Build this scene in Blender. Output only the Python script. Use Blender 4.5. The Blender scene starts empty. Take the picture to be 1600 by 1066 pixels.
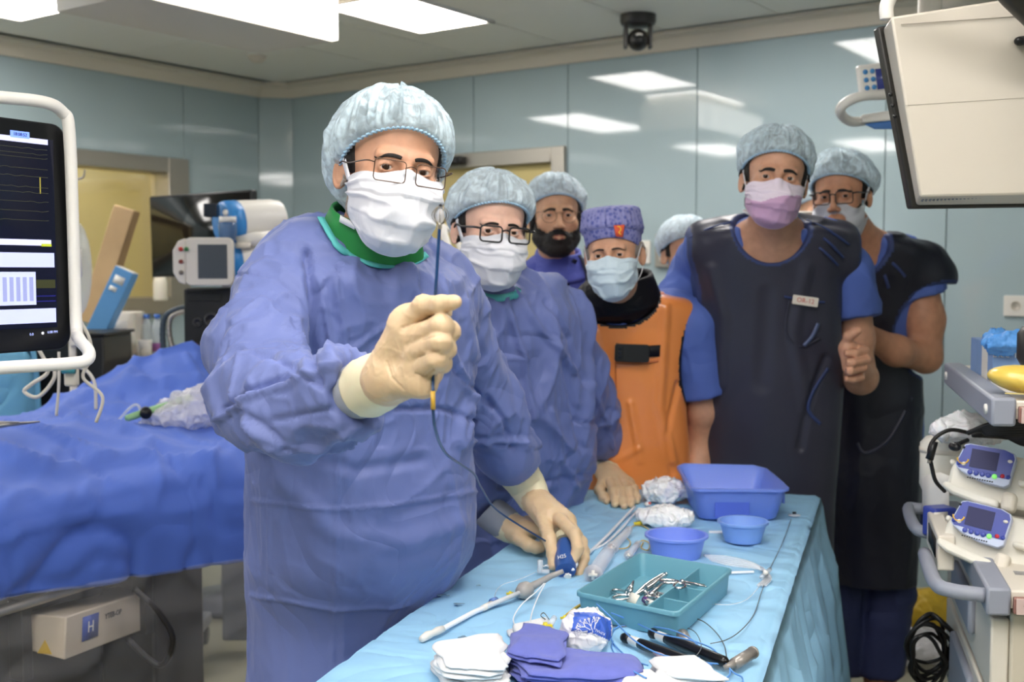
import bpy, bmesh, math, random
import numpy as np
from mathutils import Vector, Matrix
random.seed(7); rng = np.random.default_rng(7)
SC = bpy.context.scene
COL = SC.collection
# ------------------------------------------------------------------ camera
F = 1780.0; TH = math.atan((533-425)/F); H = 1.55
cam_d = bpy.data.cameras.new('camera'); cam = bpy.data.objects.new('camera', cam_d); COL.objects.link(cam)
cam.location = (0, 0, H); cam.rotation_euler = (math.pi/2-TH, 0, 0)
cam_d.sensor_width = 36; cam_d.lens = 36*F/1600
cam_d.dof.use_dof = True; cam_d.dof.focus_distance = 1.95; cam_d.dof.aperture_fstop = 5.0
cam_d.clip_start = .05
SC.camera = cam
SC.view_settings.view_transform = 'Standard'; SC.view_settings.look = 'None'
SC.view_settings.gamma = 1; SC.view_settings.use_curve_mapping = False
SC.view_settings.exposure = 0.06
W_ = bpy.data.worlds.new('world'); SC.world = W_; W_.use_nodes = True
W_.node_tree.nodes['Background'].inputs[0].default_value = (.8, .86, .9, 1)
W_.node_tree.nodes['Background'].inputs[1].default_value = .25
LAMP = 16.0          # radiance of the ceiling diffusers
# ------------------------------------------------------------------ pixel <-> world
CAM = np.array([0, 0, H]); FW = np.array([0, math.cos(TH), -math.sin(TH)]); UP = np.array([0, math.sin(TH), math.cos(TH)])
def ray(px, py): return np.array([1., 0, 0])*((px-800)/F) - UP*((py-533)/F) + FW
def P(px, py, Y): d = ray(px, py); return CAM + d*(Y/d[1])
def PZ(px, py, z): d = ray(px, py); return CAM + d*((z-H)/d[2])
def PP(px, py, pt, n): d = ray(px, py); return CAM + d*(((np.array(pt)-CAM)@np.array(n))/(d@np.array(n)))
RO = np.array([-1.43, 7.48, 0]); EX = np.array([.8166, -.5772, 0]); EY = np.array([-.5772, -.8166, 0])
def R(a, b, z=0): return RO + EX*a + EY*b + np.array([0, 0, z])
RANG = math.atan2(EX[1], EX[0])
# ------------------------------------------------------------------ materials
def lin(c):
    return tuple(((x/255)/12.92 if x/255 <= .04045 else ((x/255+.055)/1.055)**2.4) for x in c)
MATS = {}
def mat(name, rgb, rough=.5, metal=0, bump=None, var=0, vs=4, spec=.5, coat=0, alpha=1, trans=0, emit=None, es=1, sheen=0, ior=1.45, sss=0, crease=None, trl=0):
    if name in MATS: return MATS[name]
    m = bpy.data.materials.new(name); m.use_nodes = True; nt = m.node_tree; b = nt.nodes['Principled BSDF']
    c = lin(rgb) + (1,)
    b.inputs['Base Color'].default_value = c; b.inputs['Roughness'].default_value = rough
    b.inputs['Metallic'].default_value = metal; b.inputs['Specular IOR Level'].default_value = spec
    b.inputs['Coat Weight'].default_value = coat; b.inputs['Coat Roughness'].default_value = .04
    b.inputs['IOR'].default_value = ior; b.inputs['Alpha'].default_value = alpha
    b.inputs['Transmission Weight'].default_value = trans
    b.inputs['Sheen Weight'].default_value = sheen; b.inputs['Sheen Roughness'].default_value = .4
    if sss:
        b.inputs['Subsurface Weight'].default_value = sss; b.inputs['Subsurface Radius'].default_value = (1, .35, .2); b.inputs['Subsurface Scale'].default_value = .008
    if emit is not None:
        b.inputs['Emission Color'].default_value = lin(emit)+(1,); b.inputs['Emission Strength'].default_value = es
    tc = nt.nodes.new('ShaderNodeTexCoord'); geo = nt.nodes.new('ShaderNodeNewGeometry')
    if var:
        n = nt.nodes.new('ShaderNodeTexNoise'); n.inputs['Scale'].default_value = vs; n.inputs['Detail'].default_value = 6
        nt.links.new(geo.outputs['Position'], n.inputs['Vector'])
        mx = nt.nodes.new('ShaderNodeMix'); mx.data_type = 'RGBA'
        mx.inputs['A'].default_value = tuple(max(0, x*(1-var)) for x in c[:3])+(1,)
        mx.inputs['B'].default_value = tuple(min(1, x*(1+var)) for x in c[:3])+(1,)
        mr = nt.nodes.new('ShaderNodeMapRange'); mr.inputs[1].default_value = .3; mr.inputs[2].default_value = .7
        nt.links.new(n.outputs['Fac'], mr.inputs[0]); nt.links.new(mr.outputs[0], mx.inputs['Factor'])
        nt.links.new(mx.outputs['Result'], b.inputs['Base Color'])
    last = None
    def addb(hout, strength, dist):
        nonlocal last
        bp = nt.nodes.new('ShaderNodeBump'); bp.inputs['Strength'].default_value = strength; bp.inputs['Distance'].default_value = dist
        nt.links.new(hout, bp.inputs['Height'])
        if last is not None: nt.links.new(last, bp.inputs['Normal'])
        last = bp.outputs['Normal']
    if crease:      # (scale, strength, distance): sharp crumple facets of thin non-woven cloth or film
        sc_, st, di = crease
        wn = nt.nodes.new('ShaderNodeTexNoise'); wn.inputs['Scale'].default_value = sc_*.5; wn.inputs['Detail'].default_value = 1.5; wn.inputs['Roughness'].default_value = .5; wn.inputs['Distortion'].default_value = .9
        nt.links.new(geo.outputs['Position'], wn.inputs['Vector'])
        m1_ = nt.nodes.new('ShaderNodeMath'); m1_.operation = 'SUBTRACT'; m1_.inputs[1].default_value = .5; nt.links.new(wn.outputs['Fac'], m1_.inputs[0])
        m2_ = nt.nodes.new('ShaderNodeMath'); m2_.operation = 'ABSOLUTE'; nt.links.new(m1_.outputs[0], m2_.inputs[0])
        m3_ = nt.nodes.new('ShaderNodeMath'); m3_.operation = 'MULTIPLY'; m3_.inputs[1].default_value = 7.0; m3_.use_clamp = True; nt.links.new(m2_.outputs[0], m3_.inputs[0])
        addb(m3_.outputs[0], st, di*.45)
    if bump:        # (scale, strength, distance)
        n2 = nt.nodes.new('ShaderNodeTexNoise'); n2.inputs['Scale'].default_value = bump[0]; n2.inputs['Detail'].default_value = 4
        nt.links.new(geo.outputs['Position'], n2.inputs['Vector']); addb(n2.outputs['Fac'], bump[1], bump[2])
    if last is not None: nt.links.new(last, b.inputs['Normal'])
    if trl:
        out = nt.nodes['Material Output']; tr = nt.nodes.new('ShaderNodeBsdfTranslucent'); tr.inputs[0].default_value = c
        ms = nt.nodes.new('ShaderNodeMixShader'); ms.inputs[0].default_value = trl
        nt.links.new(b.outputs[0], ms.inputs[1]); nt.links.new(tr.outputs[0], ms.inputs[2]); nt.links.new(ms.outputs[0], out.inputs[0])
    MATS[name] = m; return m
def mnode(m, typ): return m.node_tree.nodes.new(typ)
# ------------------------------------------------------------------ objects
def thing(name, label, cat, loc=(0, 0, 0), rot=(0, 0, 0), group=None):
    o = bpy.data.objects.new(name, None); COL.objects.link(o); o.empty_display_size = .1
    o.location = loc; o.rotation_euler = rot; o['label'] = label; o['category'] = cat
    if group: o['group'] = group
    return o
def wloc(o):
    m = Matrix.Identity(4)
    while o is not None:
        m = (Matrix.Translation(o.location) @ o.rotation_euler.to_matrix().to_4x4()) @ m; o = o.parent
    return m
def obj(name, V, Fc, m, parent=None, local=False, smooth=True, bevel=0, label=None, solid=0, subsurf=0, sharp=None, seg=2):
    me = bpy.data.meshes.new(name)
    V = np.asarray(V, dtype=float)
    if parent is not None and not local:
        M = np.array(wloc(parent).inverted()); V = V@M[:3, :3].T + M[:3, 3]
    if isinstance(Fc, np.ndarray) and Fc.ndim == 2:
        n, k = Fc.shape
        me.vertices.add(len(V)); me.vertices.foreach_set('co', V.astype(np.float32).ravel())
        me.loops.add(n*k); me.loops.foreach_set('vertex_index', Fc.astype(np.int32).ravel())
        me.polygons.add(n); me.polygons.foreach_set('loop_start', np.arange(0, n*k, k, dtype=np.int32))
        me.update(calc_edges=True)
    else:
        me.from_pydata([tuple(v) for v in V], [], [tuple(int(i) for i in f) for f in Fc]); me.update()
    if m is not None:
        for mm in (m if isinstance(m, (list, tuple)) else [m]): me.materials.append(mm)
    if smooth:
        me.polygons.foreach_set('use_smooth', [True]*len(me.polygons))
        if sharp: me.set_sharp_from_angle(angle=math.radians(sharp))
    o = bpy.data.objects.new(name, me); COL.objects.link(o)
    if parent is not None: o.parent = parent
    if label: o['label'] = label
    if solid:
        s = o.modifiers.new('solid', 'SOLIDIFY'); s.thickness = solid; s.offset = 0
    if bevel:
        bv = o.modifiers.new('bevel', 'BEVEL'); bv.width = bevel; bv.segments = seg; bv.limit_method = 'ANGLE'; bv.angle_limit = math.radians(40)
        me.polygons.foreach_set('use_smooth', [True]*len(me.polygons)); me.set_sharp_from_angle(angle=math.radians(35))
    if subsurf:
        s = o.modifiers.new('sub', 'SUBSURF'); s.levels = subsurf; s.render_levels = subsurf
    return o
def tag(o, label, cat, group=None, kind=None):
    o['label'] = label
    if cat: o['category'] = cat
    if group: o['group'] = group
    if kind: o['kind'] = kind
    return o
def struct(o): o['kind'] = 'structure'; return o
def rot(ax, deg): return np.array(Matrix.Rotation(math.radians(deg), 3, ax))
def frame(d, up=(0, 0, 1)):
    d = np.asarray(d, float); d = d/np.linalg.norm(d); u = np.asarray(up, float)
    if abs(d@u) > .98: u = np.array([1., 0, 0]) if abs(d[0]) < .9 else np.array([0, 1., 0])
    x = np.cross(u, d); x /= np.linalg.norm(x); y = np.cross(d, x); return np.stack([x, y, d], 1)
class MB:
    """collects simple solids into one mesh"""
    def __init__(s, M=None, o=(0, 0, 0)): s.v = []; s.f = []; s.M = None if M is None else np.asarray(M); s.o = np.asarray(o, float)
    def add(s, V, Fc):
        n = len(s.v); V = np.asarray(V, float)
        if s.M is not None: V = V@s.M.T
        V = V+s.o
        s.v += [tuple(x) for x in V]; s.f += [tuple(i+n for i in f) for f in Fc]; return s
    def box(s, c, d, Rm=None):
        d = np.asarray(d, float)/2
        V = np.array([[x, y, z] for x in (-1, 1) for y in (-1, 1) for z in (-1, 1)])*d
        if Rm is not None: V = V@np.asarray(Rm).T
        return s.add(V+np.asarray(c, float), [(0, 1, 3, 2), (4, 6, 7, 5), (0, 4, 5, 1), (2, 3, 7, 6), (0, 2, 6, 4), (1, 5, 7, 3)])
    def hexa(s, P8):   # 4 bottom then 4 top (same winding)
        return s.add(P8, [(3, 2, 1, 0), (4, 5, 6, 7), (0, 1, 5, 4), (1, 2, 6, 5), (2, 3, 7, 6), (3, 0, 4, 7)])
    def cyl(s, a, b, r, r2=None, n=16, cap=True):
        return s.tube([a, b], [r, r if r2 is None else r2], n, cap=cap)
    def tube(s, pts, r, n=8, closed=False, cap=True, up=(0, 0, 1)):
        pts = np.asarray(pts, float); k = len(pts); r = np.broadcast_to(np.asarray(r, float), (k,))
        V = []; pf = None
        for i in range(k):
            if closed: t = pts[(i+1) % k]-pts[i-1]
            else: t = pts[min(i+1, k-1)]-pts[max(i-1, 0)]
            t = t/(np.linalg.norm(t)+1e-12)
            if pf is None: fr = frame(t, up); x = fr[:, 0]
            else: x = pf-t*(pf@t); x = x/(np.linalg.norm(x)+1e-12)
            pf = x; y = np.cross(t, x)
            for j in range(n):
                a = 2*math.pi*j/n; V.append(pts[i]+r[i]*(math.cos(a)*x+math.sin(a)*y))
        Fc = []
        for i in range(k if closed else k-1):
            i2 = (i+1) % k
            for j in range(n): Fc.append((i*n+j, i*n+(j+1) % n, i2*n+(j+1) % n, i2*n+j))
        if cap and not closed: Fc += [tuple(range(n-1, -1, -1)), tuple((k-1)*n+j for j in range(n))]
        return s.add(V, Fc)
    def lathe(s, prof, n=24, M=None, c=(0, 0, 0), ell=1.0):
        V = []; k = len(prof)
        for r, z in prof:
            for j in range(n): a = 2*math.pi*j/n; V.append((r*math.cos(a), r*math.sin(a)*ell, z))
        V = np.array(V)
        if M is not None: V = V@np.asarray(M).T
        Fc = [(i*n+j, i*n+(j+1) % n, (i+1)*n+(j+1) % n, (i+1)*n+j) for i in range(k-1) for j in range(n)]
        if prof[0][0] > 1e-5: Fc.append(tuple(range(n-1, -1, -1)))
        if prof[-1][0] > 1e-5: Fc.append(tuple((k-1)*n+j for j in range(n)))
        return s.add(V+np.asarray(c, float), Fc)
    def ball(s, c, r, n=16, Rm=None):
        r = np.broadcast_to(np.asarray(r, float), (3,)); pr = [(max(1e-6, math.sin(math.pi*i/(n//2))), -math.cos(math.pi*i/(n//2))) for i in range(n//2+1)]
        m2 = MB().lathe(pr, n); V = np.array(m2.v)*r
        if Rm is not None: V = V@np.asarray(Rm).T
        return s.add(V+np.asarray(c, float), m2.f)
    def prism(s, poly, h, M=None, c=(0, 0, 0)):   # poly in xy, extruded 0..h in z
        n = len(poly); V = np.array([(x, y, 0) for x, y in poly]+[(x, y, h) for x, y in poly], float)
        if M is not None: V = V@np.asarray(M).T
        return s.add(V+np.asarray(c, float), [tuple(range(n-1, -1, -1)), tuple(range(n, 2*n))]+[(i, (i+1) % n, n+(i+1) % n, n+i) for i in range(n)])
    def build(s, name, m, parent=None, **k): return obj(name, s.v, s.f, m, parent, **k)
def spl(pts, n=8, closed=False):
    """Catmull-Rom through pts"""
    p = np.asarray(pts, float); k = len(p); out = []
    for i in range(k if closed else k-1):
        g = (lambda j: p[j % k]) if closed else (lambda j: p[min(max(j, 0), k-1)])
        a, b, c, d = g(i-1), g(i), g(i+1), g(i+2)
        for t in np.linspace(0, 1, n, endpoint=False):
            out.append(.5*((2*b)+(-a+c)*t+(2*a-5*b+4*c-d)*t*t+(-a+3*b-3*c+d)*t**3))
    if not closed: out.append(p[-1])
    return np.array(out)
def rrect(w, h, r, n=4):
    o = []
    for cx, cy, a0 in ((w/2-r, h/2-r, 0), (-w/2+r, h/2-r, 90), (-w/2+r, -h/2+r, 180), (w/2-r, -h/2+r, 270)):
        for i in range(n+1): a = math.radians(a0+90*i/n); o.append((cx+r*math.cos(a), cy+r*math.sin(a)))
    return o
def grid_obj(name, G, m, parent=None, **k):
    G = np.asarray(G); a, b = G.shape[:2]; I = np.arange(a*b).reshape(a, b)
    Fc = np.stack([I[:-1, :-1], I[1:, :-1], I[1:, 1:], I[:-1, 1:]], -1).reshape(-1, 4)
    return obj(name, G.reshape(-1, 3), Fc, m, parent, **k)
def text(name, s, size, M, c, m, parent, depth=.0004, align='CENTER'):
    """lettering as a thin mesh; M columns = reading direction, up, outward; c = centre"""
    cu = bpy.data.curves.new(name, 'FONT'); cu.body = s; cu.size = size; cu.extrude = depth; cu.align_x = align; cu.align_y = 'CENTER'; cu.resolution_u = 2
    o = bpy.data.objects.new(name, cu); COL.objects.link(o)
    dg = bpy.context.evaluated_depsgraph_get(); me = bpy.data.meshes.new_from_object(o.evaluated_get(dg)); bpy.data.objects.remove(o)
    V = np.array([v.co[:] for v in me.vertices]).reshape(-1, 3); Fc = [tuple(p.vertices) for p in me.polygons]
    return obj(name, V@np.asarray(M).T+np.asarray(c), Fc, m, parent, smooth=False)
# ------------------------------------------------------------------ noise on arrays
def _h(i, j, k, s):
    n = (i*374761393 + j*668265263 + k*2147483647 + s*1274126177) & 0xffffffff
    n = ((n ^ (n >> 13))*1274126177) & 0xffffffff
    n = n ^ (n >> 16); return (n & 0xffff)/65535.0
def vn(p, s=0):
    p = np.asarray(p, float); i = np.floor(p).astype(np.int64); f = p-i; f = f*f*f*(f*(f*6-15)+10); r = 0
    for dx in (0, 1):
        for dy in (0, 1):
            for dz in (0, 1):
                w = (f[..., 0] if dx else 1-f[..., 0])*(f[..., 1] if dy else 1-f[..., 1])*(f[..., 2] if dz else 1-f[..., 2])
                r = r + w*_h(i[..., 0]+dx, i[..., 1]+dy, i[..., 2]+dz, s)
    return r
def ridge(p, s=0, e=2.0):
    w = p + .6*(np.stack([vn(p*.7+9, s+11), vn(p*.7+19, s+12), vn(p*.7+29, s+13)], -1)-.5)
    return (1-np.abs(2*vn(w, s)-1)*1.6).clip(0, 1)**e
# ------------------------------------------------------------------ signed distance modelling
A3 = lambda *a: np.array(a, float)
def smin(a, b, k): h = np.clip(.5+.5*(b-a)/k, 0, 1); return b*(1-h)+a*h-k*h*(1-h)
def smax(a, b, k): return -smin(-a, -b, k)
def cone(p, a, b, ra, rb):
    a = np.asarray(a, float); b = np.asarray(b, float); ba = b-a; pa = p-a
    h = np.clip((pa@ba)/(ba@ba+1e-12), 0, 1); return np.linalg.norm(pa-h[..., None]*ba, axis=-1)-(ra+(rb-ra)*h)
def ell(p, c, r, Rm=None):
    q = p-np.asarray(c, float)
    if Rm is not None: q = q@np.asarray(Rm)
    r = np.asarray(r, float); k0 = np.linalg.norm(q/r, axis=-1); k1 = np.linalg.norm(q/(r*r), axis=-1)+1e-9
    return k0*(k0-1)/k1
def chain(p, pts, rs, k=.01):
    d = None
    for i in range(len(pts)-1):
        e = cone(p, pts[i], pts[i+1], rs[i], rs[i+1]); d = e if d is None else smin(d, e, k)
    return d
def loft(p, L, zt=None, e=2.0):
    """L rows: z, cx, cy, a, b (ascending z); a solid with elliptical sections"""
    L = np.asarray(L, float); L = L[np.argsort(L[:, 0])]; z = p[..., 2]
    cx, cy, a, b = (np.interp(z, L[:, 0], L[:, i]) for i in (1, 2, 3, 4))
    q = (np.abs((p[..., 0]-cx)/a)**e + np.abs((p[..., 1]-cy)/b)**e)**(1/e)
    d = (q-1)*np.minimum(a, b)*.9
    return np.maximum(np.maximum(d, z-L[-1, 0]), L[0, 0]-z)
def smooth_levels(L, n=4):
    L = np.asarray(L, float); L = L[np.argsort(L[:, 0])]; return spl(L, n)
def surf(f, lo, hi, h, blk=6):
    """surface nets over a sparse grid; returns verts, quads"""
    lo = np.asarray(lo, float); hi = np.asarray(hi, float); nb = np.ceil((hi-lo)/(h*blk)).astype(int); n = nb*blk+1
    cc = [lo[i]+(np.arange(nb[i])+.5)*blk*h for i in range(3)]
    G = np.stack(np.meshgrid(*cc, indexing='ij'), -1).reshape(-1, 3)
    dc = f(G).reshape(nb); act = np.abs(dc) < blk*h*1.25+.004
    D = np.repeat(np.repeat(np.repeat(dc, blk, 0), blk, 1), blk, 2)
    D = np.pad(D, ((0, 1),)*3, mode='edge').astype(np.float64)
    mask = np.repeat(np.repeat(np.repeat(act, blk, 0), blk, 1), blk, 2); mask = np.pad(mask, ((0, 1),)*3, mode='edge')
    mask[1:] |= mask[:-1]; mask[:, 1:] |= mask[:, :-1]; mask[:, :, 1:] |= mask[:, :, :-1]
    idx = np.argwhere(mask); D[mask] = f(lo+idx*h)
    D[0] = D[-1] = 1; D[:, 0] = D[:, -1] = 1; D[:, :, 0] = D[:, :, -1] = 1
    I = D < 0
    s = sum(I[a:n[0]-1+a, b:n[1]-1+b, c:n[2]-1+c].astype(np.int8) for a in (0, 1) for b in (0, 1) for c in (0, 1))
    cells = np.argwhere((s > 0) & (s < 8)); N = len(cells)
    ID = -np.ones(tuple(n-1), np.int64); ID[tuple(cells.T)] = np.arange(N)
    acc = np.zeros((N, 3)); cnt = np.zeros(N)
    cs = [(a, b, c) for a in (0, 1) for b in (0, 1) for c in (0, 1)]
    for u in cs:
        for ax in range(3):
            if u[ax]: continue
            w = list(u); w[ax] = 1; p0 = cells+u; p1 = cells+w; d0 = D[tuple(p0.T)]; d1 = D[tuple(p1.T)]
            m = (d0 < 0) != (d1 < 0); t = np.where(m, d0/(d0-d1+1e-20*(~m)), 0)
            pt = np.array(u, float)+t[:, None]*np.eye(3)[ax]; acc[m] += pt[m]; cnt[m] += 1
    V = lo+(cells+acc/cnt[:, None])*h
    Q = []
    for ax in range(3):
        o1, o2 = [(1, 2), (2, 0), (0, 1)][ax]
        sl0 = [slice(1, -1)]*3; sl1 = [slice(1, -1)]*3; sl0[ax] = slice(0, -1); sl1[ax] = slice(1, None)
        a = I[tuple(sl0)]; b = I[tuple(sl1)]
        e = np.argwhere(a != b); base = e.copy(); base[:, o1] += 1; base[:, o2] += 1
        flip = b[tuple(e.T)]
        def cid(d1, d2):
            q = base.copy(); q[:, o1] -= d1; q[:, o2] -= d2; return ID[tuple(q.T)]
        q = np.stack([cid(1, 1), cid(0, 1), cid(0, 0), cid(1, 0)], 1)
        q[flip] = q[flip][:, ::-1]; Q.append(q)
    Q = np.concatenate(Q); Q = Q[(Q >= 0).all(1)]
    return V, Q
def normals(V, Q):
    a = V[Q[:, 2]]-V[Q[:, 0]]; b = V[Q[:, 3]]-V[Q[:, 1]]; n = np.cross(a, b); N = np.zeros_like(V)
    for i in range(4): np.add.at(N, Q[:, i], n)
    return N/(np.linalg.norm(N, axis=1, keepdims=True)+1e-12)
def relax(V, Q, it=1, w=.5):
    for _ in range(it):
        S = np.zeros_like(V); c = np.zeros(len(V))
        for i in range(4):
            for j in ((i+1) % 4, (i-1) % 4): np.add.at(S, Q[:, i], V[Q[:, j]]); np.add.at(c, Q[:, i], 1)
        V = V*(1-w)+w*S/np.maximum(c, 1)[:, None]
    return V
def sdf_obj(name, f, lo, hi, h, m, parent=None, disp=None, rel=1, trim=None, **k):
    V, Q = surf(f, lo, hi, h)
    V = relax(V, Q, rel)
    if disp is not None:
        V0 = V; N = normals(V, Q); V = V+N*disp(V, N)[:, None]
    else: V0 = V
    o = obj(name, V, Q, m if trim is None else [m, trim[1]], parent, **k)
    if trim is not None: o.data.polygons.foreach_set('material_index', (trim[0](V0[Q].mean(1)) > 0).astype(np.int32))
    return o
# ================================================================== the room
ZC = 2.76; AL = -.15; AR = 8.6; BF = 8.6
m_wall = mat("glass_wall_panel", (170, 188, 192), .05, var=.02, vs=1.5, spec=.5, coat=.35)
m_joint = mat('joint_sealant', (176, 190, 190), .6)
m_ceil = mat('ceiling_metal', (238, 236, 226), .45, bump=(900, .05, .001))
m_trim = mat('cream_trim', (226, 217, 200), .5)
m_steel = mat('brushed_steel', (176, 170, 160), .35, metal=.85, bump=(300, .1, .001))
m_floor = mat('vinyl_floor', (172, 168, 146), .35, var=.06, vs=3, spec=.5)
m_yellow = mat('yellow_paint', (205, 188, 128), .55)
m_cream = mat('cream_blind', (226, 214, 176), .6)
m_black = mat('black_plastic', (22, 22, 24), .35)
m_white = mat('white_plastic', (232, 228, 220), .35)
m_offw = mat('warm_white_enamel', (222, 214, 200), .4)
m_grey = mat('grey_plastic', (140, 142, 150), .45)
m_lamp = mat('lamp_diffuser', (255, 255, 255), .5, emit=(255, 250, 246), es=LAMP)
m_glass = mat('clear_glass', (240, 245, 245), .02, trans=1, ior=1.45)
BOXF = [(0, 1, 3, 2), (4, 6, 7, 5), (0, 4, 5, 1), (2, 3, 7, 6), (0, 2, 6, 4), (1, 5, 7, 3)]
def rbox(a0, a1, b0, b1, z0, z1):
    """box in room axes"""
    return MB().add([R(a, b, z) for a in (a0, a1) for b in (b0, b1) for z in (z0, z1)], BOXF)
fl = struct(obj('floor', rbox(AL-1.5, AR+.1, -1.5, BF+.1, -.1, 0).v, BOXF, m_floor))
cl = struct(obj('ceiling', rbox(AL-.1, AR+.1, -.1, BF+.1, ZC+.02, ZC+.1).v, BOXF, m_joint, smooth=False))
# ceiling panels (pieces of the ceiling) with recessed joints
lights = [(1.73, 2.20, .78, 1.50), (1.64, 2.12, 1.62, 2.45), (.35, .9, 2.1, 3.3), (.35, .9, 4.5, 5.7), (3.34, 3.84, .6, 1.8),
          (4.55, 5.05, 3.4, 4.6), (3.3, 3.8, 5.2, 6.4), (4.55, 5.05, 4.9, 6.1), (5.3, 5.8, 5.0, 6.2), (6.1, 6.6, 3.8, 5.0), (1.74, 2.24, 5.0, 6.2), (7.2, 7.7, 3.6, 4.8), (5.3, 5.8, 7.2, 8.2)]  # first and third on this line: unseen panels added to brighten the foreground table
m1 = None
ed_a = [0.0]+[.37+.6*k for k in range(1, 13)]+[8.5]; ed_b = [.12, 1.32, 2.52, 3.72, 4.92, 6.12, 7.32, 8.5]
ed_a[0] = .0
for i in range(len(ed_a)-1):
    for j in range(len(ed_b)-1):
        if i > 9 and j > 3: pass
        a0, a1, b0, b1 = ed_a[i]+.004, ed_a[i+1]-.004, ed_b[j]+.004, ed_b[j+1]-.004
        obj('ceiling_panel', rbox(a0, a1, b0, b1, ZC, ZC+.02).v, BOXF, m_ceil, cl, smooth=False)
for a0, a1, b0, b1 in lights:
    c = R((a0+a1)/2, (b0+b1)/2, ZC)
    t = thing('ceiling_light', 'recessed fluorescent ceiling panel with three bright strips', 'ceiling light', c, group='recessed ceiling light panels')
    fr = MB()
    w = a1-a0; n = 3; g = .022
    for x0, x1, y0, y1 in ((a0, a0+g, b0, b1), (a1-g, a1, b0, b1), (a0, a1, b0, b0+g), (a0, a1, b1-g, b1)):
        q = rbox(x0, x1, y0, y1, ZC-.012, ZC); fr.add(q.v, q.f)
    fr.build('frame', m_white, t, smooth=False)
    for k in range(n):
        x0 = a0+g+(w-2*g)*k/n+.012; x1 = a0+g+(w-2*g)*(k+1)/n-.012
        obj('diffuser', rbox(x0, x1, b0+g, b1-g, ZC-.008, ZC-.002).v, BOXF, m_lamp, t, smooth=False)
# label the one in view by itself
for o in list(COL.objects):
    if o.name == 'ceiling_light': o['label'] = 'bright recessed ceiling light panel above the front surgeon at the top edge'; del o['group']
# suspended luminaire with a lit side and end
ca = RO; 
def AB(p): q = np.asarray(p)-RO; return q@EX, q@EY
zb = 2.52
aR, bR = AB(PZ(528, 64, zb)); aL, bL = AB(PZ(448, 72, zb))
t = thing('suspended_lamp', 'long suspended lamp box with a glowing side and beige underside, top left', 'lamp', R(aR-.3, bR+1, zb))
W = .48
m_lamp2 = mat('side_diffuser_glow', (255, 255, 255), .5, emit=(255, 250, 242), es=5.0)
obj('housing', rbox(aR-W, aR-.03, bR, bR+1.0, zb, ZC-.001).v, BOXF, m_offw, t, smooth=False)
obj('side_diffuser', rbox(aR-.03, aR, bR+.22, bR+1.0, zb+.004, zb+.17).v, BOXF, m_lamp2, t, smooth=False)
obj('end_diffuser', rbox(aR-.03, aR, bR, bR+.21, zb+.004, zb+.17).v, BOXF, m_lamp2, t, smooth=False)
# smoke detector
p = PZ(402, 88, ZC); MBs = MB().lathe([(.0001, -.035), (.03, -.033), (.045, -.02), (.055, -.004), (.055, 0)], 24, c=(p[0], p[1], ZC))
o = MBs.build('smoke_detector', m_offw); tag(o, 'small round cream smoke detector on the ceiling above the corner', 'smoke detector')
# walls ------------------------------------------------------------
def wall_panels(par, edges, z_edges, pos, thick, mode, skip):
    """glass panels in front of a backing; mode 'b' wall at b=pos, 'a' wall at a=pos"""
    for i in range(len(edges)-1):
        for z0, z1 in zip(z_edges[:-1], z_edges[1:]):
            e0, e1 = edges[i]+.003, edges[i+1]-.003
            rects = [(e0, e1, z0+.001, z1-.001)]
            for s0, s1, t0, t1 in skip:     # cut a hole by splitting in up to four
                nr = []
                for (x0, x1, y0, y1) in rects:
                    if s1 <= x0 or s0 >= x1 or t1 <= y0 or t0 >= y1: nr.append((x0, x1, y0, y1)); continue
                    if y1 > t1: nr.append((x0, x1, t1, y1))
                    if y0 < t0: nr.append((x0, x1, y0, t0))
                    ya, yb = max(y0, t0), min(y1, t1)
                    if x0 < s0: nr.append((x0, s0, ya, yb))
                    if x1 > s1: nr.append((s1, x1, ya, yb))
                rects = nr
            for (x0, x1, y0, y1) in rects:
                if mode == 'b': q = rbox(x0, x1, pos-thick, pos, y0, y1)
                else: q = rbox(pos-thick, pos, x0, x1, y0, y1)
                obj('glass_panel', q.v, q.f, m_wall, par, smooth=False)
def aback(px): return AB(PP(px, 300, RO, EY))[0]
def aleft(px): return AB(PP(px, 300, R(AL, 0), EX))[1]
dw0, dw1, dz = aback(632), aback(885), 2.235
wb = struct(obj('wall_back', np.concatenate([rbox(0, dw0, -.12, -.012, 0, ZC).v, rbox(dw1, AR, -.12, -.012, 0, ZC).v, rbox(dw0, dw1, -.12, -.012, dz, ZC).v]),
    BOXF+[tuple(i+8 for i in f) for f in BOXF]+[tuple(i+16 for i in f) for f in BOXF], m_joint, smooth=False))
s1, s2, s3 = aback(887), aback(1088), aback(1480)
wall_panels(wb, [0, .75, 1.48, s1, s2, s2+.95, s3, s3+1.0, s3+2.0, AR], [.1, ZC], 0, .012, 'b', [(dw0, dw1, 0, dz)])
wz0, wz1 = 1.30, 2.23; wb0, wb1 = aleft(293), aleft(293)+2.2
wl = struct(obj('wall_left', np.concatenate([rbox(AL-.12, AL-.012, .15, wb0, 0, ZC).v, rbox(AL-.12, AL-.012, wb1, BF, 0, ZC).v, rbox(AL-.12, AL-.012, wb0, wb1, wz1, ZC).v, rbox(AL-.12, AL-.012, wb0, wb1, 0, wz0).v]),
    sum([[tuple(i+8*k for i in f) for f in BOXF] for k in range(4)], []), m_joint, smooth=False))
wall_panels(wl, [.153, .75, 2.0, 3.2, 4.4, 5.6, 6.8, BF], [.1, ZC], AL, .012, 'a', [(wb0, wb1, wz0, wz1)])
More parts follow.
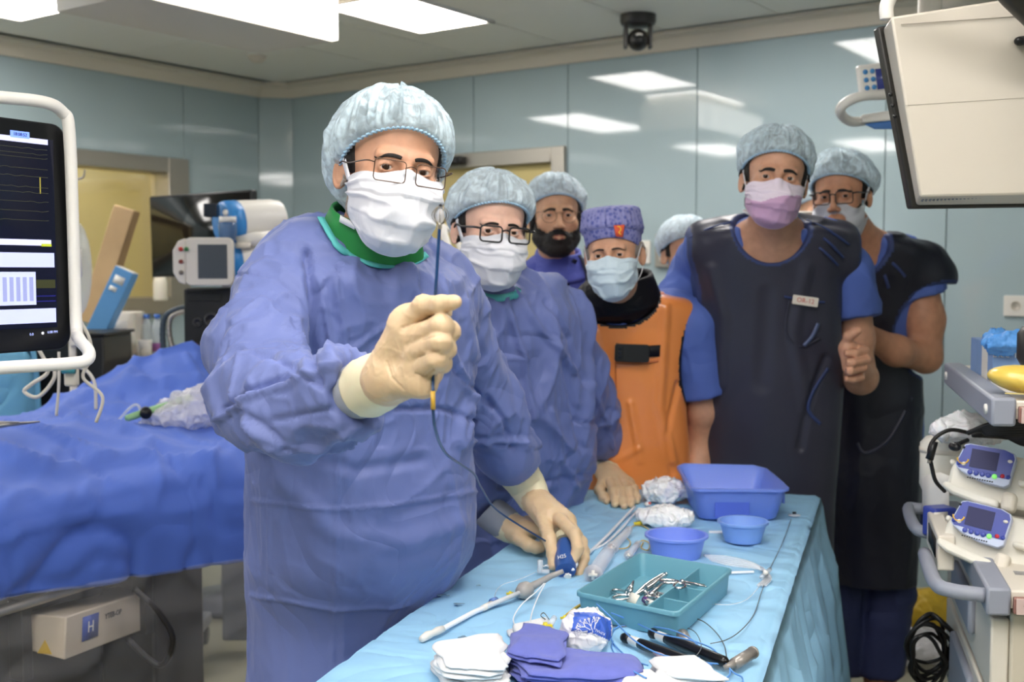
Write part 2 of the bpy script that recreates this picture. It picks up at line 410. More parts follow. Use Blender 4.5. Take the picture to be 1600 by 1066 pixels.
# chamfered corner
cpts = [R(AL, .15), R(0, 0), R(-.02, -.14), R(AL-.14, .13)]
struct(MB().add([c+A3(0, 0, z) for z in (0, ZC) for c in cpts], [(3, 2, 1, 0), (4, 5, 6, 7), (0, 1, 5, 4), (1, 2, 6, 5), (2, 3, 7, 6), (3, 0, 4, 7)]).build('wall_corner', m_wall, smooth=False))
struct(obj('wall_right', rbox(AR, AR+.1, 0, BF, 0, ZC).v, BOXF, m_wall, smooth=False))
struct(obj('wall_front', rbox(AL, AR, BF, BF+.1, 0, ZC).v, BOXF, m_wall, smooth=False))
# cove trim
def cove(name, p0, p1, inw):
    prof = [(0, 0), (.10, 0), (.10, -.018), (.055, -.03), (.022, -.085), (0, -.085)]
    V = []
    for e in (p0, p1):
        for u, z in prof: V.append(e+inw*u+A3(0, 0, ZC+z))
    n = 6; struct(obj(name, V, [tuple(range(n)), tuple(range(2*n-1, n-1, -1))]+[(i, i+n, (i+1) % n+n, (i+1) % n) for i in range(n)], m_trim, smooth=False))
cove('trim_1', R(-.02, .0), R(AR, 0), EY)
cove('trim_2', R(AL, .13), R(AL, BF), EX)
dg_ = R(0, 0)-R(AL, .15); dn = np.array([dg_[1], -dg_[0], 0]); dn /= np.linalg.norm(dn); dn = dn if dn@(EX+EY) > 0 else -dn
cove('trim_3', R(AL, .15), R(0, 0), dn)
cove('trim_4', R(AR, 0), R(AR, BF), -EX); cove('trim_5', R(AL, BF), R(AR, BF), -EY)
m_bb = mat('baseboard_vinyl', (110, 116, 96), .5)
struct(obj('baseboard_back', np.concatenate([rbox(0, dw0-.01, 0, .012, 0, .1).v, rbox(dw1+.01, AR, 0, .012, 0, .1).v]), BOXF+[tuple(i+8 for i in f) for f in BOXF], m_bb, smooth=False))
struct(obj('baseboard_left', rbox(AL, AL+.012, .15, BF, 0, .1).v, BOXF, m_bb, smooth=False))
# window_1: control-room window on the left wall
g = .15; wn = thing('window_1', '', '', R(AL, (wb0+wb1)/2, wz0)); del wn['label']; del wn['category']; struct(wn)
fr = MB()
for q in (rbox(AL-.14, AL+.02, wb0, wb0+g, wz0, wz1), rbox(AL-.14, AL+.02, wb1-g, wb1, wz0, wz1), rbox(AL-.14, AL+.02, wb0+g, wb1-g, wz1-.09, wz1), rbox(AL-.14, AL+.05, wb0+g, wb1-g, wz0, wz0+.10)): fr.add(q.v, q.f)
fr.build('window_frame', m_steel, wn, bevel=.004)
obj('pane', rbox(AL-.10, AL-.09, wb0+g, wb1-g, wz0+.1, wz1-.09).v, BOXF, m_glass, wn, smooth=False)
# room behind the window
bk = MB()
for q in (rbox(AL-1.1, AL-1.05, wb0-.6, wb1+.6, .0, ZC), rbox(AL-1.05, AL-.13, wb0-.65, wb0-.6, 0, ZC), rbox(AL-1.05, AL-.13, wb1+.6, wb1+.65, 0, ZC), rbox(AL-1.05, AL-.13, wb0-.6, wb1+.6, ZC, ZC+.05)): bk.add(q.v, q.f)
struct(bk.build('wall_control_room', m_cream, smooth=False))
t = thing('ceiling_light', 'dim lamp inside the room behind the control window', 'ceiling light', R(AL-.6, (wb0+wb1)/2, ZC-.06))
ob = MB(); q = rbox(AL-.8, AL-.4, wb0+.2, wb1-.2, ZC-.05, ZC-.02); ob.add(q.v, q.f)
ob.build('diffuser', mat('dim_diffuser', (255, 255, 255), .5, emit=(255, 240, 205), es=9), t, smooth=False)
# door_1: sliding door with steel frame on the back wall
dr = thing('door_1', '', '', R((dw0+dw1)/2, 0, 0)); del dr['label']; del dr['category']; struct(dr)
fr = MB(); jw = .085
for q in (rbox(dw0, dw0+jw, -.12, .03, 0, dz), rbox(dw1-jw, dw1, -.12, .03, 0, dz), rbox(dw0+jw, dw1-jw, -.12, .03, dz-jw, dz)): fr.add(q.v, q.f)
fr.build('door_frame', m_steel, dr, bevel=.004)
obj('door_leaf', rbox(dw0+jw, dw1-jw, -.06, -.02, 0, dz-jw).v, BOXF, m_yellow, dr, smooth=False)
pr = MB(); pr.cyl(R(dw0+.16, .03, .95), R(dw0+.16, .03, 1.25), .012, n=12).cyl(R(dw0+.16, -.02, 1.0), R(dw0+.16, .03, 1.0), .008, n=10).cyl(R(dw0+.16, -.02, 1.2), R(dw0+.16, .03, 1.2), .008, n=10)
pr.build('door_handle', m_steel, dr)
sb = R(aback(712), .05, 2.19)
sx = thing('door_sensor', 'flat black motion sensor above the yellow door', 'sensor', sb)
MB(np.stack([EX, EY, A3(0, 0, 1)], 1), sb).box((0, 0, 0), (.2, .07, .05)).build('housing', m_black, sx, bevel=.008)
MB(np.stack([EX, EY, A3(0, 0, 1)], 1), sb).box((.04, .038, -.005), (.07, .006, .02)).build('lens', mat('dark_lens', (40, 40, 44), .1), sx)
# socket outlets and wall boxes
Mw = np.stack([EX, A3(0, 0, 1), EY], 1)
def wallbox(name, label, cat, px, py, w, h, d, m):
    c = PP(px, py, RO, EY); t = thing(name, label, cat, c); MB(Mw, c).prism(rrect(w, h, .006), d).build('plate', m, t, bevel=.002); return t, c
t, c = wallbox('wall_socket', 'white wall socket outlet at the right edge', 'socket', 1588, 478, .10, .09, .012, m_white)
MB(Mw, c).lathe([(.022, .012), (.022, .013), (.018, .013), (.018, .010), (.0001, .010)], 20).build('socket_cup', m_offw, t)
hp = MB(Mw, c); hp.cyl((-.008, 0, .01), (-.008, 0, .0112), .003, n=8); hp.cyl((.008, 0, .01), (.008, 0, .0112), .003, n=8); hp.build('socket_hole', m_black, t)
t, c = wallbox('wall_socket', 'small white wall switch plate beside the orange apron man\'s cap', 'switch', 1009, 394, .06, .12, .012, m_white)
MB(Mw, c).box((0, .0, .016), (.03, .05, .012)).build('rocker', m_offw, t, bevel=.003)
t, c = wallbox('emergency_call_box', 'grey metal wall box with a small red button', 'call box', 1041, 392, .10, .17, .03, m_steel)
MB(Mw, c).box((0, .02, .032), (.07, .04, .008)).build('button', mat('red_button', (170, 20, 24), .3, emit=(190, 10, 10), es=.4), t, bevel=.002)
MB(Mw, c).box((0, -.04, .031), (.05, .03, .004)).build('label_plate', m_white, t)
# ceiling dome camera
c = PZ(997, 24, ZC); zc = ZC
t = thing('ceiling_camera', 'dark pan-tilt camera hanging from the ceiling', 'camera', (c[0], c[1], ZC))
mk = mat('camera_grey', (58, 56, 54), .35)
MB(o=c*[1, 1, 0]).lathe([(.085, zc), (.085, zc-.03), (.078, zc-.045), (.05, zc-.055), (.0001, zc-.055)], 28).build('mount', mk, t, sharp=40)
for sx in (-1, 1): MB(o=c*[1, 1, 0]).box((sx*.058, 0, zc-.1), (.018, .06, .11)).build('yoke_arm', mk, t, bevel=.006)
MB(o=c*[1, 1, 0]).ball((0, 0, zc-.115), (.05, .05, .052), 20).build('camera_head', mk, t)
MB(o=c*[1, 1, 0]).cyl((0, -.04, zc-.125), (0, -.062, zc-.135), .026, n=20).build('lens', m_black, t)
MB(o=c*[1, 1, 0]).ball((0, -.05, zc-.10), (.018, .012, .008), 12).build('status_window', m_white, t)
# ================================================================== people: shared builders
def to_px(V):
    q = np.asarray(V)-CAM; y = q@FW; return np.stack([800+F*q[..., 0]/y, 533-F*(q@UP)/y], -1)
def seg_dist(p, a, b):
    a = np.asarray(a, float); b = np.asarray(b, float); ba = b-a; h = np.clip(((p-a)@ba)/(ba@ba+1e-9), 0, 1)
    return np.linalg.norm(p-a-h[..., None]*ba, axis=-1)
def crease_disp(V, N, cr):
    """pressed or pulled folds: (polyline px, half width px, height m)"""
    px = to_px(V); fr = N[:, 1] < .25; d = np.zeros(len(V))
    for pl, w, amp in cr:
        m = np.full(len(V), 1e9)
        for a, b in zip(pl[:-1], pl[1:]): m = np.minimum(m, seg_dist(px, a, b))
        t = np.clip(1-m/w, 0, 1); d += fr*amp*(t*t*(3-2*t))
    return d
def hit(f, px, py, y0=1.0, y1=6.0, n=700):
    d = ray(px, py); ts = np.linspace(y0/d[1], y1/d[1], n); p = CAM+ts[:, None]*d; v = f(p)
    i = np.argmax(v < 0)
    if not (v < 0).any(): i = int(np.argmin(v))
    p = p[i]
    for _ in range(4):
        e = 1e-3; g = np.array([(f((p+e*np.eye(3)[k])[None])-f((p-e*np.eye(3)[k])[None]))[0] for k in range(3)]); g /= np.linalg.norm(g)+1e-9
        if i > 0 and n > 0: pass
        p = p - g*f(p[None])[0]*.5
    return p, g
def grad(f, p, e=1e-3):
    g = np.stack([f(p+e*np.eye(3)[k])-f(p-e*np.eye(3)[k]) for k in range(3)], -1); return g/(np.linalg.norm(g, axis=-1, keepdims=True)+1e-9)
def snap(f, p, off, it=3, only_out=False):
    p = np.array(p, float)
    for _ in range(it):
        d = f(p)-off
        if only_out: d = np.minimum(d, 0)
        p = p-grad(f, p)*d[..., None]
    return p
def torso(rows, yaw=0, ratio=.7, e=2.2):
    ya = math.radians(yaw); c, s = math.cos(ya), math.sin(ya); Rz = np.array([[c, -s, 0], [s, c, 0], [0, 0, 1]]); L = []
    for r in rows:
        py, xl, xr, Y = r[:4]; rt = r[4] if len(r) > 4 else ratio
        q = P((xl+xr)/2, py, Y); w = (xr-xl)/2*Y/F; a = w/math.sqrt(c*c+rt*rt*s*s); q2 = q@Rz
        L.append((q[2], q2[0], q2[1], a, a*rt))
    L = smooth_levels(L, 5)
    return (lambda p: loft(p@Rz, L, e=e)), L
m_skin = {}
def skin(name, rgb): 
    if name not in m_skin: m_skin[name] = mat(name, rgb, .48, var=.10, vs=38, sss=.12, bump=(420, .12, .001), spec=.4)
    return m_skin[name]
m_hair = mat('dark_hair', (26, 20, 17), .6, var=.5, vs=260, bump=(700, .8, .002))
m_grey_hair = mat('grey_stubble', (150, 140, 132), .7, var=.45, vs=420, bump=(800, .8, .002))
m_eye = mat('eye_white', (205, 198, 192), .15); m_iris = mat('dark_iris', (44, 28, 18), .08)
m_lip = mat('lip', (176, 98, 88), .4)
m_lens = mat('spectacle_lens', (255, 255, 255), .02, trans=1, ior=1.12, alpha=.35)
def head_sdf(q, o):
    """q: points in head space, face towards -y, origin between the ears at eye height"""
    x = np.abs(q[..., 0]); m = np.stack([x, q[..., 1], q[..., 2]], -1); w = o.get('w', 1.0)
    d = ell(m, (0, .012, .036), (.076*w, .098, .090))
    d = smin(d, ell(m, (0, -.026, -.034), (.064*w, .064, .084)), .02)
    d = smin(d, cone(m, (.046*w, -.012, -.066), (.012, -.066, -.100), .020, .020), .03)      # jaw
    d = smin(d, ell(m, (0, -.074, -.104), (.026, .022, .018)), .02)                        # chin
    d = smin(d, ell(m, (.044*w, -.060, -.026), (.022, .022, .022)), .018)                    # cheek
    d = smin(d, cone(m, (.008, -.087, .016), (.040, -.078, .018), .010, .009), .014)       # brow
    d = smax(d, -ell(m, (.031, -.104, -.001), (.021, .021, .014)), .010)                   # eye socket
    d = smin(d, cone(m, (0, -.090, .006), (0, -.116, -.036), .0075, .0105), .008)          # nose
    d = smin(d, ell(m, (.012, -.104, -.040), (.009, .011, .008)), .006)
    d = smax(d, -ell(m, (.0065, -.112, -.0475), (.004, .006, .004)), .003)
    d = smin(d, ell(m, (0, -.086, -.070), (.028, .018, .020)), .012)                       # muzzle
    up = cone(m, (0, -.1035, -.0655), (.024, -.090, -.0675), .0048, .0028); lo = cone(m, (0, -.102, -.0765), (.020, -.090, -.0725), .0062, .003)
    d = smin(smin(d, up, .004), lo, .004)
    # lids around the eyeball with an almond opening
    lid = np.maximum(ell(m, (.031, -.0755, 0), (.0150, .0148, .0148)), -ell(m, (.031, -.092, -.0008), (.0128, .012, .0042+o.get('open', 0))))
    d = smin(d, lid, .004)
    # ear
    q2 = (m-np.array([.079*w, .014, -.008]))@rot('Z', -24)@rot('X', 10)
    ear = np.linalg.norm(q2*[1, 1, .62], axis=-1)
    e = ell(q2, (0, 0, 0), (.0065, .0195, .032)); e = smax(e, -ell(q2, (.006, -.003, .002), (.0048, .0115, .020)), .003)
    rim = ell(q2, (.0035, 0, 0), (.006, .0205, .033)); rim = smax(rim, -ell(q2, (.004, -.002, 0), (.02, .0155, .027)), .002)
    e = smin(e, rim, .003)
    d = smin(d, e, .006)
    return d
class Head:
    def __init__(s, px, py, Y, sc=1.0, yaw=0, pitch=0, roll=0, **o):
        s.R = rot('Z', yaw)@rot('Y', roll)@rot('X', pitch); s.s = sc; s.o = o
        s.c = P(px, py, Y-.08*sc*math.cos(math.radians(yaw))) - sc*s.R@A3(0, -.088, 0)
    def W(s, q): return s.c+s.s*(np.asarray(q, float)@s.R.T)
    def L(s, p): return ((np.asarray(p, float)-s.c)@s.R)/s.s
    def sdf(s, p): return head_sdf(s.L(p), s.o)*s.s
def neck_fn(hd, base, r0=.058, r1=.066):
    a = hd.W((0, .022, -.055)); b = np.asarray(base, float)
    return lambda p: cone(p, a, b, r0*hd.s, r1)
def eyes(hd, par, look=(0, 0), iris=None):
    for sx in (-1, 1):
        c = A3(sx*.031, -.0755, 0); g = A3(look[0]*.35, -1, look[1]*.35); g /= np.linalg.norm(g)
        mb = MB().ball((0, 0, 0), .0126, 20); e = obj('eye', hd.W(np.array(mb.v)+c), mb.f, m_eye, par)
        M = frame(g); pr = [(.0001, .01275), (.0026, .0127), (.0058, .0118)][::-1]
        i2 = MB().lathe([(.0062, .0113), (.0058, .0121), (.003, .01285), (.0001, .01300)], 20, M=M); obj('iris', hd.W(np.array(i2.v)+c), i2.f, iris or m_iris, e)
def brows(hd, par, m, f, th=.0042, arch=.004):
    for sx in (-1, 1):
        t = np.linspace(0, 1, 15); pts = np.stack([sx*(.012+.038*t), -.1+.03*t**1.5, .0158+arch*.7*np.sin(np.pi*t**.8)-.002*t], -1)
        w = snap(f, hd.W(pts), .0006, 4)
        r = th*hd.s*(.55+.6*np.sin(np.pi*np.clip(t*.9+.1, 0, 1)))*(1-.6*t)
        mb = MB().tube(w, r, 8); V = np.array(mb.v); cen = np.repeat(w, 8, 0); N = np.repeat(grad(f, w), 8, 0); dd = V-cen
        V = cen+dd-N*(dd*N).sum(1, keepdims=True)*.75+N*(.0012*(vn(V*700)-.5))[:, None]
        obj('eyebrow', V, mb.f, m, par)
def hair(hd, par, m, th=.0045, h=.0035):
    def f(p):
        q = hd.L(p); d = head_sdf(q, hd.o)-th*np.clip((q[..., 2]+.02)/.05, .25, 1)-.002*vn(q*120); reg = (.078-.66*(q[..., 1]+.085))-q[..., 2]; side = np.maximum(np.maximum(.060-np.abs(q[..., 0]), -.012-q[..., 2]), np.abs(q[..., 1]+.012)-.010); reg = np.minimum(reg, side)
        return np.maximum(d, reg*.8)*hd.s
    lo, hi = hd.c-.16*hd.s, hd.c+.17*hd.s
    return sdf_obj('hair', f, lo, hi, h, m, par)
def beard(hd, par, m, th=.006, full=True, h=.0028, name='beard', side=0):
    if not full and not side: return [beard(hd, par, m, th, full, h, name, s_) for s_ in (-1, 1)]
    def f(p):
        q = hd.L(p); x = np.abs(q[..., 0]) if not side else q[..., 0]*side; y = q[..., 1]; z = q[..., 2]
        base = head_sdf(q, hd.o)-th*(.35+.65*np.clip((-z-.03)/.04, 0, 1))-.0026*vn(q*230)
        if full: top = -.058+.55*np.clip(x-.036, 0, .04)+.35*np.clip(y+.06, 0, .08)*1.4
        else: top = -.052+.9*np.clip(x-.040, 0, .04)
        mo = np.where((x < .032) & full, -.047-.25*x, top)
        reg = np.maximum(z-np.maximum(top, mo), y-.004)+.010*(vn(q*150+5)-.5); reg = np.maximum(reg, -.135-z)
        if not full: reg = np.maximum(reg, .050-x)
        lips = ell(q*[1, 1, 1], (0, -.10, -.0715), (.023, .04, .0085)); reg = np.maximum(reg, -lips)
        under = ell(q, (0, -.105, -.086), (.008, .02, .004))
        return np.maximum(base, reg)*hd.s
    return sdf_obj(name, f, hd.c-.17*hd.s, hd.c+.13*hd.s, h, m, par)
def cap(hd, par, m, puff=.026, seed=1, back=.0, gather=26, nm='surgical_cap', low=0.0, rimz=.066, nape=.050):
    nt, nv = 300, 64; C0 = A3(0, .014, .034); Rr = A3(.083*hd.o.get('w', 1), .106, .098)
    th = np.linspace(0, 2*np.pi, nt, endpoint=False); v = np.linspace(0, 1, nv)
    T, Vv = np.meshgrid(th, v, indexing='ij')
    dirx, diry = np.sin(T), -np.cos(T)
    # rim height follows a tilted plane: forehead high, nape low, dips behind the ears
    fr = (1-diry)/2; rim_z = (rimz+low)*fr**.75-nape*(1-fr**.75)
    el0 = np.arcsin(np.clip((rim_z-C0[2])/Rr[2], -.99, .99)); el = el0+(np.pi/2-el0)*Vv**.9
    base = np.stack([np.cos(el)*dirx*Rr[0], np.cos(el)*diry*Rr[1], np.sin(el)*Rr[2]], -1)
    nrm = base/Rr**2; nrm /= np.linalg.norm(nrm, axis=-1, keepdims=True)
    sd = np.stack([np.sin(T)*gather/6, np.cos(T)*gather/6, Vv*1.1+seed*7], -1)
    g1 = ridge(sd, seed, 2.2); g2 = ridge(sd*[2.3, 2.3, 1.2], seed+3, 2)
    big = vn(np.stack([np.sin(T)*1.6+5, np.cos(T)*1.6, Vv*2.2+seed], -1), seed+5)
    off = .003+puff*np.sin(np.pi*np.clip(Vv, 0, 1)**.42*.86)*(.55+.9*big)*(1+back*np.clip(diry, 0, 1))
    amp = np.clip(Vv*9, .25, 1)*(1-Vv*.72)
    g3 = ridge(sd*[5, 5, 2.2], seed+9, 2)
    off = off+(.0095*g1**1.5+.0055*g2+.0028*g3-.006)*amp
    Q = base+C0+nrm*off[..., None]
    Q[:, -1] = Q[:, -1].mean(0)
    Q = np.concatenate([Q, Q[:1]], 0)
    o = grid_obj(nm, hd.W(Q), m, par)
    # elastic edge with a tiny ruffle
    rim = (base[:, 0]+C0+nrm[:, 0]*.0035); ru = rim+nrm[:, 0]*(.003*np.sin(th*70))[:, None]
    mb = MB().tube(hd.W(ru), .0022*hd.s, 6, closed=True); mb.build('elastic_edge', m_cap_edge, o)
    return o
m_cap_edge = mat('cap_elastic', (165, 200, 224), .7)
def capmat(name, rgb, a=.8):
    m = mat(name, rgb, .75, trl=.3, bump=(1500, .12, .0006), alpha=a, crease=(38, .8, .005))
    nt = m.node_tree; no = mnode(m, 'ShaderNodeTexNoise'); no.inputs['Scale'].default_value = 34; no.inputs['Detail'].default_value = 5; no.inputs['Distortion'].default_value = 1.5
    g = mnode(m, 'ShaderNodeNewGeometry'); nt.links.new(g.outputs['Position'], no.inputs['Vector']); mr = mnode(m, 'ShaderNodeMapRange'); mr.inputs[1].default_value = .38; mr.inputs[2].default_value = .62; mr.inputs[3].default_value = a-.28; mr.inputs[4].default_value = min(1, a+.24)
    nt.links.new(no.outputs['Fac'], mr.inputs[0]); nt.links.new(mr.outputs[0], nt.nodes['Principled BSDF'].inputs['Alpha']); return m
m_cap = capmat('pale_blue_bouffant', (222, 240, 248), .70)
m_cap2 = capmat('light_blue_bouffant', (226, 241, 249), .86)
def mask(hd, par, m, f, seed=1, low=0.0, wid=1.0, nm='face_mask', pl=.0045, m2=None, split=.5, top=0.0):
    nu, nv = 61, 49
    u = np.linspace(-1, 1, nu); v = np.linspace(0, 1, nv); U, V = np.meshgrid(u, v, indexing='ij')
    cp = spl([(-.104, -.004+top), (-.125, -.028+top*.5), (-.131, -.056), (-.126, -.084-low*.5), (-.104, -.112-low), (-.060, -.128-low)], 12)
    tt = np.linspace(0, 1, len(cp)); yc = np.interp(V, tt, cp[:, 0]); zc = np.interp(V, tt, cp[:, 1])
    xe = wid*(.0725-.006*V-.020*V**3); ye = -.034+.020*V; ze = -.022+top-.072*V-low*.6*V
    au = np.abs(U); x = xe*np.sin(U*np.pi/2*.98)**1; w = np.cos(U*np.pi/2)**.85
    y = ye+(yc-ye)*w; z = ze+(zc-ze)*(1-au**1.8)
    # cloth runs straight from the nose ridge down over the cheek
    z = z-.006*np.exp(-((au-.35)/.18)**2)*(1-V)
    Q = np.stack([x, y, z], -1); n = np.stack([x*1.3, y+.01, (z+.07)*.5], -1); n /= np.linalg.norm(n, axis=-1, keepdims=True)
    ph = V*3.4+.10*np.sin(U*2+seed); saw = (ph % 1); st = pl*(saw**1.5)*np.cos(U*np.pi/2)**.5*np.clip((V-.12)*8, 0, 1)*np.clip((1-V)*8, 0, 1)
    wr = .0062*(ridge(np.stack([U*2.2+seed, V*4.5, U*0+seed], -1), seed, 2)-.3)+.0030*ridge(np.stack([U*5+seed, V*7, U*0], -1), seed+2, 2)
    Q = Q+n*((st+wr*np.clip(V*7, 0, 1)*np.clip((1-V)*6, .2, 1))[..., None])
    Wd = hd.W(Q); sh = Wd.shape; Wd = snap(f, Wd.reshape(-1, 3), .0028*hd.s, 3, only_out=True).reshape(sh)
    o = grid_obj(nm, Wd, m if m2 is None else [m, m2], par, solid=.0012)
    if m2 is not None:
        k = np.repeat(np.arange(nu-1), nv-1)*0+np.tile(np.arange(nv-1), nu-1); uu = np.repeat(np.abs(u[:-1]), nv-1)
        o.data.polygons.foreach_set('material_index', ((k/nv+.10*np.sin(np.repeat(u[:-1], nv-1)*3)) > split).astype(np.int32))
    # bound edges
    for e in (Wd[:, 0], Wd[:, -1]): MB().tube(e, .0011, 6).build('mask_edge', m, o)
    return o, Wd
def ribbon(pts, w, n, name, m, par, th=.0008):
    pts = np.asarray(pts, float); n = np.broadcast_to(np.asarray(n, float), pts.shape); t = np.gradient(pts, axis=0); s = np.cross(t, n); s /= np.linalg.norm(s, axis=1, keepdims=True)+1e-9
    return grid_obj(name, np.stack([pts-s*w/2, pts+s*w/2], 0), m, par, solid=th)
def straps(hd, par, Wd, m, side, mode='tie', w=.006, f=None):
    i = 0 if side < 0 else -1; top = hd.L(Wd[i, 1]); bot = hd.L(Wd[i, -3]); s = side
    if mode == 'tie':
        paths = [[top, A3(s*.082, -.004, .005), A3(s*.087, .03, .045), A3(s*.07, .085, .07)], [bot, A3(s*.072, .02, -.088), A3(s*.058, .062, -.085)]]
    elif mode == 'low':
        paths = [[top, A3(s*.080, -.010, -.002), A3(s*.088, .012, .028), A3(s*.08, .05, .05)], [bot, A3(s*.070, .03, -.08), A3(s*.05, .075, -.075)]]
    else:
        paths = [[top, A3(s*.080, -.012, .006), A3(s*.087, .012, .026), A3(s*.088, .032, .004), A3(s*.083, .026, -.034), A3(s*.076, -.002, -.066), bot]]
    for pth in paths:
        q = hd.W(spl(pth, 8))
        if f is not None: q = snap(f, q, .002, 2, only_out=True)
        if mode == 'loop': MB().tube(q, .0012*hd.s, 6).build('ear_loop', m, par)
        else: ribbon(q, w*hd.s, hd.R@A3(s, -.3, 0), 'mask_tie', m, par)
def glasses(hd, par, m, w=.052, h=.034, r=.008, th=.0011, y=-.112, z=-.006, lens=True, tilt=6, round_=False, half=False):
    g = None; Rx = rot('X', tilt)
    for sx in (-1, 1):
        pr = rrect(w, h, r, 6) if not round_ else [(w/2*math.cos(a), h/2*math.sin(a)) for a in np.linspace(0, 2*np.pi, 28, endpoint=False)]
        c = A3(sx*(w/2+.0085), y+.004, z); Rz = rot('Z', sx*6)
        loop = np.array([A3(a, 0, b*(1.0 if b > 0 else (1.06 if not round_ else 1)))@Rx.T@Rz.T+c for a, b in pr])
        fr = MB().tube(hd.W(loop), th*hd.s, 6, closed=True)
        if g is None: g = fr.build('spectacles', m, par); root = g
        else: fr.build('lens_rim', m, root)
        if lens:
            n = len(loop); V = np.concatenate([loop, loop+A3(0, .0012, 0)]); obj('spectacle_lens', hd.W(V), [tuple(range(n)), tuple(range(2*n-1, n-1, -1))]+[(i, i+n, (i+1) % n+n, (i+1) % n) for i in range(n)], m_lens, root, smooth=False)
        q = spl([A3(sx*(w+.009), y+.006, z+h*.30), A3(sx*(w+.021), y+.016, z+h*.34), A3(sx*.079, -.03, z+.010), A3(sx*.085, .012, z+.012), A3(sx*.083, .03, z-.012)], 6)
        MB().tube(hd.W(q), np.linspace(1.25, 1.0, len(q))*th*hd.s*1.15, 6).build('temple', m, root)
    br = spl([A3(-.0095, y+.003, z+h*.20), A3(0, y-.003, z+h*.30), A3(.0095, y+.003, z+h*.20)], 6)
    MB().tube(hd.W(br), th*hd.s, 6).build('bridge', m, root)
    for sx in (-1, 1):
        MB().ball(hd.W((sx*.0085, y+.010, z-.004)), (.0018, .003, .0045), 10).build('nose_pad', m_glass, root)
    return root
# ---- hands -------------------------------------------------------
def hand_fn(palm, fingers, k=.006):
    """palm: list of (a, b, ra, rb) cones; fingers: list of (points, radii)"""
    def f(p):
        d = None
        for a, b, ra, rb in palm:
            e = cone(p, a, b, ra, rb); d = e if d is None else smin(d, e, .014)
        fd = None
        for pts, rs in fingers:
            e = chain(p, pts, rs, .003); fd = e if fd is None else smin(fd, e, .0012)
            for q, r in zip(pts[1:-1], rs[1:-1]): fd = smin(fd, np.linalg.norm(p-q, axis=-1)-r*1.07, .004)
        return smin(d, fd, k)
    return f
def Jp(l): return [P(*a) for a in l]
def bbox(pts, pad):
    pts = np.asarray(pts); return pts.min(0)-pad, pts.max(0)+pad
m_glove = mat('latex_glove', (212, 184, 148), .42, var=.05, vs=30, sss=.15, spec=.5, crease=(55, .22, .003))
m_glovecuff = mat('latex_glove_cuff', (226, 216, 184), .5, crease=(60, .2, .002), sss=.1)
m_gown = mat('gown_blue', (106, 118, 172), .55, var=.05, vs=6, spec=.4, sheen=.15, bump=(1100, .25, .0012), crease=(9, .85, .013))
m_cuff = mat('knit_cuff_grey', (150, 154, 165), .8, bump=(500, .4, .001))
m_mask = mat('mask_white', (220, 220, 226), .75, sheen=.2, bump=(1400, .1, .0006), crease=(34, .25, .003))
m_teal = mat('teal_binding', (90, 185, 185), .7)
def cuff(par, pts, rs, m, name, rib=0, h=None, label=None):
    """a tapered tube of cloth along pts"""
    pts = spl(pts, 8); k = len(pts); r = np.interp(np.linspace(0, 1, k), np.linspace(0, 1, len(rs)), rs)
    mb = MB().tube(pts, r, 48); V = np.array(mb.v); cen = np.repeat(pts, 48, 0); d = V-cen
    n = (ridge(V*[60, 60, 60], 5, 2)-.6)*.0012; V = V+d/np.linalg.norm(d, axis=1, keepdims=True)*n[:, None]
    return obj(name, V, mb.f, m, par, label=label)
def crumple(V, s=1, a1=.010, a2=.004, sc=(6, 6, 3.2)):
    sc = np.array(sc, float)
    w = V+.05*np.stack([vn(V*5+3, s+21)-.5, vn(V*5+13, s+22)-.5, vn(V*5+23, s+23)-.5], -1)*2
    fac = np.abs(2*vn(w*sc*1.6+s, s+7)-1)          # sharp valleys between flat facets
    return a1*(ridge(w*sc+s*3, s, 3.2)-.2)+a1*.55*(np.minimum(fac, .55)-.3)+a2*(ridge(w*sc*2.4+s, s+4, 2.6)-.2)+a2*.5*(ridge(w*sc*5.5, s+9, 2.5)-.2)
# ================================================================== the people
def coarse_body(par_name, f, lo, hi, h=.016): return surf(f, lo, hi, h)
def joined(name, meshes, m, par):
    Vs, Qs, n = [], [], 0
    for V, Q in meshes: Vs.append(V); Qs.append(Q+n); n += len(V)
    return obj(name, np.concatenate(Vs), np.concatenate(Qs), m, par)
def legs_fn(hip, feet, r0=.085, r1=.05, face=(0, -1, 0)):
    fns = []
    fc = np.asarray(face, float)
    def f(p):
        d = None
        for s, ft in zip((-1, 1), feet):
            sd = np.cross(fc, A3(0, 0, 1)); h = hip+sd*s*-.09; ft = np.asarray(ft, float); kn = (h+ft)/2+fc*.02
            e = smin(cone(p, h, kn, r0, r0*.72), cone(p, kn, ft+A3(0, 0, .08), r0*.7, r1), .03)
            e = smin(e, cone(p, ft+A3(0, 0, .035)-fc*.03, ft+fc*.15+A3(0, 0, .03), .036, .030), .03)
            d = e if d is None else smin(d, e, .03)
        return d
    return f
# ---------------------------------------------------------------- front surgeon
hd = Head(634, 265, 2.0, 1.05, yaw=21, pitch=2, roll=7)
yaw1 = 38
base = P(566, 430, 2.12)
T1 = thing('person', 'gowned man in front with thin wire glasses, raising a thin catheter in his gloved hand', 'person', (-.40, 2.32, 0))
f_t, L1 = torso([(398, 455, 655, 2.12, .62), (430, 395, 708, 2.13), (480, 385, 735, 2.15), (560, 396, 738, 2.17), (650, 398, 732, 2.20), (760, 398, 738, 2.24, .78), (850, 396, 740, 2.27, .80), (900, 396, 720, 2.30, .78), (960, 400, 690, 2.32, .76), (1070, 396, 690, 2.33, .76), (1300, 392, 700, 2.33, .8), (1450, 385, 705, 2.33, .8)], yaw1, .72)
shR, elR, wrR = P(452, 440, 2.03), P(418, 622, 1.82), P(585, 606, 1.585)
shL, elL, wrL = P(690, 468, 2.36), P(757, 640, 2.50), P(822, 758, 2.63)
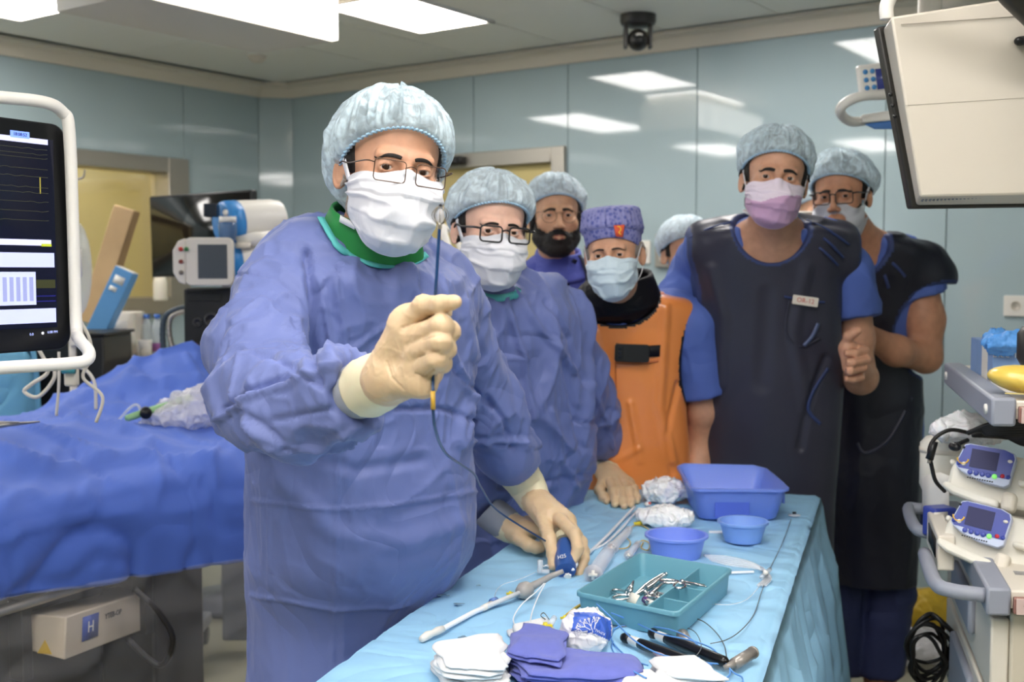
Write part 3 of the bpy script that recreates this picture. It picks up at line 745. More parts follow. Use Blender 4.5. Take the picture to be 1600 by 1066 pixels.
def gown1(p):
    d = f_t(p)
    d = smin(d, chain(p, [P(560, 400, 2.12), P(480, 415, 2.06), shR], [.080, .080, .076], .03), .05)
    d = smin(d, chain(p, [P(600, 415, 2.15), P(665, 440, 2.28), shL], [.075, .08, .075], .03), .05)
    ar = chain(p, [shR, P(402, 540, 1.92), elR], [.078, .078, .080], .03)
    fo = chain(p, [elR, P(470, 645, 1.70), P(540, 618, 1.625), wrR], [.080, .072, .058, .048], .03)
    dr = wrR-P(500, 625, 1.66); dr /= np.linalg.norm(dr); cut = (p-P(560, 612, 1.61))@dr
    al = chain(p, [shL, elL, P(790, 702, 2.57), wrL], [.078, .074, .064, .050], .03)
    dl = wrL-elL; dl /= np.linalg.norm(dl); cutl = (p-P(806, 728, 2.60))@dl
    fo = smax(fo, cut, .006); al = smax(al, cutl, .006)
    return smin(smin(d, smin(ar, fo, .03), .022), al, .022)
CR1 = [([(394, 783), (460, 789), (530, 795), (640, 785), (742, 768)], 5, .0045), ([(396, 930), (425, 936), (515, 953), (640, 945)], 5, .0045), ([(528, 700), (526, 860), (518, 1066)], 5, .003), ([(421, 770), (420, 935)], 5, .003),
       ([(480, 395), (488, 470), (492, 560), (500, 596)], 11, -.016), ([(500, 440), (515, 520), (520, 600)], 8, .010), ([(345, 652), (400, 618), (470, 592), (520, 575)], 7, .010), ([(350, 640), (420, 600), (462, 590)], 6, -.012),
       ([(400, 560), (455, 575), (500, 605)], 6, -.010), ([(360, 500), (410, 462), (450, 520), (470, 560)], 6, .006), ([(370, 430), (400, 425), (430, 432), (462, 462)], 3, -.007), ([(495, 462), (530, 420)], 4, -.008), ([(555, 545), (600, 512), (680, 500)], 8, .008),
       ([(520, 425), (540, 520), (545, 580)], 6, .005), ([(620, 640), (700, 640), (740, 660)], 7, -.010), ([(690, 430), (700, 520), (745, 640)], 8, .009), ([(700, 560), (730, 600), (770, 640)], 6, -.010), ([(730, 470), (742, 560)], 8, .006),
       ([(760, 620), (790, 660), (800, 700)], 7, -.010), ([(740, 690), (780, 690), (815, 690)], 7, .010), ([(395, 690), (440, 708), (500, 700), (560, 665)], 8, .008), ([(560, 600), (590, 655)], 4, .004),
       ([(440, 750), (520, 830), (620, 850), (720, 820)], 26, .008), ([(450, 700), (560, 735), (660, 720)], 16, -.008), ([(640, 560), (650, 470), (640, 420)], 7, .006), ([(380, 640), (440, 690)], 7, -.007), ([(420, 660), (520, 640)], 9, -.006)]
def d1(V, N):
    arm = np.clip((to_px(V)[:, 1] < 700)*1.0, .35, 1)
    return crease_disp(V, N, CR1)+crumple(V, 3, .016, .007, (7, 7, 4.5))*arm
sdf_obj('gown', gown1, (-.75, 1.35, .12), (.15, 2.75, 1.68), .0055, m_gown, T1, disp=d1)
nk = neck_fn(hd, base)
def b1(p): return smin(hd.sdf(p), nk(p), .02)
Vh = surf(b1, hd.c+A3(-.15, -.17, -.26), hd.c+A3(.15, .17, .17), .0024)
lg1 = legs_fn(P(535, 960, 2.33), [(-.44, 2.22, 0), (-.32, 2.44, 0)], face=(.62, -.79, 0))
def in1(p): return smin(smin(f_t(p)+.03, smin(chain(p, [shR, elR, wrR], [.05, .042, .028], .02), chain(p, [shL, elL, wrL], [.05, .042, .028], .02), .02), .03), lg1(p), .04)
def in1b(p): return np.maximum(in1(p), gown1(p)+.012) if False else in1(p)
def inner1(p):
    d = in1(p); z = p[..., 2]; return np.where(z > .35, np.maximum(d, gown1(p)+.015), d)
sk1 = skin('skin_tan', (192, 144, 116))
joined("body", [Vh, surf(inner1, (-.75, 1.35, -.01), (.15, 2.75, 1.62), .014)], sk1, T1)
eyes(hd, T1, (-.45, 0)); brows(hd, T1, m_hair, b1, .0036, .005)
hair(hd, T1, m_hair); beard(hd, T1, m_grey_hair, .0016, full=False, name='stubble')
mk1, Wm = mask(hd, T1, m_mask, b1, 4, low=.012, wid=1.08)
straps(hd, mk1, Wm, m_mask, -1, 'tie', .011, b1); straps(hd, mk1, Wm, m_mask, 1, 'tie', .009, b1)
m_gold = mat('bronze_wire', (96, 74, 60), .3, metal=.8)
glasses(hd, T1, m_gold, .050, .033, .006, .0009, y=-.124, z=-.008, tilt=-3)
cap(hd, T1, m_cap, .017, 2, back=1.1, gather=34, nape=.085, rimz=.064)
# thyroid collar, inner shirt and the teal neckline
m_green = mat('green_collar', (32, 128, 62), .6, bump=(600, .2, .001))
def ringpts(c, r, n=40, M=None, wav=0): 
    a = np.linspace(0, 2*np.pi, n, endpoint=False); q = np.stack([r[0]*np.cos(a), r[1]*np.sin(a), wav*np.sin(2*a)], -1)
    return np.asarray(c)+(q if M is None else q@np.asarray(M).T)
def collar(par, c0, r0, c1, r1, m, name, tiltM=None, seed=1, th=.006, t0=None):
    A = ringpts(c0, r0, 56, tiltM if t0 is None else t0); B = ringpts(c1, r1, 56, tiltM); G = np.stack([A+(B-A)*t for t in np.linspace(0, 1, 10)], 0)
    G = G+.004*(ridge(G*18, seed, 2)[..., None]-.3)*((G-np.asarray(c1))*[1, 1, 0]/np.linalg.norm((G-np.asarray(c1))*[1, 1, 0], axis=-1, keepdims=True)); G = np.concatenate([G, G[:, :1]], 1)
    return grid_obj(name, G, m, par, solid=th)
tm = rot('Y', 14)@rot('X', 26)
collar(T1, P(572, 408, 2.10), (.106, .096), P(588, 334, 2.07), (.080, .084), m_green, 'thyroid_collar', rot('Y', 12)@rot('X', 16), 2, t0=rot('Y', 14)@rot('X', 20))
def neckline(f, pts, par, m, w=.010, y0=1.5, name='neck_binding', off=.004, y1=6):
    hp = np.array([hit(f, a, b, y0, y1)[0] for a, b in pts]); hp = spl(hp, 8); g = grad(f, hp); hp = hp+g*off
    return ribbon(hp, w, g, name, m, par, th=.003)
neckline(gown1, [(500, 346), (507, 360), (522, 384), (548, 404), (582, 418), (616, 421), (644, 414), (662, 402)], T1, m_teal, .012, off=.006)
# raised right hand in a latex glove: loose fist, index finger reaching over the catheter
hb = 1.455
palm = [(P(600, 590, 1.52), P(640, 520, 1.49), .030, .030), (P(608, 600, 1.52), P(668, 580, 1.49), .028, .022), (P(645, 510, 1.49), P(655, 570, 1.47), .027, .024), (P(640, 505, 1.49), P(668, 488, 1.48), .022, .014), (P(612, 590, 1.50), P(660, 600, 1.46), .026, .020)]
fing = [
    (Jp([(636, 506, 1.475), (662, 478, 1.455), (690, 476, 1.425), (711, 472, 1.41)]), [.0150, .0132, .0112, .0088]),
    (Jp([(645, 528, 1.465), (690, 509, 1.42), (703, 518, 1.435), (680, 524, 1.47)]), [.0150, .0138, .0125, .010]),
    (Jp([(650, 550, 1.46), (688, 535, 1.415), (697, 545, 1.43), (672, 548, 1.465)]), [.0150, .0134, .0122, .010]),
    (Jp([(652, 578, 1.465), (682, 562, 1.42), (691, 568, 1.435), (668, 574, 1.462)]), [.0145, .0126, .0112, .0095]),
    (Jp([(630, 520, 1.50), (655, 505, 1.50), (682, 494, 1.478), (695, 487, 1.455)]), [.016, .0135, .012, .010])]
hand1 = hand_fn(palm, fing, .007)
fore1 = lambda p: smin(hand1(p), cone(p, wrR, P(612, 588, 1.515), .031, .031), .014)
lo, hi = bbox([P(560, 470, 1.40), P(730, 640, 1.60), P(560, 640, 1.60)], .03)
CRH = [([(628, 512), (640, 508), (668, 498)], 2.2, -.0022), ([(650, 584), (664, 590), (676, 578)], 2.5, -.003), ([(604, 565), (612, 590), (632, 610)], 2.2, -.002), ([(660, 532), (690, 524)], 1.8, -.0015), ([(655, 558), (686, 548)], 1.8, -.0015)]
gl = sdf_obj('glove', fore1, lo, hi, .0020, m_glove, T1, disp=lambda V, N: crease_disp(V, N, CRH)+.0008*ridge(V*90, 3, 2))
cuff(gl, [P(574, 606, 1.59), P(592, 597, 1.56), P(610, 588, 1.53)], [.0435, .042, .036], m_glovecuff, 'glove_cuff')
cuff(T1, [P(544, 614, 1.625), P(562, 610, 1.60), P(588, 600, 1.565)], [.041, .041, .037], m_cuff, 'knit_cuff')
# left hand on the table, holding the blue handle from above
kn = [P(868, 810, 2.53), P(884, 815, 2.50)]
palm = [(P(828, 775, 2.62), P(860, 808, 2.54), .030, .032), (P(836, 780, 2.62), P(884, 815, 2.52), .026, .024), (P(845, 790, 2.60), P(862, 818, 2.53), .03, .026)]
fing = [
    (Jp([(848, 808, 2.53), (858, 842, 2.46), (864, 866, 2.43), (864, 884, 2.415)]), [.0165, .0145, .013, .0105]),      # thumb
    (Jp([(875, 812, 2.50), (898, 835, 2.44), (903, 858, 2.41), (893, 880, 2.40)]), [.0150, .0135, .0122, .0105]),
    (Jp([(888, 818, 2.52), (908, 848, 2.46), (912, 872, 2.44), (904, 896, 2.42)]), [.0145, .0130, .0118, .0100]),
    (Jp([(888, 824, 2.53), (912, 862, 2.48), (910, 888, 2.46), (896, 907, 2.44)]), [.0140, .0125, .0112, .0095]),
    (Jp([(880, 826, 2.55), (904, 868, 2.51), (902, 896, 2.49), (892, 915, 2.46)]), [.013, .011, .010, .0085])]
hand1b = hand_fn(palm, fing, .007)
f1b = lambda p: smin(hand1b(p), cone(p, wrL, P(832, 776, 2.62), .030, .030), .014)
lo, hi = bbox([P(810, 745, 2.66), P(925, 925, 2.38), P(925, 925, 2.5)], .03)
gl = sdf_obj('glove', f1b, lo, hi, .0025, m_glove, T1, disp=lambda V, N: .0010*ridge(V*70, 3, 2))
cuff(gl, [P(809, 738, 2.62), P(824, 760, 2.63), P(838, 786, 2.61)], [.048, .044, .036], m_glovecuff, 'glove_cuff')
# ---------------------------------------------------------------- second surgeon
hd2 = Head(784, 362, 2.8, 1.04, yaw=17, pitch=4, roll=4)
T2 = thing('person', 'second gowned man with thick black glasses, leaning with both gloved hands on the table', 'person', (-.06, 3.2, 0))
f_t2, _ = torso([(462, 700, 842, 2.92, .6), (490, 668, 890, 2.95), (560, 655, 915, 3.0), (640, 655, 925, 3.05), (720, 660, 925, 3.1), (790, 665, 905, 3.15), (900, 670, 880, 3.2), (1100, 665, 870, 3.22, .8), (1290, 660, 875, 3.22, .8)], 32, .66)
s2R, e2R, w2R = P(872, 500, 3.08), P(918, 615, 3.26), P(946, 716, 3.40)
s2L, e2L, w2L = P(700, 520, 2.86), P(712, 690, 2.80), P(770, 800, 2.68)
def gown2(p):
    d = f_t2(p)
    d = smin(d, chain(p, [P(765, 470, 2.92), P(830, 478, 3.0), s2R], [.075, .085, .08], .03), .05)
    d = smin(d, chain(p, [P(755, 470, 2.9), P(715, 490, 2.88), s2L], [.075, .08, .075], .03), .05)
    a = chain(p, [s2R, e2R, P(938, 680, 3.36), w2R], [.080, .072, .062, .046], .03); dr = w2R-e2R; dr /= np.linalg.norm(dr); a = smax(a, (p-P(944, 704, 3.38))@dr, .006)
    b = chain(p, [s2L, e2L, P(750, 760, 2.72), w2L], [.078, .074, .062, .048], .03); dr = w2L-e2L; dr /= np.linalg.norm(dr); b = smax(b, (p-P(766, 794, 2.69))@dr, .006)
    return smin(smin(d, a, .02), b, .02)
CR2 = [([(800, 450), (850, 520), (900, 580)], 9, .014), ([(790, 470), (820, 560), (830, 650)], 8, .012), ([(855, 470), (890, 530), (915, 600)], 7, -.012), ([(745, 480), (760, 560), (770, 660)], 9, .010), ([(880, 560), (900, 640), (905, 700)], 7, -.012),
       ([(920, 600), (950, 660), (958, 700)], 6, .010), ([(900, 660), (935, 660), (955, 640)], 5, -.008), ([(740, 560), (830, 560)], 5, .004), ([(860, 640), (880, 720), (900, 760)], 8, .010), ([(780, 760), (860, 755), (915, 740)], 8, -.008)]
sdf_obj('gown', gown2, (-.45, 2.45, .12), (.42, 3.55, 1.56), .0068, m_gown, T2, disp=lambda V, N: crease_disp(V, N, CR2)+crumple(V, 8, .018, .007, (6, 6, 3)))
base2 = P(762, 470, 2.92); nk2 = neck_fn(hd2, base2, .060)
b2 = lambda p: smin(hd2.sdf(p), nk2(p), .02)
sk2 = skin('skin_fair', (214, 172, 152))
lg2 = legs_fn(P(770, 900, 3.2), [(-.14, 3.12, 0), (-.0, 3.34, 0)], face=(.55, -.83, 0))
def inner2(p):
    d = smin(f_t2(p)+.03, chain(p, [s2R, e2R, w2R], [.05, .04, .028], .02), .03); d = smin(d, chain(p, [s2L, e2L, w2L], [.05, .04, .028], .02), .03)
    d = smin(d, lg2(p), .03); return np.where(p[..., 2] > .35, np.maximum(d, gown2(p)+.018), d)
joined('body', [surf(b2, hd2.c+A3(-.15, -.17, -.26), hd2.c+A3(.15, .17, .17), .0028), surf(inner2, (-.45, 2.45, -.01), (.42, 3.6, 1.5), .015)], sk2, T2)
eyes(hd2, T2, (-.35, 0)); brows(hd2, T2, m_hair, b2, .0034, .003); hair(hd2, T2, m_hair); beard(hd2, T2, m_hair, .0022, full=False, name='beard')
mk2, Wm = mask(hd2, T2, m_mask, b2, 9, low=.012, wid=1.08, top=-.002)
straps(hd2, mk2, Wm, m_mask, -1, 'tie', .011, b2); straps(hd2, mk2, Wm, m_mask, 1, 'tie', .008, b2)
glasses(hd2, T2, m_black, .050, .034, .008, .0021, y=-.124, z=-.006, tilt=-3)
cap(hd2, T2, m_cap2, .015, 5, back=.5, gather=20)
neckline(gown2, [(733, 448), (742, 458), (758, 467), (778, 470), (798, 464), (806, 455)], T2, m_teal, .018, off=.010)
palm = [(P(948, 735, 3.36), P(962, 758, 3.27), .030, .034), (P(944, 738, 3.35), P(950, 755, 3.27), .025, .025), (P(955, 738, 3.36), P(980, 758, 3.26), .025, .024)]
fing = [
    (Jp([(944, 750, 3.29), (937, 766, 3.22), (943, 778, 3.18), (948, 783, 3.16)]), [.0175, .0155, .014, .011]),
    (Jp([(954, 754, 3.24), (958, 768, 3.18), (962, 781, 3.14), (961, 788, 3.12)]), [.0155, .0145, .013, .011]),
    (Jp([(964, 753, 3.25), (971, 768, 3.18), (974, 784, 3.12), (975, 791, 3.10)]), [.0150, .0140, .0125, .0105]),
    (Jp([(974, 753, 3.25), (983, 767, 3.18), (986, 783, 3.13), (986, 789, 3.11)]), [.0145, .0135, .012, .010]),
    (Jp([(982, 753, 3.26), (991, 764, 3.21), (995, 777, 3.16), (995, 783, 3.14)]), [.0135, .012, .011, .0095])]
h2 = hand_fn(palm, fing, .007); lo, hi = bbox([P(925, 725, 3.42), P(1005, 800, 3.06)], .03)
gl = sdf_obj('glove', h2, lo, hi, .003, m_glove, T2)
cuff(gl, [P(946, 726, 3.39), P(948, 733, 3.38), P(953, 744, 3.34)], [.042, .041, .036], m_glovecuff, 'glove_cuff')
cuff(T2, [P(943, 698, 3.39), P(945, 714, 3.40), P(949, 735, 3.37)], [.0395, .039, .037], m_cuff, 'knit_cuff')
palm = [(P(795, 823, 2.66), P(815, 835, 2.63), .030, .030), (P(800, 820, 2.66), P(828, 828, 2.64), .025, .024)]
fing = [
    (Jp([(812, 842, 2.60), (826, 852, 2.57), (838, 856, 2.56), (845, 857, 2.56)]), [.0165, .015, .0135, .011]),
    (Jp([(822, 822, 2.62), (846, 832, 2.60), (856, 846, 2.60), (848, 852, 2.60)]), [.0155, .0145, .013, .011]),
    (Jp([(826, 818, 2.66), (852, 828, 2.65), (862, 842, 2.65), (856, 850, 2.65)]), [.0150, .0140, .0125, .0105]),
    (Jp([(826, 816, 2.69), (852, 824, 2.69), (862, 838, 2.69), (858, 846, 2.69)]), [.0145, .0135, .012, .010]),
    (Jp([(824, 814, 2.72), (846, 822, 2.72), (855, 834, 2.72), (852, 841, 2.72)]), [.0135, .012, .011, .0095])]
h2b = hand_fn(palm, fing, .007); lo, hi = bbox([P(775, 800, 2.72), P(870, 870, 2.55)], .03)
gl = sdf_obj('glove', h2b, lo, hi, .0028, m_glove, T2)
cuff(gl, [P(786, 817, 2.68), P(794, 822, 2.67), P(806, 829, 2.65)], [.040, .039, .034], m_glovecuff, 'glove_cuff')
cuff(T2, [P(762, 796, 2.69), P(775, 808, 2.685), P(795, 822, 2.67)], [.043, .042, .039], m_cuff, 'knit_cuff')
# ---------------------------------------------------------------- bearded man behind
m_purple = mat('indigo_scrub', (74, 84, 170), .7, var=.05, crease=(12, .3, .015))
m_navy_trim = mat('navy_trim', (28, 32, 58), .6)
m_blue = mat('blue_scrub', (84, 108, 182), .72, var=.05, vs=8, crease=(10, .3, .015), bump=(900, .2, .001))
hd3 = Head(873, 336, 3.95, 1.06, yaw=4, pitch=-2, roll=0)
T3 = thing('person', 'smiling man with a full black beard and round glasses and no mask at the back', 'person', (.17, 4.14, 0))
f_t3, _ = torso([(405, 850, 905, 4.020, .8), (420, 828, 925, 4.060, .6), (450, 800, 948, 4.080), (520, 798, 948, 4.100), (620, 808, 942, 4.120), (760, 808, 942, 4.140), (900, 812, 938, 4.140, .7)], 6, .62)
lg3 = legs_fn(P(875, 860, 4.140), [(.07, 4.12, 0), (.27, 4.12, 0)])
def scrub3(p): return smin(f_t3(p), smin(chain(p, [P(850, 425, 4.060), P(806, 455, 4.100), P(800, 540, 4.120)], [.06, .07, .06], .03), chain(p, [P(895, 425, 4.060), P(935, 452, 4.100), P(943, 540, 4.120)], [.06, .07, .06], .03), .01), .04)
sdf_obj('scrub_top', scrub3, (-.1, 3.8, .5), (.55, 4.45, 1.68), .010, m_purple, T3, disp=lambda V, N: crumple(V, 5, .010, .004))
nk3 = neck_fn(hd3, P(872, 425, 4.080)); b3 = lambda p: smin(hd3.sdf(p), nk3(p), .02)
def inner3(p): return smin(lg3(p), f_t3(p)+.03, .03)
sk3 = skin('skin_olive', (208, 160, 128))
joined('body', [surf(b3, hd3.c+A3(-.15, -.17, -.2), hd3.c+A3(.15, .17, .17), .0032), surf(inner3, (-.1, 3.8, -.01), (.55, 4.45, 1.45), .016)], sk3, T3)
sdf_obj('trousers', lambda p: np.maximum(lg3(p)-.02, .12-p[..., 2]), (-.1, 3.8, .0), (.55, 4.45, .95), .016, m_purple, T3)
eyes(hd3, T3, (-.1, 0)); brows(hd3, T3, m_hair, b3, .0055, .004); hair(hd3, T3, m_hair); beard(hd3, T3, m_hair, .009, name='beard')
Vl = MB(); 
for z, r, yy in ((-.0665, .0050, -.1035), (-.0765, .0062, -.102)): Vl.tube(hd3.W(spl([A3(-.021, yy+.013, -.071), A3(-.010, yy+.003, z+.001), A3(0, yy, z), A3(.010, yy+.003, z+.001), A3(.021, yy+.013, -.071)], 6)), [r*.4 if i in (0, 24) else r*hd3.s*.8 for i in range(25)], 8)
Vl.build('lips', m_lip, T3)
glasses(hd3, T3, m_gold, .047, .041, .02, .0008, y=-.114, z=-.006, round_=True)
cap(hd3, T3, m_cap2, .018, 11, back=.3, gather=18)
collar(T3, P(872, 432, 4.040), (.105, .095), P(872, 392, 4.050), (.076, .080), m_purple, 'thyroid_collar', rot('X', 14), 4, .008)
for pl in ([(836, 402), (850, 425), (872, 440), (884, 448)], [(905, 402), (915, 425), (918, 445)], [(884, 448), (890, 420), (897, 405)]):
    neckline(scrub3, pl, T3, m_navy_trim, .018, 3.6, 'vest_edge', .008, 4.2)
neckline(scrub3, [(874, 446), (884, 458), (892, 462)], T3, mat('green_badge', (70, 130, 110), .5), .035, 3.6, 'green_undershirt', .006, 4.2)
# ---------------------------------------------------------------- man in the orange apron
hd4 = Head(951, 399, 3.18, .95, yaw=-14, pitch=3, roll=-4)
T4 = thing('person', 'man in an orange lead apron, purple patterned scrub cap and pale blue mask', 'person', (.37, 3.55, 0))
f_t4, _ = torso([(460, 925, 1030, 3.380, .7), (476, 895, 1072, 3.410), (520, 888, 1078, 3.430), (580, 888, 1066, 3.430), (650, 888, 1068, 3.450), (740, 888, 1072, 3.470), (850, 888, 1070, 3.490)], -6, .62)
f_tt4 = f_t4
lg4 = legs_fn(P(980, 820, 3.530), [(.28, 3.56, 0), (.47, 3.56, 0)])
s4, e4, w4 = P(1082, 510, 3.41), P(1100, 640, 3.47), P(1085, 760, 3.46)
def scr4(p):
    d = smin(f_t4(p)+.012, chain(p, [P(985, 480, 3.410), P(1045, 488, 3.430), s4], [.06, .065, .068], .03), .04)
    a = chain(p, [s4, P(1097, 605, 3.45)], [.076, .082], .02); dr = P(1101, 616, 3.44)-s4; dr /= np.linalg.norm(dr); a = smax(a, (p-P(1100, 616, 3.45))@dr, .004)
    b = chain(p, [P(960, 480, 3.410), P(915, 492, 3.430), P(895, 600, 3.490)], [.06, .065, .06], .02); b = smax(b, .95-p[..., 2]-0*.1, .004)
    return smin(smin(d, a, .02), b, .02)
sdf_obj('scrub_top', scr4, (.05, 3.3, .7), (.78, 4.0, 1.55), .0075, m_blue, T4, disp=lambda V, N: crumple(V, 6, .008, .003))
m_orange = mat('orange_vinyl', (240, 146, 76), .28, var=.03, spec=.6, coat=.4, crease=(5, .25, .03))
V_ = P(985, 740, 3.470)[2]
m_bind = mat('black_binding', (20, 20, 24), .5)
def apr4(p):
    d = smin(f_t4(p)-.006, chain(p, [P(930, 478, 3.390), P(915, 482, 3.430)], [.045, .045], .02), .02)
    d = smin(d, chain(p, [P(1030, 494, 3.42), P(1058, 494, 3.430)], [.044, .054], .02), .06)
    # neck opening
    nh = ell(p, P(965, 462, 3.330), (.115, .16, .085)); d = smax(d, -nh, .006)
    # arm holes
    ah = ell(p, P(1102, 560, 3.430), (.085, .30, .165)); d = smax(d, -ah, .006)
    ah = ell(p, P(872, 560, 3.430), (.05, .30, .165)); d = smax(d, -ah, .006)
    return np.maximum(d, .42-p[..., 2])
CR4 = [([(1040, 480), (1035, 560), (1030, 640), (1050, 720)], 12, .010), ([(930, 520), (945, 600), (950, 700)], 10, .008), ([(1060, 600), (1040, 680), (1050, 740)], 8, -.008), ([(900, 690), (960, 720), (1000, 700)], 8, .006), ([(985, 630), (1000, 720)], 9, .007)]
trim4 = lambda p: np.maximum.reduce([-ell(p, P(965, 462, 3.33), (.115, .16, .085)), -ell(p, P(1102, 560, 3.43), (.085, .30, .165)), -ell(p, P(872, 560, 3.43), (.05, .30, .165))])+.011
sdf_obj('lead_apron', apr4, (.05, 3.25, .38), (.72, 4.0, 1.55), .006, m_orange, T4, disp=lambda V, N: crease_disp(V, N, CR4)+.004*(vn(V*7, 3)-.5), trim=(trim4, m_bind))
nk4 = neck_fn(hd4, P(968, 470, 3.380)); b4 = lambda p: smin(hd4.sdf(p), nk4(p), .02)
arm4 = lambda p: chain(p, [s4, e4, P(1096, 690, 3.520), w4, P(1078, 790, 3.450)], [.052, .050, .047, .034, .04], .02)
def inner4(p): return smin(smin(lg4(p), f_t4(p)+.035, .03), arm4(p)+.001, .02)
sk4 = skin('skin_warm', (208, 158, 128)); f4a = lambda p: arm4(p)
lo, hi = bbox([P(1050, 560, 3.380), P(1140, 790, 3.630)], .06)
joined('body', [surf(b4, hd4.c+A3(-.15, -.17, -.22), hd4.c+A3(.15, .17, .17), .003), surf(f4a, lo, hi, .005), surf(inner4, (.05, 3.3, -.01), (.7, 4.0, 1.42), .016)], sk4, T4)
sdf_obj('trousers', lambda p: np.maximum(lg4(p)-.02, .12-p[..., 2]), (.05, 3.3, .0), (.72, 4.0, .95), .016, m_blue, T4)
eyes(hd4, T4, (.15, 0)); brows(hd4, T4, m_hair, b4, .003, .004); hair(hd4, T4, m_grey_hair, .003)
m_bmask = mat('mask_pale_blue', (205, 222, 232), .75, sheen=.2, crease=(34, .2, .003))
mk4, Wm = mask(hd4, T4, m_bmask, b4, 14, low=.008, wid=1.0, pl=.004)
straps(hd4, mk4, Wm, m_mask, 1, 'loop', f=b4); straps(hd4, mk4, Wm, m_mask, -1, 'loop', f=b4)
# patterned cap: band plus gathered crown
m_pc = mat('patterned_cap_cloth', (112, 112, 178), .8); nt = m_pc.node_tree; vo = mnode(m_pc, 'ShaderNodeTexVoronoi'); vo.inputs['Scale'].default_value = 85
g_ = mnode(m_pc, 'ShaderNodeNewGeometry'); nt.links.new(g_.outputs['Position'], vo.inputs['Vector']); rp = mnode(m_pc, 'ShaderNodeValToRGB'); nt.links.new(vo.outputs['Distance'], rp.inputs[0])
el_ = rp.color_ramp.elements; el_[0].color = lin((74, 84, 158))+(1,); el_[1].color = lin((140, 140, 190))+(1,); el_[0].position = .15; el_[1].position = .6
nt.links.new(rp.outputs[0], nt.nodes['Principled BSDF'].inputs['Base Color'])
def scrubcap(hd, par, m):
    nt_, nv_ = 160, 30; th = np.linspace(0, 2*np.pi, nt_, endpoint=False); prof = [(0, 0), (.15, .0), (.3, 0), (.5, .003), (.7, .001), (.85, -.02), (1, -.085)]
    G = []
    for v in np.linspace(0, 1, nv_):
        z0 = np.where(-np.cos(th) < 0, .045, .045) ; fr = (1+np.cos(th))/2; rimz = .050*fr+(-.03)*(1-fr); topz = .118+.0*fr
        r = 1.0 if v < .72 else math.sqrt(max(0, 1-((v-.72)/.28)**3.2)); z = rimz+(topz-rimz)*min(1, v/.8)**1.0+(.024*max(0, (v-.8)/.2)**.6); bul = .006*math.sin(min(1, v/.75)*math.pi)+(.006 if .35 < v else 0)
        gat = (.004*np.abs(np.sin(th*17)))*(1 if v > .42 else 0)*(1-.3*v)
        rr = r+0*th; G.append(np.stack([np.sin(th)*(.078+bul+gat)*rr, .012-np.cos(th)*(.101+bul+gat)*rr, z+0*th], -1))
    G = np.stack(G, 1); G = np.concatenate([G, G[:1]], 0); o = grid_obj('scrub_cap', hd.W(G), m, par, solid=.0012)
    # sewn patch on the band, right of the forehead: orange trapezoid with a yellow swirl
    M = hd.R; a = .42
    def S(x, z): th_ = a+x/.1; return hd.W(A3(math.sin(th_)*.0905, .012-math.cos(th_)*.1135, z))
    quad = [(-.013, .052), (-.0175, .084), (.019, .084), (.009, .048)]
    xs = np.linspace(0, 1, 8); Gp = np.array([[S(*(np.array(quad[0])*(1-u)*(1-v)+np.array(quad[1])*(1-u)*v+np.array(quad[3])*u*(1-v)+np.array(quad[2])*u*v)) for v in (0, .5, 1)] for u in xs])
    grid_obj('patch', Gp, mat('orange_patch', (222, 92, 60), .7), o, solid=.001)
    sw = [S(x, z)+M@A3(.0005, -.0015, 0) for x, z in ((-.006, .080), (.002, .077), (.004, .069), (-.002, .063), (.003, .056))]
    MB().tube(spl(sw, 6), .0016, 6).build('patch_swirl', mat('yellow_thread', (240, 190, 60), .6), o)
scrubcap(hd4, T4, m_pc)
m_blackc = mat('black_cloth', (14, 14, 22), .6, spec=.3, crease=(14, .5, .01))
collar(T4, P(972, 478, 3.370), (.118, .105), P(975, 432, 3.330), (.078, .082), m_blackc, 'thyroid_collar', rot('Y', -10)@rot('X', 12), 7, .012)
bib4 = lambda p: np.maximum(ell(p, P(962, 468, 3.360), (.125, .11, .075)), -nk4(p)-.0)
sdf_obj('collar_bib', bib4, P(962, 468, 3.360)-.16, P(962, 468, 3.360)+.16, .006, m_blackc, T4, disp=lambda V, N: crumple(V, 3, .006, .003, (14, 14, 10)))
# chest pocket, strap and phone
neckline(apr4, [(961, 566), (995, 568), (1030, 563)], T4, mat('orange_seam', (200, 108, 52), .4), .008, 3.2, 'pocket_edge', .004)
for pl in ([(962, 568), (963, 640)], [(1030, 566), (1029, 640)]): neckline(apr4, pl, T4, MATS['orange_seam'], .004, 3.2, 'pocket_seam', .003)
neckline(apr4, [(962, 545), (1000, 549), (1035, 547)], T4, m_blackc, .034, 3.2, 'strap', .006)
c = (hit(apr4, 986, 551, 3.2)[0]); M = np.stack([A3(1, 0, -.03), A3(.03, 0, 1), A3(0, -1, 0)], 1)
tp = thing('smartphone', 'black phone tucked upright in the chest pocket of the orange apron', 'phone', c+A3(0, -.014, 0))
MB(M, c+A3(0, -.021, 0)).prism(rrect(.10, .052, .008), .010).build('body', mat('phone_black', (34, 34, 36), .3), tp, bevel=.002)
MB(M, c+A3(0, -.031, 0)).prism([(x-.036, y) for x, y in rrect(.020, .042, .006)], .002).build('camera_block', m_black, tp, bevel=.001)
for dz in (.012, 0, -.012):
    MB(M, c+A3(0, -.0325, 0)).lathe([(.0045, 0), (.0045, .0012), (.003, .0014), (.0001, .0008)], 14, c=(-.036, dz, 0)).build('camera_lens', mat('lens_glass', (30, 36, 50), .05), tp)
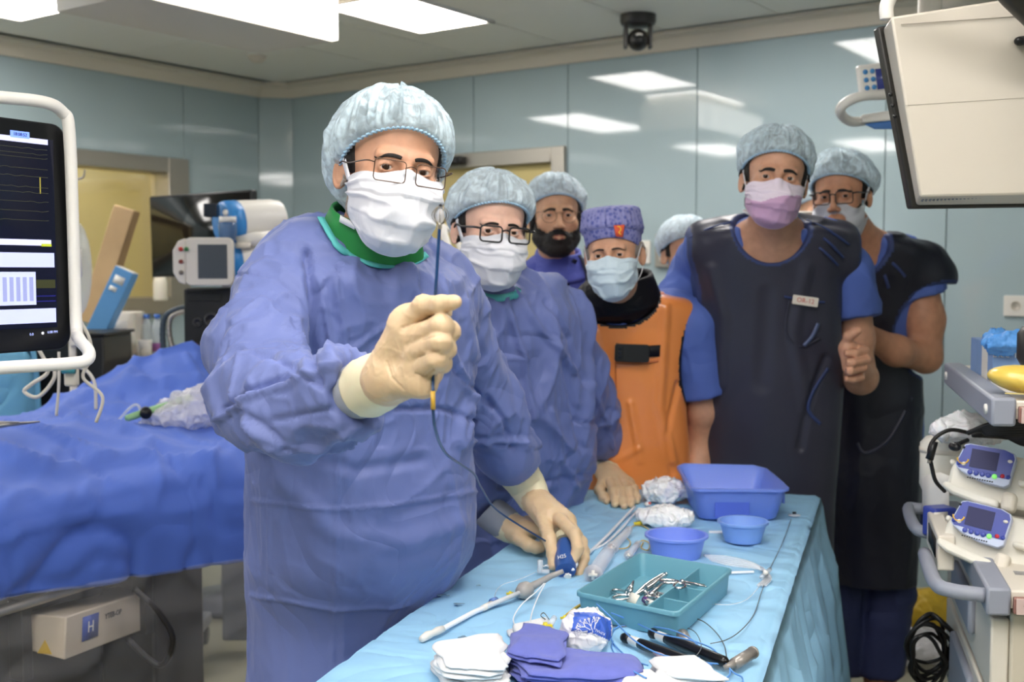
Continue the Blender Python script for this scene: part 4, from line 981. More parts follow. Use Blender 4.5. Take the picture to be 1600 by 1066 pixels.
# ---------------------------------------------------------------- tall man in dark apron
m_lead = mat('lead_apron_dark', (56, 56, 70), .40, var=.06, vs=3, spec=.5, crease=(4, .2, .03), bump=(500, .15, .001))
m_piping = mat('blue_piping', (52, 66, 112), .6)
hd5 = Head(1216, 277, 3.22, 1.06, yaw=-7, pitch=0, roll=6)
T5 = thing('person', 'tall man in a dark lead apron and pink mask with his hand half raised', 'person', (.84, 3.6, 0))
f_t5, _ = torso([(352, 1150, 1270, 3.350, .6), (366, 1105, 1318, 3.380), (400, 1085, 1318, 3.410), (450, 1082, 1303, 3.430), (550, 1092, 1306, 3.460), (650, 1102, 1302, 3.490), (780, 1108, 1294, 3.530), (900, 1110, 1292, 3.530), (1010, 1112, 1290, 3.530)], -4, .6)
lg5 = legs_fn(P(1200, 850, 3.610), [(.72, 3.6, 0), (.92, 3.6, 0)])
s5, e5 = P(1325, 425, 3.430), P(1340, 575, 3.490); w5 = P(1336, 568, 3.290)
s5l, e5l = P(1082, 425, 3.60), P(1072, 560, 3.76)
def scr5(p):
    d = smin(f_t5(p)+.014, chain(p, [P(1225, 368, 3.380), P(1290, 385, 3.410), s5], [.06, .075, .072], .03), .04)
    d = smin(d, chain(p, [P(1190, 368, 3.380), P(1110, 388, 3.410), s5l], [.06, .075, .07], .03), .04)
    a = chain(p, [s5, P(1336, 500, 3.460)], [.076, .080], .02); dr = A3(.12, 0, -1); dr /= np.linalg.norm(dr); a = smax(a, (p-P(1338, 496, 3.430))@dr, .004)
    b = chain(p, [s5l, P(1050, 500, 3.480), P(1040, 560, 3.510)], [.075, .072, .07], .02)
    d = smax(d, -ell(p, P(1208, 352, 3.230), (.098, .14, .095)), .006)
    return smin(smin(d, a, .02), b, .02)
sdf_obj('scrub_top', scr5, (.3, 3.05, .6), (1.25, 3.9, 1.8), .0075, m_blue, T5, disp=lambda V, N: crumple(V, 16, .008, .003))
def apr5(p):
    d = smin(f_t5(p)-.010, chain(p, [P(1195, 362, 3.390), P(1105, 384, 3.410)], [.065, .078], .02), .03)
    d = smin(d, chain(p, [P(1225, 362, 3.390), P(1306, 388, 3.410), P(1318, 396, 3.410)], [.065, .080, .080], .02), .03)
    d = smax(d, -ell(p, P(1208, 340, 3.250), (.112, .16, .130)), .006)
    d = smax(d, (p[..., 0]-P(1333, 400, 3.430)[0])+.0*p[..., 2], .01)
    sh = p-P(1338, 505, 3.430); d = smax(d, -ell(p, P(1366, 500, 3.430), (.11, .4, .19)), .008)
    d = smax(d, P(1070, 400, 3.430)[0]-p[..., 0], .01)
    d = smax(d, -ell(p, P(1042, 480, 3.430), (.085, .4, .19)), .008)
    return np.maximum(d, .38-p[..., 2])
CR5 = [([(1110, 420), (1130, 500), (1125, 600)], 16, .008), ([(1260, 420), (1240, 520), (1260, 640)], 16, .008), ([(1290, 560), (1262, 630), (1250, 700)], 10, -.010), ([(1200, 460), (1190, 600)], 20, -.006)]
trim5 = lambda p: np.maximum.reduce([-ell(p, P(1208, 340, 3.25), (.112, .16, .130)), -ell(p, P(1366, 500, 3.43), (.11, .4, .19)), -ell(p, P(1042, 480, 3.43), (.085, .4, .19)), p[..., 0]-P(1333, 400, 3.43)[0], P(1070, 400, 3.43)[0]-p[..., 0]])+.010
sdf_obj('lead_apron', apr5, (.3, 3.05, .36), (1.2, 3.9, 1.8), .0065, m_lead, T5, disp=lambda V, N: crease_disp(V, N, CR5)+.008*(vn(V*5, 3)-.5), trim=(trim5, m_piping))
nk5 = neck_fn(hd5, P(1212, 372, 3.330), .060, .072)
chest5 = lambda p: smin(nk5(p), smin(ell(p, P(1210, 395, 3.370), (.17, .085, .10)), cone(p, P(1140, 378, 3.380), P(1285, 382, 3.380), .045, .045), .05), .05)
b5 = lambda p: smin(hd5.sdf(p), nk5(p), .02)
b5c = lambda p: smin(hd5.sdf(p), chest5(p), .02)
arm5 = lambda p: chain(p, [P(1335, 470, 3.450), P(1338, 530, 3.480), e5, P(1345, 590, 3.410), w5], [.052, .050, .046, .046, .032], .03)
hy = 3.08
palm = [(P(1334, 560, 3.260), P(1326, 545, 3.210), .026, .026), (P(1336, 570, 3.250), P(1334, 585, 3.210), .024, .022), (P(1322, 545, 3.200), P(1326, 575, 3.200), .020, .018), (P(1340, 548, 3.210), P(1343, 578, 3.210), .018, .017)]
fing = [
    (Jp([(1322, 540, 3.210), (1326, 526, 3.190), (1335, 520, 3.180), (1341, 517, 3.170)]), [.0165, .0145, .0125, .0105]),
    (Jp([(1346, 545, 3.200), (1351, 549, 3.180), (1335, 553, 3.150), (1322, 552, 3.145)]), [.0140, .0125, .0112, .0095]),
    (Jp([(1347, 556, 3.200), (1353, 562, 3.170), (1332, 567, 3.130), (1314, 566, 3.130)]), [.0140, .0128, .0115, .0098]),
    (Jp([(1346, 568, 3.200), (1348, 575, 3.170), (1328, 580, 3.130), (1314, 579, 3.130)]), [.0135, .0122, .0110, .0092]),
    (Jp([(1342, 582, 3.210), (1344, 590, 3.180), (1332, 593, 3.150), (1322, 592, 3.140)]), [.0125, .0112, .0100, .0088])]
h5 = hand_fn(palm, fing, .006)
sk5 = skin('skin_peach', (204, 154, 126))
f5 = lambda p: smin(arm5(p), h5(p), .012)
lo, hi = bbox([P(1295, 470, 3.480), P(1385, 620, 3.130), P(1330, 470, 3.530), P(1330, 620, 3.530)], .05)
inner5 = lambda p: smin(smin(lg5(p), np.maximum(f_t5(p)+.045, .62-p[..., 2]), .03), smin(chain(p, [s5, P(1338, 530, 3.480)], [.05, .048]), chain(p, [s5l, e5l, P(1150, 640, 3.70)], [.05, .045, .03]), .03), .03)
joined('body', [surf(b5c, hd5.c+A3(-.26, -.17, -.34), hd5.c+A3(.27, .38, .17), .0032), surf(f5, lo, hi, .003), surf(inner5, (.3, 3.0, -.01), (1.25, 3.9, 1.5), .016)], sk5, T5)
sdf_obj('trousers', lambda p: np.maximum(lg5(p)-.022, .12-p[..., 2]), (.4, 3.2, .0), (1.25, 3.9, .95), .016, m_blue, T5)
eyes(hd5, T5, (-.35, 0)); brows(hd5, T5, m_hair, b5, .0052, .005); hair(hd5, T5, m_hair); beard(hd5, T5, m_hair, .0016, full=False, name='stubble')
m_pink = mat('mask_pink', (205, 165, 200), .75, sheen=.2, crease=(30, .2, .003)); m_pinkw = mat('mask_pink_pale', (232, 218, 232), .75, sheen=.2, crease=(30, .2, .003))
mk5, Wm = mask(hd5, T5, m_pinkw, b5, 22, low=.004, wid=1.03, m2=m_pink, split=.36, top=-.004)
straps(hd5, mk5, Wm, m_mask, 1, 'tie', .008, b5); straps(hd5, mk5, Wm, m_mask, -1, 'tie', .006, b5)
cap(hd5, T5, m_cap, .019, 17, back=.3, gather=26)
for pl in ([(1260, 345), (1292, 360), (1325, 382)], [(1256, 355), (1290, 375), (1316, 402)], [(1252, 368), (1284, 390), (1308, 414)], [(1079, 372), (1110, 358), (1143, 348)]): neckline(apr5, pl, T5, m_piping, .007, 2.9, 'piping', .004)
neckline(apr5, [(1225, 463), (1260, 470), (1287, 472)], T5, m_piping, .006, 2.9, 'pocket_piping', .003)
neckline(apr5, [(1277, 505), (1268, 525), (1255, 540)], T5, mat('pale_piping', (92, 104, 140), .5), .012, 2.9, 'pen_loop', .005)
neckline(apr5, [(1232, 470), (1228, 520), (1250, 541), (1280, 528)], T5, m_lead, .006, 2.9, 'pocket_seam', .004)
neckline(apr5, [(1292, 575), (1270, 610), (1262, 640), (1280, 662)], T5, m_piping, .010, 2.9, 'side_pocket_piping', .004)
c, g = hit(apr5, 1256, 470, 2.9); g = A3(.05, -1, 0); g /= np.linalg.norm(g); rd = np.cross(A3(0, 0, 1), g)*-1; rd = A3(1, .05, -.14); rd /= np.linalg.norm(rd); uu = np.cross(rd, -g) if False else np.cross(g, rd); uu = uu if uu[2] > 0 else -uu
M = np.stack([rd, uu, g], 1)
tg = thing('name_tag', 'small white tag with red lettering on the dark apron chest', 'name tag', c)
MB(M, c+g*.010).prism(rrect(.076, .027, .003), .003).build('plate', mat('tag_white', (228, 218, 205), .5), tg, bevel=.001)
text('lettering', 'OR-12', .019, M, c+g*.0135, mat('red_ink', (196, 82, 62), .6), tg)
MB().tube([snap(b5c, hd5.W(q)[None], .002)[0] for q in spl([A3(-.052, -.005, -.10), A3(-.05, -.03, -.14), A3(-.03, -.06, -.19)], 8)], .0012, 5).build('necklace', mat('silver_chain', (200, 195, 185), .3, metal=.9), T5)
# ---------------------------------------------------------------- man with glasses on the right
hd6 = Head(1304, 307, 3.68, 1.04, yaw=-27, pitch=4, roll=-2)
T6 = thing('person', 'man in black glasses and lowered mask behind the tall man, bare forearm folded across', 'person', (1.25, 4.03, 0))
f_t6, _ = torso([(372, 1310, 1400, 3.800, .6), (388, 1290, 1440, 3.830), (420, 1285, 1452, 3.860), (470, 1288, 1440, 3.880), (560, 1292, 1428, 3.900), (640, 1291, 1430, 3.92, .75), (740, 1292, 1430, 3.95, .98), (900, 1298, 1426, 3.980, 1.0), (1060, 1300, 1422, 3.980, 1.0)], -12, .62)
lg6 = legs_fn(P(1362, 740, 4.03), [(1.17, 4.06, 0), (1.33, 4.04, 0)], r0=.082, r1=.060, face=(-.2, -.98, 0))
s6, e6, w6 = P(1434, 432, 3.840), P(1446, 558, 3.800), P(1345, 520, 3.630)
def scr6(p):
    d = smin(f_t6(p)+.006, chain(p, [P(1355, 388, 3.820), P(1410, 402, 3.840), s6], [.055, .072, .075], .03), .04)
    a = chain(p, [s6, P(1440, 470, 3.830)], [.082, .085], .02); dr = A3(.35, 0, -1); dr /= np.linalg.norm(dr); a = smax(a, (p-P(1440, 462, 3.830))@dr, .004)
    d = smin(d, ell(p, P(1408, 665, 4.05), (.075, .08, .16)), .03)
    d = smax(d, -ell(p, P(1345, 375, 3.680), (.10, .14, .10)), .006)
    return smin(d, a, .02)
sdf_obj('scrub_top', scr6, (.9, 3.5, .75), (1.65, 4.3, 1.76), .009, m_blue, T6, disp=lambda V, N: crumple(V, 26, .008, .003))
def apr6(p):
    d = smin(f_t6(p)-.010, chain(p, [P(1395, 392, 3.840), P(1440, 418, 3.840), P(1452, 436, 3.830)], [.062, .082, .088], .02), .03)
    d = smax(d, -ell(p, P(1335, 370, 3.700), (.125, .18, .15)), .006)
    d = smax(d, -ell(p, P(1478, 520, 3.780), (.165, .5, .165)), .006)
    return np.maximum(d, .46-p[..., 2])
m_leadb = mat('lead_apron_black', (30, 31, 44), .4, var=.06, vs=3, crease=(4, .25, .03))
trim6 = lambda p: np.maximum.reduce([-ell(p, P(1335, 370, 3.70), (.125, .18, .15)), -ell(p, P(1478, 520, 3.78), (.165, .5, .165))])+.011
sdf_obj('lead_apron', apr6, (.9, 3.5, .38), (1.65, 4.35, 1.76), .0075, m_leadb, T6, disp=lambda V, N: .010*(vn(V*5, 3)-.5)+crumple(V, 9, .004, .002), trim=(trim6, m_piping))
for q in (apr6,):
    neckline(q, [(1380, 402), (1398, 414), (1414, 432)], T6, m_piping, .010, 3.2, 'piping', .004); neckline(q, [(1370, 412), (1382, 430), (1388, 450)], T6, m_piping, .010, 3.2, 'piping', .004)
    neckline(q, [(1340, 692), (1352, 708), (1385, 690), (1410, 650), (1422, 620)], T6, mat('dark_seam', (52, 54, 72), .4), .012, 3.2, 'pocket_seam', .004)
nk6 = neck_fn(hd6, P(1352, 390, 3.820), .058, .070)
b6c = lambda p: smin(hd6.sdf(p), smin(nk6(p), smin(ell(p, P(1352, 410, 3.840), (.14, .085, .10)), cone(p, P(1352, 392, 3.840), P(1410, 402, 3.860), .05, .05), .05), .05), .02)
b6 = lambda p: smin(hd6.sdf(p), nk6(p), .02)
arm6 = lambda p: chain(p, [s6, P(1444, 500, 3.820), e6, P(1400, 548, 3.700), w6, P(1322, 515, 3.600)], [.062, .064, .050, .047, .034, .03], .03)
lo, hi = bbox([P(1300, 430, 3.580), P(1490, 600, 3.930)], .06)
sk6 = skin('skin_brown', (196, 142, 112))
inner6 = lambda p: smin(lg6(p), np.maximum(f_t6(p)+.04, .62-p[..., 2]), .03)
joined('body', [surf(b6c, hd6.c+A3(-.22, -.17, -.32), hd6.c+A3(.28, .32, .17), .0034), surf(arm6, lo, hi, .004), surf(inner6, (.9, 3.5, -.01), (1.7, 4.35, 1.48), .016)], sk6, T6)
m_navy = mat('navy_trousers', (44, 52, 92), .7, crease=(8, .4, .02))
sdf_obj('trousers', lambda p: np.maximum(lg6(p)-.024, .10-p[..., 2]), (.9, 3.5, .0), (1.7, 4.35, .95), .012, m_navy, T6, disp=lambda V, N: crumple(V, 19, .010, .004, (7, 7, 4)))
eyes(hd6, T6, (.3, 0)); brows(hd6, T6, m_hair, b6, .005, .003); hair(hd6, T6, m_hair); beard(hd6, T6, m_hair, .0010, full=False, name='stubble')
hdm = Head(1304, 307, 3.730, 1.04, yaw=-27, pitch=4, roll=-2); mk6, Wm = mask(hdm, T6, m_mask, b6, 31, low=.006, wid=1.06, top=-.022)
straps(hd6, mk6, Wm, m_mask, 1, 'low', .010, b6); straps(hd6, mk6, Wm, m_mask, -1, 'low', .010, b6)
glasses(hd6, T6, m_black, .050, .036, .009, .0018, y=-.119, z=-.004, tilt=0)
cap(hd6, T6, m_cap, .021, 23, back=.5, gather=28)
# ---------------------------------------------------------------- two people mostly hidden: only their caps show
def hidden_person(px, py, Y, sc, yaw, label, seed, loc, mcap):
    h = Head(px, py, Y, sc, yaw=yaw); t = thing('person', label, 'person', (h.c[0], h.c[1], 0)); top = h.W((0, .02, -.13))
    nk = neck_fn(h, top-A3(0, 0, .06)); f = lambda p: smin(h.sdf(p), nk(p), .02)
    cx, cy, zt = h.c[0], h.c[1]+.03, top[2]-.03
    Lr = [(.12, cx, cy, .17, .12), (.5, cx, cy, .17, .12), (.9, cx, cy, .18, .12), (zt-.3, cx, cy, .19, .12), (zt-.1, cx, cy, .20, .10), (zt-.02, cx, cy, .13, .07), (zt+.02, cx, cy, .07, .06)]
    g = lambda p: loft(p, Lr); lg = legs_fn(A3(cx, cy, .9), [(cx-.1, cy, 0), (cx+.1, cy, 0)])
    joined('body', [surf(f, h.c+A3(-.15, -.17, -.26), h.c+A3(.15, .17, .17), .005), surf(lambda p: smin(g(p)+.03, lg(p), .03), A3(cx-.35, cy-.3, -.01), A3(cx+.35, cy+.3, zt), .02)], sk3, t)
    arms = lambda p: smin(chain(p, [(cx-.19, cy, zt-.08), (cx-.25, cy, zt-.36), (cx-.24, cy-.06, zt-.6)], [.055, .05, .035], .03), chain(p, [(cx+.19, cy, zt-.08), (cx+.25, cy, zt-.36), (cx+.24, cy-.06, zt-.6)], [.055, .05, .035], .03), .01)
    sdf_obj('scrubs', lambda p: smin(g(p), arms(p), .03), A3(cx-.4, cy-.3, .05), A3(cx+.4, cy+.3, zt+.05), .016, m_blue, t, disp=lambda V, N: crumple(V, seed, .006, .003))
    hair(h, t, m_hair, h=.005); eyes(h, t); brows(h, t, m_hair, f); cap(h, t, mcap, .024, seed, back=.1, gather=18)
    return h, t
hA, tA = hidden_person(1084, 397, 4.2, .98, 10, 'person hidden behind the tall man, only a pale blue cap top showing over his shoulder', 41, 0, m_cap2)
hB, tB = hidden_person(1284, 338, 4.6, 1.08, -5, 'person between the two apron men at the back, only cap and brow showing', 43, 0, m_cap2)
c = P(1272, 331, 4.4)
t = thing('smartphone', 'thin white edge of a phone held up between the two heads at the back', 'phone', c)
MB(o=c).prism(rrect(.15, .008, .003), .075, M=np.array([[1, 0, 0], [0, 0, 1], [0, 1, 0]]).T, c=(0, 0, -.002)).build('case', mat('phone_white', (230, 225, 215), .3), t)
# ================================================================== left side: patient table, monitor, equipment
m_drape = mat('patient_drape_blue', (84, 116, 208), .7, var=.04, vs=5, sheen=.1, bump=(900, .2, .001), crease=(5, .5, .014))
m_film = mat('clear_film', (235, 232, 228), .06, alpha=.11, spec=.7, crease=(10, .5, .02))
cols = [-90, 0, 60, 110, 170, 230, 270, 300, 330, 352, 400]
def ctl(ys, Ys): return [P(a, b, c) for a, b, c in zip(cols, ys, Ys)]
Yb = np.interp(cols, [-90, 0, 400], [2.50, 2.59, 3.27])
rows_ = [ctl(np.interp(cols, [-90, 0, 170, 385, 400], [955, 938, 911, 874, 872]), Yb), ctl(np.interp(cols, [-90, 0, 170, 385, 400], [885, 870, 845, 810, 808]), Yb-.02),
         ctl([824, 804, 794, 782, 768, 753, 744, 738, 731, 736, 746], Yb-.01), ctl([758, 742, 735, 728, 720, 712, 706, 702, 697, 700, 706], Yb+.16),
         ctl([690, 684, 680, 682, 684, 682, 680, 680, 678, 676, 676], Yb+.34), ctl([668, 664, 660, 661, 664, 664, 662, 662, 660, 658, 660], Yb+.48),
         ctl([676, 672, 664, 656, 655, 654, 652, 650, 648, 650, 655], Yb+.62), ctl([665, 660, 648, 634, 622, 608, 602, 602, 610, 628, 650], Yb+.85),
         ctl([655, 650, 640, 618, 590, 566, 552, 548, 564, 590, 648], Yb+1.05), ctl([700, 690, 660, 632, 604, 580, 566, 562, 580, 610, 665], Yb+1.12), ctl([900, 900, 890, 880, 870, 850, 850, 850, 850, 850, 850], Yb+1.16)]
G = np.array(rows_); G = np.stack([spl(G[:, j], 7) for j in range(G.shape[1])], 1); G = np.stack([spl(G[i], 9) for i in range(G.shape[0])], 0)
G = np.concatenate([np.stack([G[:, 0]-A3(.453, .891, 0)*.12*k for k in range(9, 0, -1)], 1), G], 1)
gn = np.cross(np.gradient(G, axis=0), np.gradient(G, axis=1)); gn /= np.linalg.norm(gn, axis=-1, keepdims=True); gn *= np.sign(gn[..., 2:3]+1e-6)*1.0
G = G+gn*(.026*(ridge(G*[4, 4, 4], 5, 2.6)-.3)+.012*(ridge(G*[9, 9, 8], 8, 2.6)-.3))[..., None]
V = G.reshape(-1, 3); px = to_px(V); dd = np.zeros(len(V))
for pl, w, amp in [([(300, 770), (304, 905)], 3, .005), ([(160, 770), (165, 910)], 3, -.004), ([(240, 690), (280, 740), (330, 760)], 7, -.010), ([(100, 700), (160, 745), (165, 760)], 6, -.010), ([(0, 780), (60, 770), (130, 780)], 6, .008), ([(190, 620), (230, 640), (240, 660)], 7, -.016), ([(110, 650), (150, 635), (210, 640)], 8, .014), ([(215, 575), (260, 600), (300, 640)], 6, -.010), ([(320, 720), (352, 690), (372, 700)], 6, .010), ([(0, 700), (80, 715), (150, 700)], 8, .006), ([(290, 556), (318, 600), (330, 640)], 6, .014)]:
    m = np.full(len(V), 1e9)
    for a, b in zip(pl[:-1], pl[1:]): m = np.minimum(m, np.linalg.norm(px-np.array(a)-np.clip(((px-np.array(a))@(np.array(b)-np.array(a)))/((np.array(b)-np.array(a))@(np.array(b)-np.array(a))), 0, 1)[:, None]*(np.array(b)-np.array(a)), axis=1))
    t = np.clip(1-m/w, 0, 1); dd += amp*t*t*(3-2*t)
G = G+gn*dd.reshape(G.shape[:2])[..., None]
dr_ = grid_obj('patient_drape', G, m_drape, None, solid=.003)
tag(dr_, 'bright blue surgical drape covering the patient table on the left', 'drape')
# patient table under the drape
DT = A3(.453, .891, 0); NT = A3(-.891, .453, 0); A0 = A3(-1.16, 2.59, 0)
MT = np.stack([DT, NT, A3(0, 0, 1)], 1)
tb = thing('patient_table', 'operating table with black column and frame under the blue drape', 'operating table', A0+DT*.3+NT*.35)
MB(MT, A0).box((.25, .36, .86), (2.1, .52, .09)).build('mattress', mat('black_mattress', (24, 24, 28), .5), tb, bevel=.02)
MB(MT, A0).box((.25, .36, .79), (2.0, .48, .05)).build('table_frame', mat('dark_frame', (52, 50, 50), .4, metal=.4), tb, bevel=.006)
MB(MT, A0).box((.62, .20, .42), (.20, .26, .70)).build('column', mat('column_black', (30, 28, 28), .35), tb, bevel=.01)
MB(MT, A0).box((.42, .26, .05), (1.1, .5, .10)).build('base', MATS['dark_frame'], tb, bevel=.02)
MB(MT, A0).cyl((-.75, .05, .755), (1.15, .05, .755), .012, n=12).build('side_rail', m_steel, tb)
for u in (-.3, .1, .5): MB(MT, A0).box((u, .09, .66), (.03, .05, .2)).build('rail_bracket', MATS['dark_frame'], tb, bevel=.003)
MB().tube(spl([P(210, 920, 2.9), P(250, 960, 2.9), P(270, 1000, 2.92), P(250, 1040, 2.95), P(200, 1000, 2.95)], 8), .008, 8).build('hose', MATS['dark_frame'], tb)
MB(MT, A0).box((-.20, .30, .42), (1.25, .30, .62)).build('added_dark_block', MATS['column_black'], tb, bevel=.02)  # black box added to darken the space under the drape
# beige control box with blue sticker
A, B_ = P(101, 1032, 2.72), P(293, 958, 3.32); ax = B_-A; ln = np.linalg.norm(ax); ax /= ln; nn = np.cross(ax, A3(0, 0, 1)); nn /= np.linalg.norm(nn); nn = nn if nn[1] < 0 else -nn; uu = np.cross(ax, nn); uu = uu if uu[2] > 0 else -uu
hgt = .105; bx = thing('control_box', 'long beige control box with a blue square sticker, seen through the clear film', 'control box', A)
Mb = np.stack([ax, uu, nn], 1); MB(Mb, A).add([(0, 0, 0), (ln, 0, 0), (ln, hgt, 0), (0, hgt, 0), (0, .02, -.12), (ln, .02, -.12), (ln, hgt, -.12), (0, hgt, -.12)], [(0, 1, 2, 3), (7, 6, 5, 4), (0, 3, 7, 4), (1, 5, 6, 2), (3, 2, 6, 7), (0, 4, 5, 1)]).build('housing', mat('beige_enamel', (205, 190, 170), .4), bx, bevel=.004)
MB(Mb, A).box((.105, .060, .001), (.07, .060, .002)).build('sticker', mat('sticker_blue', (44, 76, 170), .4), bx)
text('lettering', 'H', .040, Mb, A+Mb@A3(.105, .060, .0025), m_white, bx)
text('lettering', 'YTEB-OP', .020, Mb, A+Mb@A3(.21, .072, .001), mat('dark_ink', (60, 60, 66), .5), bx)
tri = MB(np.stack([-nn, uu, -ax], 1), A).prism([(.035, .012), (.075, .012), (.055, .046)], .001); tri.build('warning_triangle', mat('warning_yellow', (214, 176, 60), .5), bx, smooth=False)
# clear plastic film hanging below the drape
u = np.linspace(-1.3, 1, 150); Gf = []
for v in np.linspace(0, 1, 26):
    z = .80+.02-v*.52; row = []
    for k in u:
        base = (P(0, 938, 2.57)*(1-k)+P(400, 872, 3.25)*k); q = base*[1, 1, 0]+A3(0, 0, base[2]+.01-v*.50)
        row.append(q-NT*(.02+.03*math.sin(v*3.1)))
    Gf.append(row)
Gf = np.array(Gf); Gf += -NT*(.030*(ridge(Gf*[5, 5, 6], 14, 3)-.3)+.010*np.exp(-((np.linspace(0, 1, 26)-.22)/.05)**2)[:, None]*1.5)[..., None]
tag(grid_obj('plastic_film', Gf, m_film, None), 'clear creased plastic film hanging under the blue patient drape', 'plastic sheet')
# green clamp bar, loops and clear crumpled bag on the drape
m_lgreen = mat('pale_green_plastic', (150, 196, 140), .4)
gb = thing('green_clip_bar', 'pale green plastic bar with black pivot lying on the patient drape', 'instrument', P(245, 645, 3.5))
MB().tube([P(198, 654, 3.42), P(228, 644, 3.48), P(258, 634, 3.55), P(297, 622, 3.62)], [.010, .012, .010, .014], 10).build('bar', m_lgreen, gb)
MB().cyl(P(228, 646, 3.44), P(228, 644, 3.50), .018, n=16).build('pivot', m_black, gb)
m_clear = mat('clear_tube', (238, 240, 244), .1, alpha=.42, spec=.8)
for pts, lb in (([(186, 656), (205, 636), (216, 634), (222, 650)], 'thin clear tube loop at the left end of the green bar'), ([(283, 640), (268, 622), (272, 613), (284, 614), (288, 632)], 'thin clear tube loop at the right end of the green bar')):
    o = MB().tube(spl([P(a, b, 3.46+.1*(a > 250)) for a, b in pts], 8), .0045, 8).build('tube_loop', m_clear); tag(o, lb, 'tube')
m_bag = mat('clear_bag_film', (240, 236, 240), .12, alpha=.55, spec=.8, crease=(45, .9, .01))
def crumpled(name, c, r, Rm, m, label, cat, seed=1, h=.004, amp=.010, sc=26, group=None, flat=None):
    c = np.asarray(c, float); r = np.asarray(r, float)
    V, Q = surf(lambda p: ell(p, c, r, Rm), c-max(r)*1.1-.02, c+max(r)*1.1+.02, h); N = normals(V, Q)
    V = V+N*(amp*(ridge((V-c)*sc+seed, seed, 2)-.35)+amp*.5*(ridge((V-c)*sc*2.3+seed, seed+5, 2)-.3))[:, None]
    if flat is not None: V[:, 2] = np.maximum(V[:, 2], flat+.001+.002*vn(V*40))
    o = obj(name, V, Q, m); return tag(o, label, cat, group)
crumpled('plastic_bag', P(318, 634, 3.60), (.21, .09, .060), rot('Z', 32)@rot('Y', -14), m_bag, 'crumpled clear plastic bag on the patient drape beside the green bar', 'bag', 3, .006, .018, 16)
sc_ = thing('needle_holder', 'dark metal needle holder tip lying on the left edge of the patient drape', 'instrument', P(20, 662, 2.95))
MB().tube([P(-60, 672, 2.9), P(0, 665, 2.95), P(62, 659, 3.0)], [.008, .007, .002], 10).build('jaw', m_steel, sc_); MB().tube([P(-60, 666, 2.9), P(0, 661, 2.95), P(30, 660, 2.97)], [.006, .005, .002], 8).build('shank', m_steel, sc_)
# boom monitor -------------------------------------------------------
E1 = A3(-.50, -.866, 0); NM = A3(.866, -.5, 0)   # along the screen to the left, and its facing normal
c0 = P(104, 200, 2.20); Hm = P(104, 196, 2.2)[2]-P(104, 545, 2.2)[2]; Wm_ = .56
MM = np.stack([-E1, A3(0, 0, 1), NM], 1); o0 = c0+E1*Wm_/2; o0[2] = P(104, 545, 2.2)[2]+Hm/2
mt = thing('boom_monitor', 'large black monitor showing white windows and dark traces, inside a white tubular frame', 'monitor', o0)
MB(MM, o0-NM*.05).prism(rrect(Wm_, Hm, .03, 6), .05).build('bezel', mat('monitor_black', (18, 19, 21), .3), mt, bevel=.004)
sw, sh = Wm_-.064, Hm-.075
def srect(x0, x1, y0, y1, m, name, par, dz=.001, th=.0008):   # screen px-like coordinates from the right edge (x) and from the top (y), in metres
    cx = sw/2-(x0+x1)/2; cy = sh/2+.006-(y0+y1)/2
    return MB(MM, o0).box((cx, cy, dz), (abs(x1-x0), abs(y1-y0), th)).build(name, m, par, smooth=False)
def em(n, c, s=1): return mat('screen_'+n, c, .3, emit=c, es=s, spec=.2)
scr = srect(0, sw, 0, sh, mat('screen_dark', (10, 11, 20), .12, emit=(22, 24, 40), es=.8), 'screen', mt, .0005)
k = Hm/349.0    # metres per photo pixel at the right edge
yy = lambda v: (v-196)*k-.0315
srect(.012, sw, yy(222), yy(230), em('bar', (190, 192, 226), .8), 'title_bar', scr)
srect(.052, .092, yy(214), yy(224), em('clock', (120, 150, 230), .9), 'clock_field', scr, .0015)
text('lettering', '18:08:52', .0085, MM, o0+MM@A3(sw/2-.072, sh/2+.006-yy(219), .0022), em('ink', (30, 40, 110), .3), scr)
srect(.010, sw, yy(375), yy(384), em('bar', (190, 192, 226), .8), 'status_bar', scr); srect(.010, .032, yy(381), yy(385), em('lime', (170, 180, 50), .8), 'status_mark', scr, .0015)
srect(.004, sw, yy(395), yy(417), em('pale', (178, 184, 226), .8), 'toolbar', scr)
srect(.046, sw*.7, yy(424), yy(474), em('pale', (178, 184, 226), .8), 'table_window', scr)
for i in range(5): srect(.052+.014*i, .060+.014*i, yy(432), yy(468), em('ink2', (140, 146, 190), .7), 'table_column', scr, .0016)
srect(.003, sw, yy(480), yy(502), em('pale', (178, 184, 226), .8), 'lower_window', scr)
srect(.003, .045, yy(436), yy(449), em('olive', (52, 54, 34), .8), 'olive_band', scr)
srect(.003, .045, yy(460), yy(462), em('navy', (30, 30, 90), .8), 'trace', scr); srect(.003, .045, yy(468), yy(470), em('navy', (30, 30, 90), .8), 'trace', scr)
for i, y in enumerate((238, 246, 252, 268, 280, 296, 304, 318, 332, 346)):
    pts = [o0+MM@A3(sw/2-.014-t*(sw-.03), sh/2+.006-yy(y)+.0012*math.sin(t*90+i)*(math.sin(t*23+i) > .4), .0014) for t in np.linspace(0, 1, 60)]
    MB().tube(pts, .00045, 4).build('trace', em('trace', (70, 74, 96) if i % 3 else (60, 62, 44), .8), scr)
srect(.030, .032, yy(280), yy(305), em('yellow', (150, 140, 60), .8), 'marker', scr)
text('lettering', '6:08 PM', .007, MM, o0+MM@A3(sw/2-.012, sh/2+.006-yy(517), .0016), em('text', (150, 160, 210), .8), scr)
text('lettering', '0.0', .007, MM, o0+MM@A3(sw/2-.058, sh/2+.006-yy(519), .0016), em('text', (150, 160, 210), .8), scr)
MB(MM, o0+MM@A3(sw/2-.034, sh/2+.006-yy(518), .0015)).lathe([(.0028, 0), (.0028, .0008), (.0001, .0008)], 14).build('round_icon', em('icon', (210, 210, 220), .8), scr)
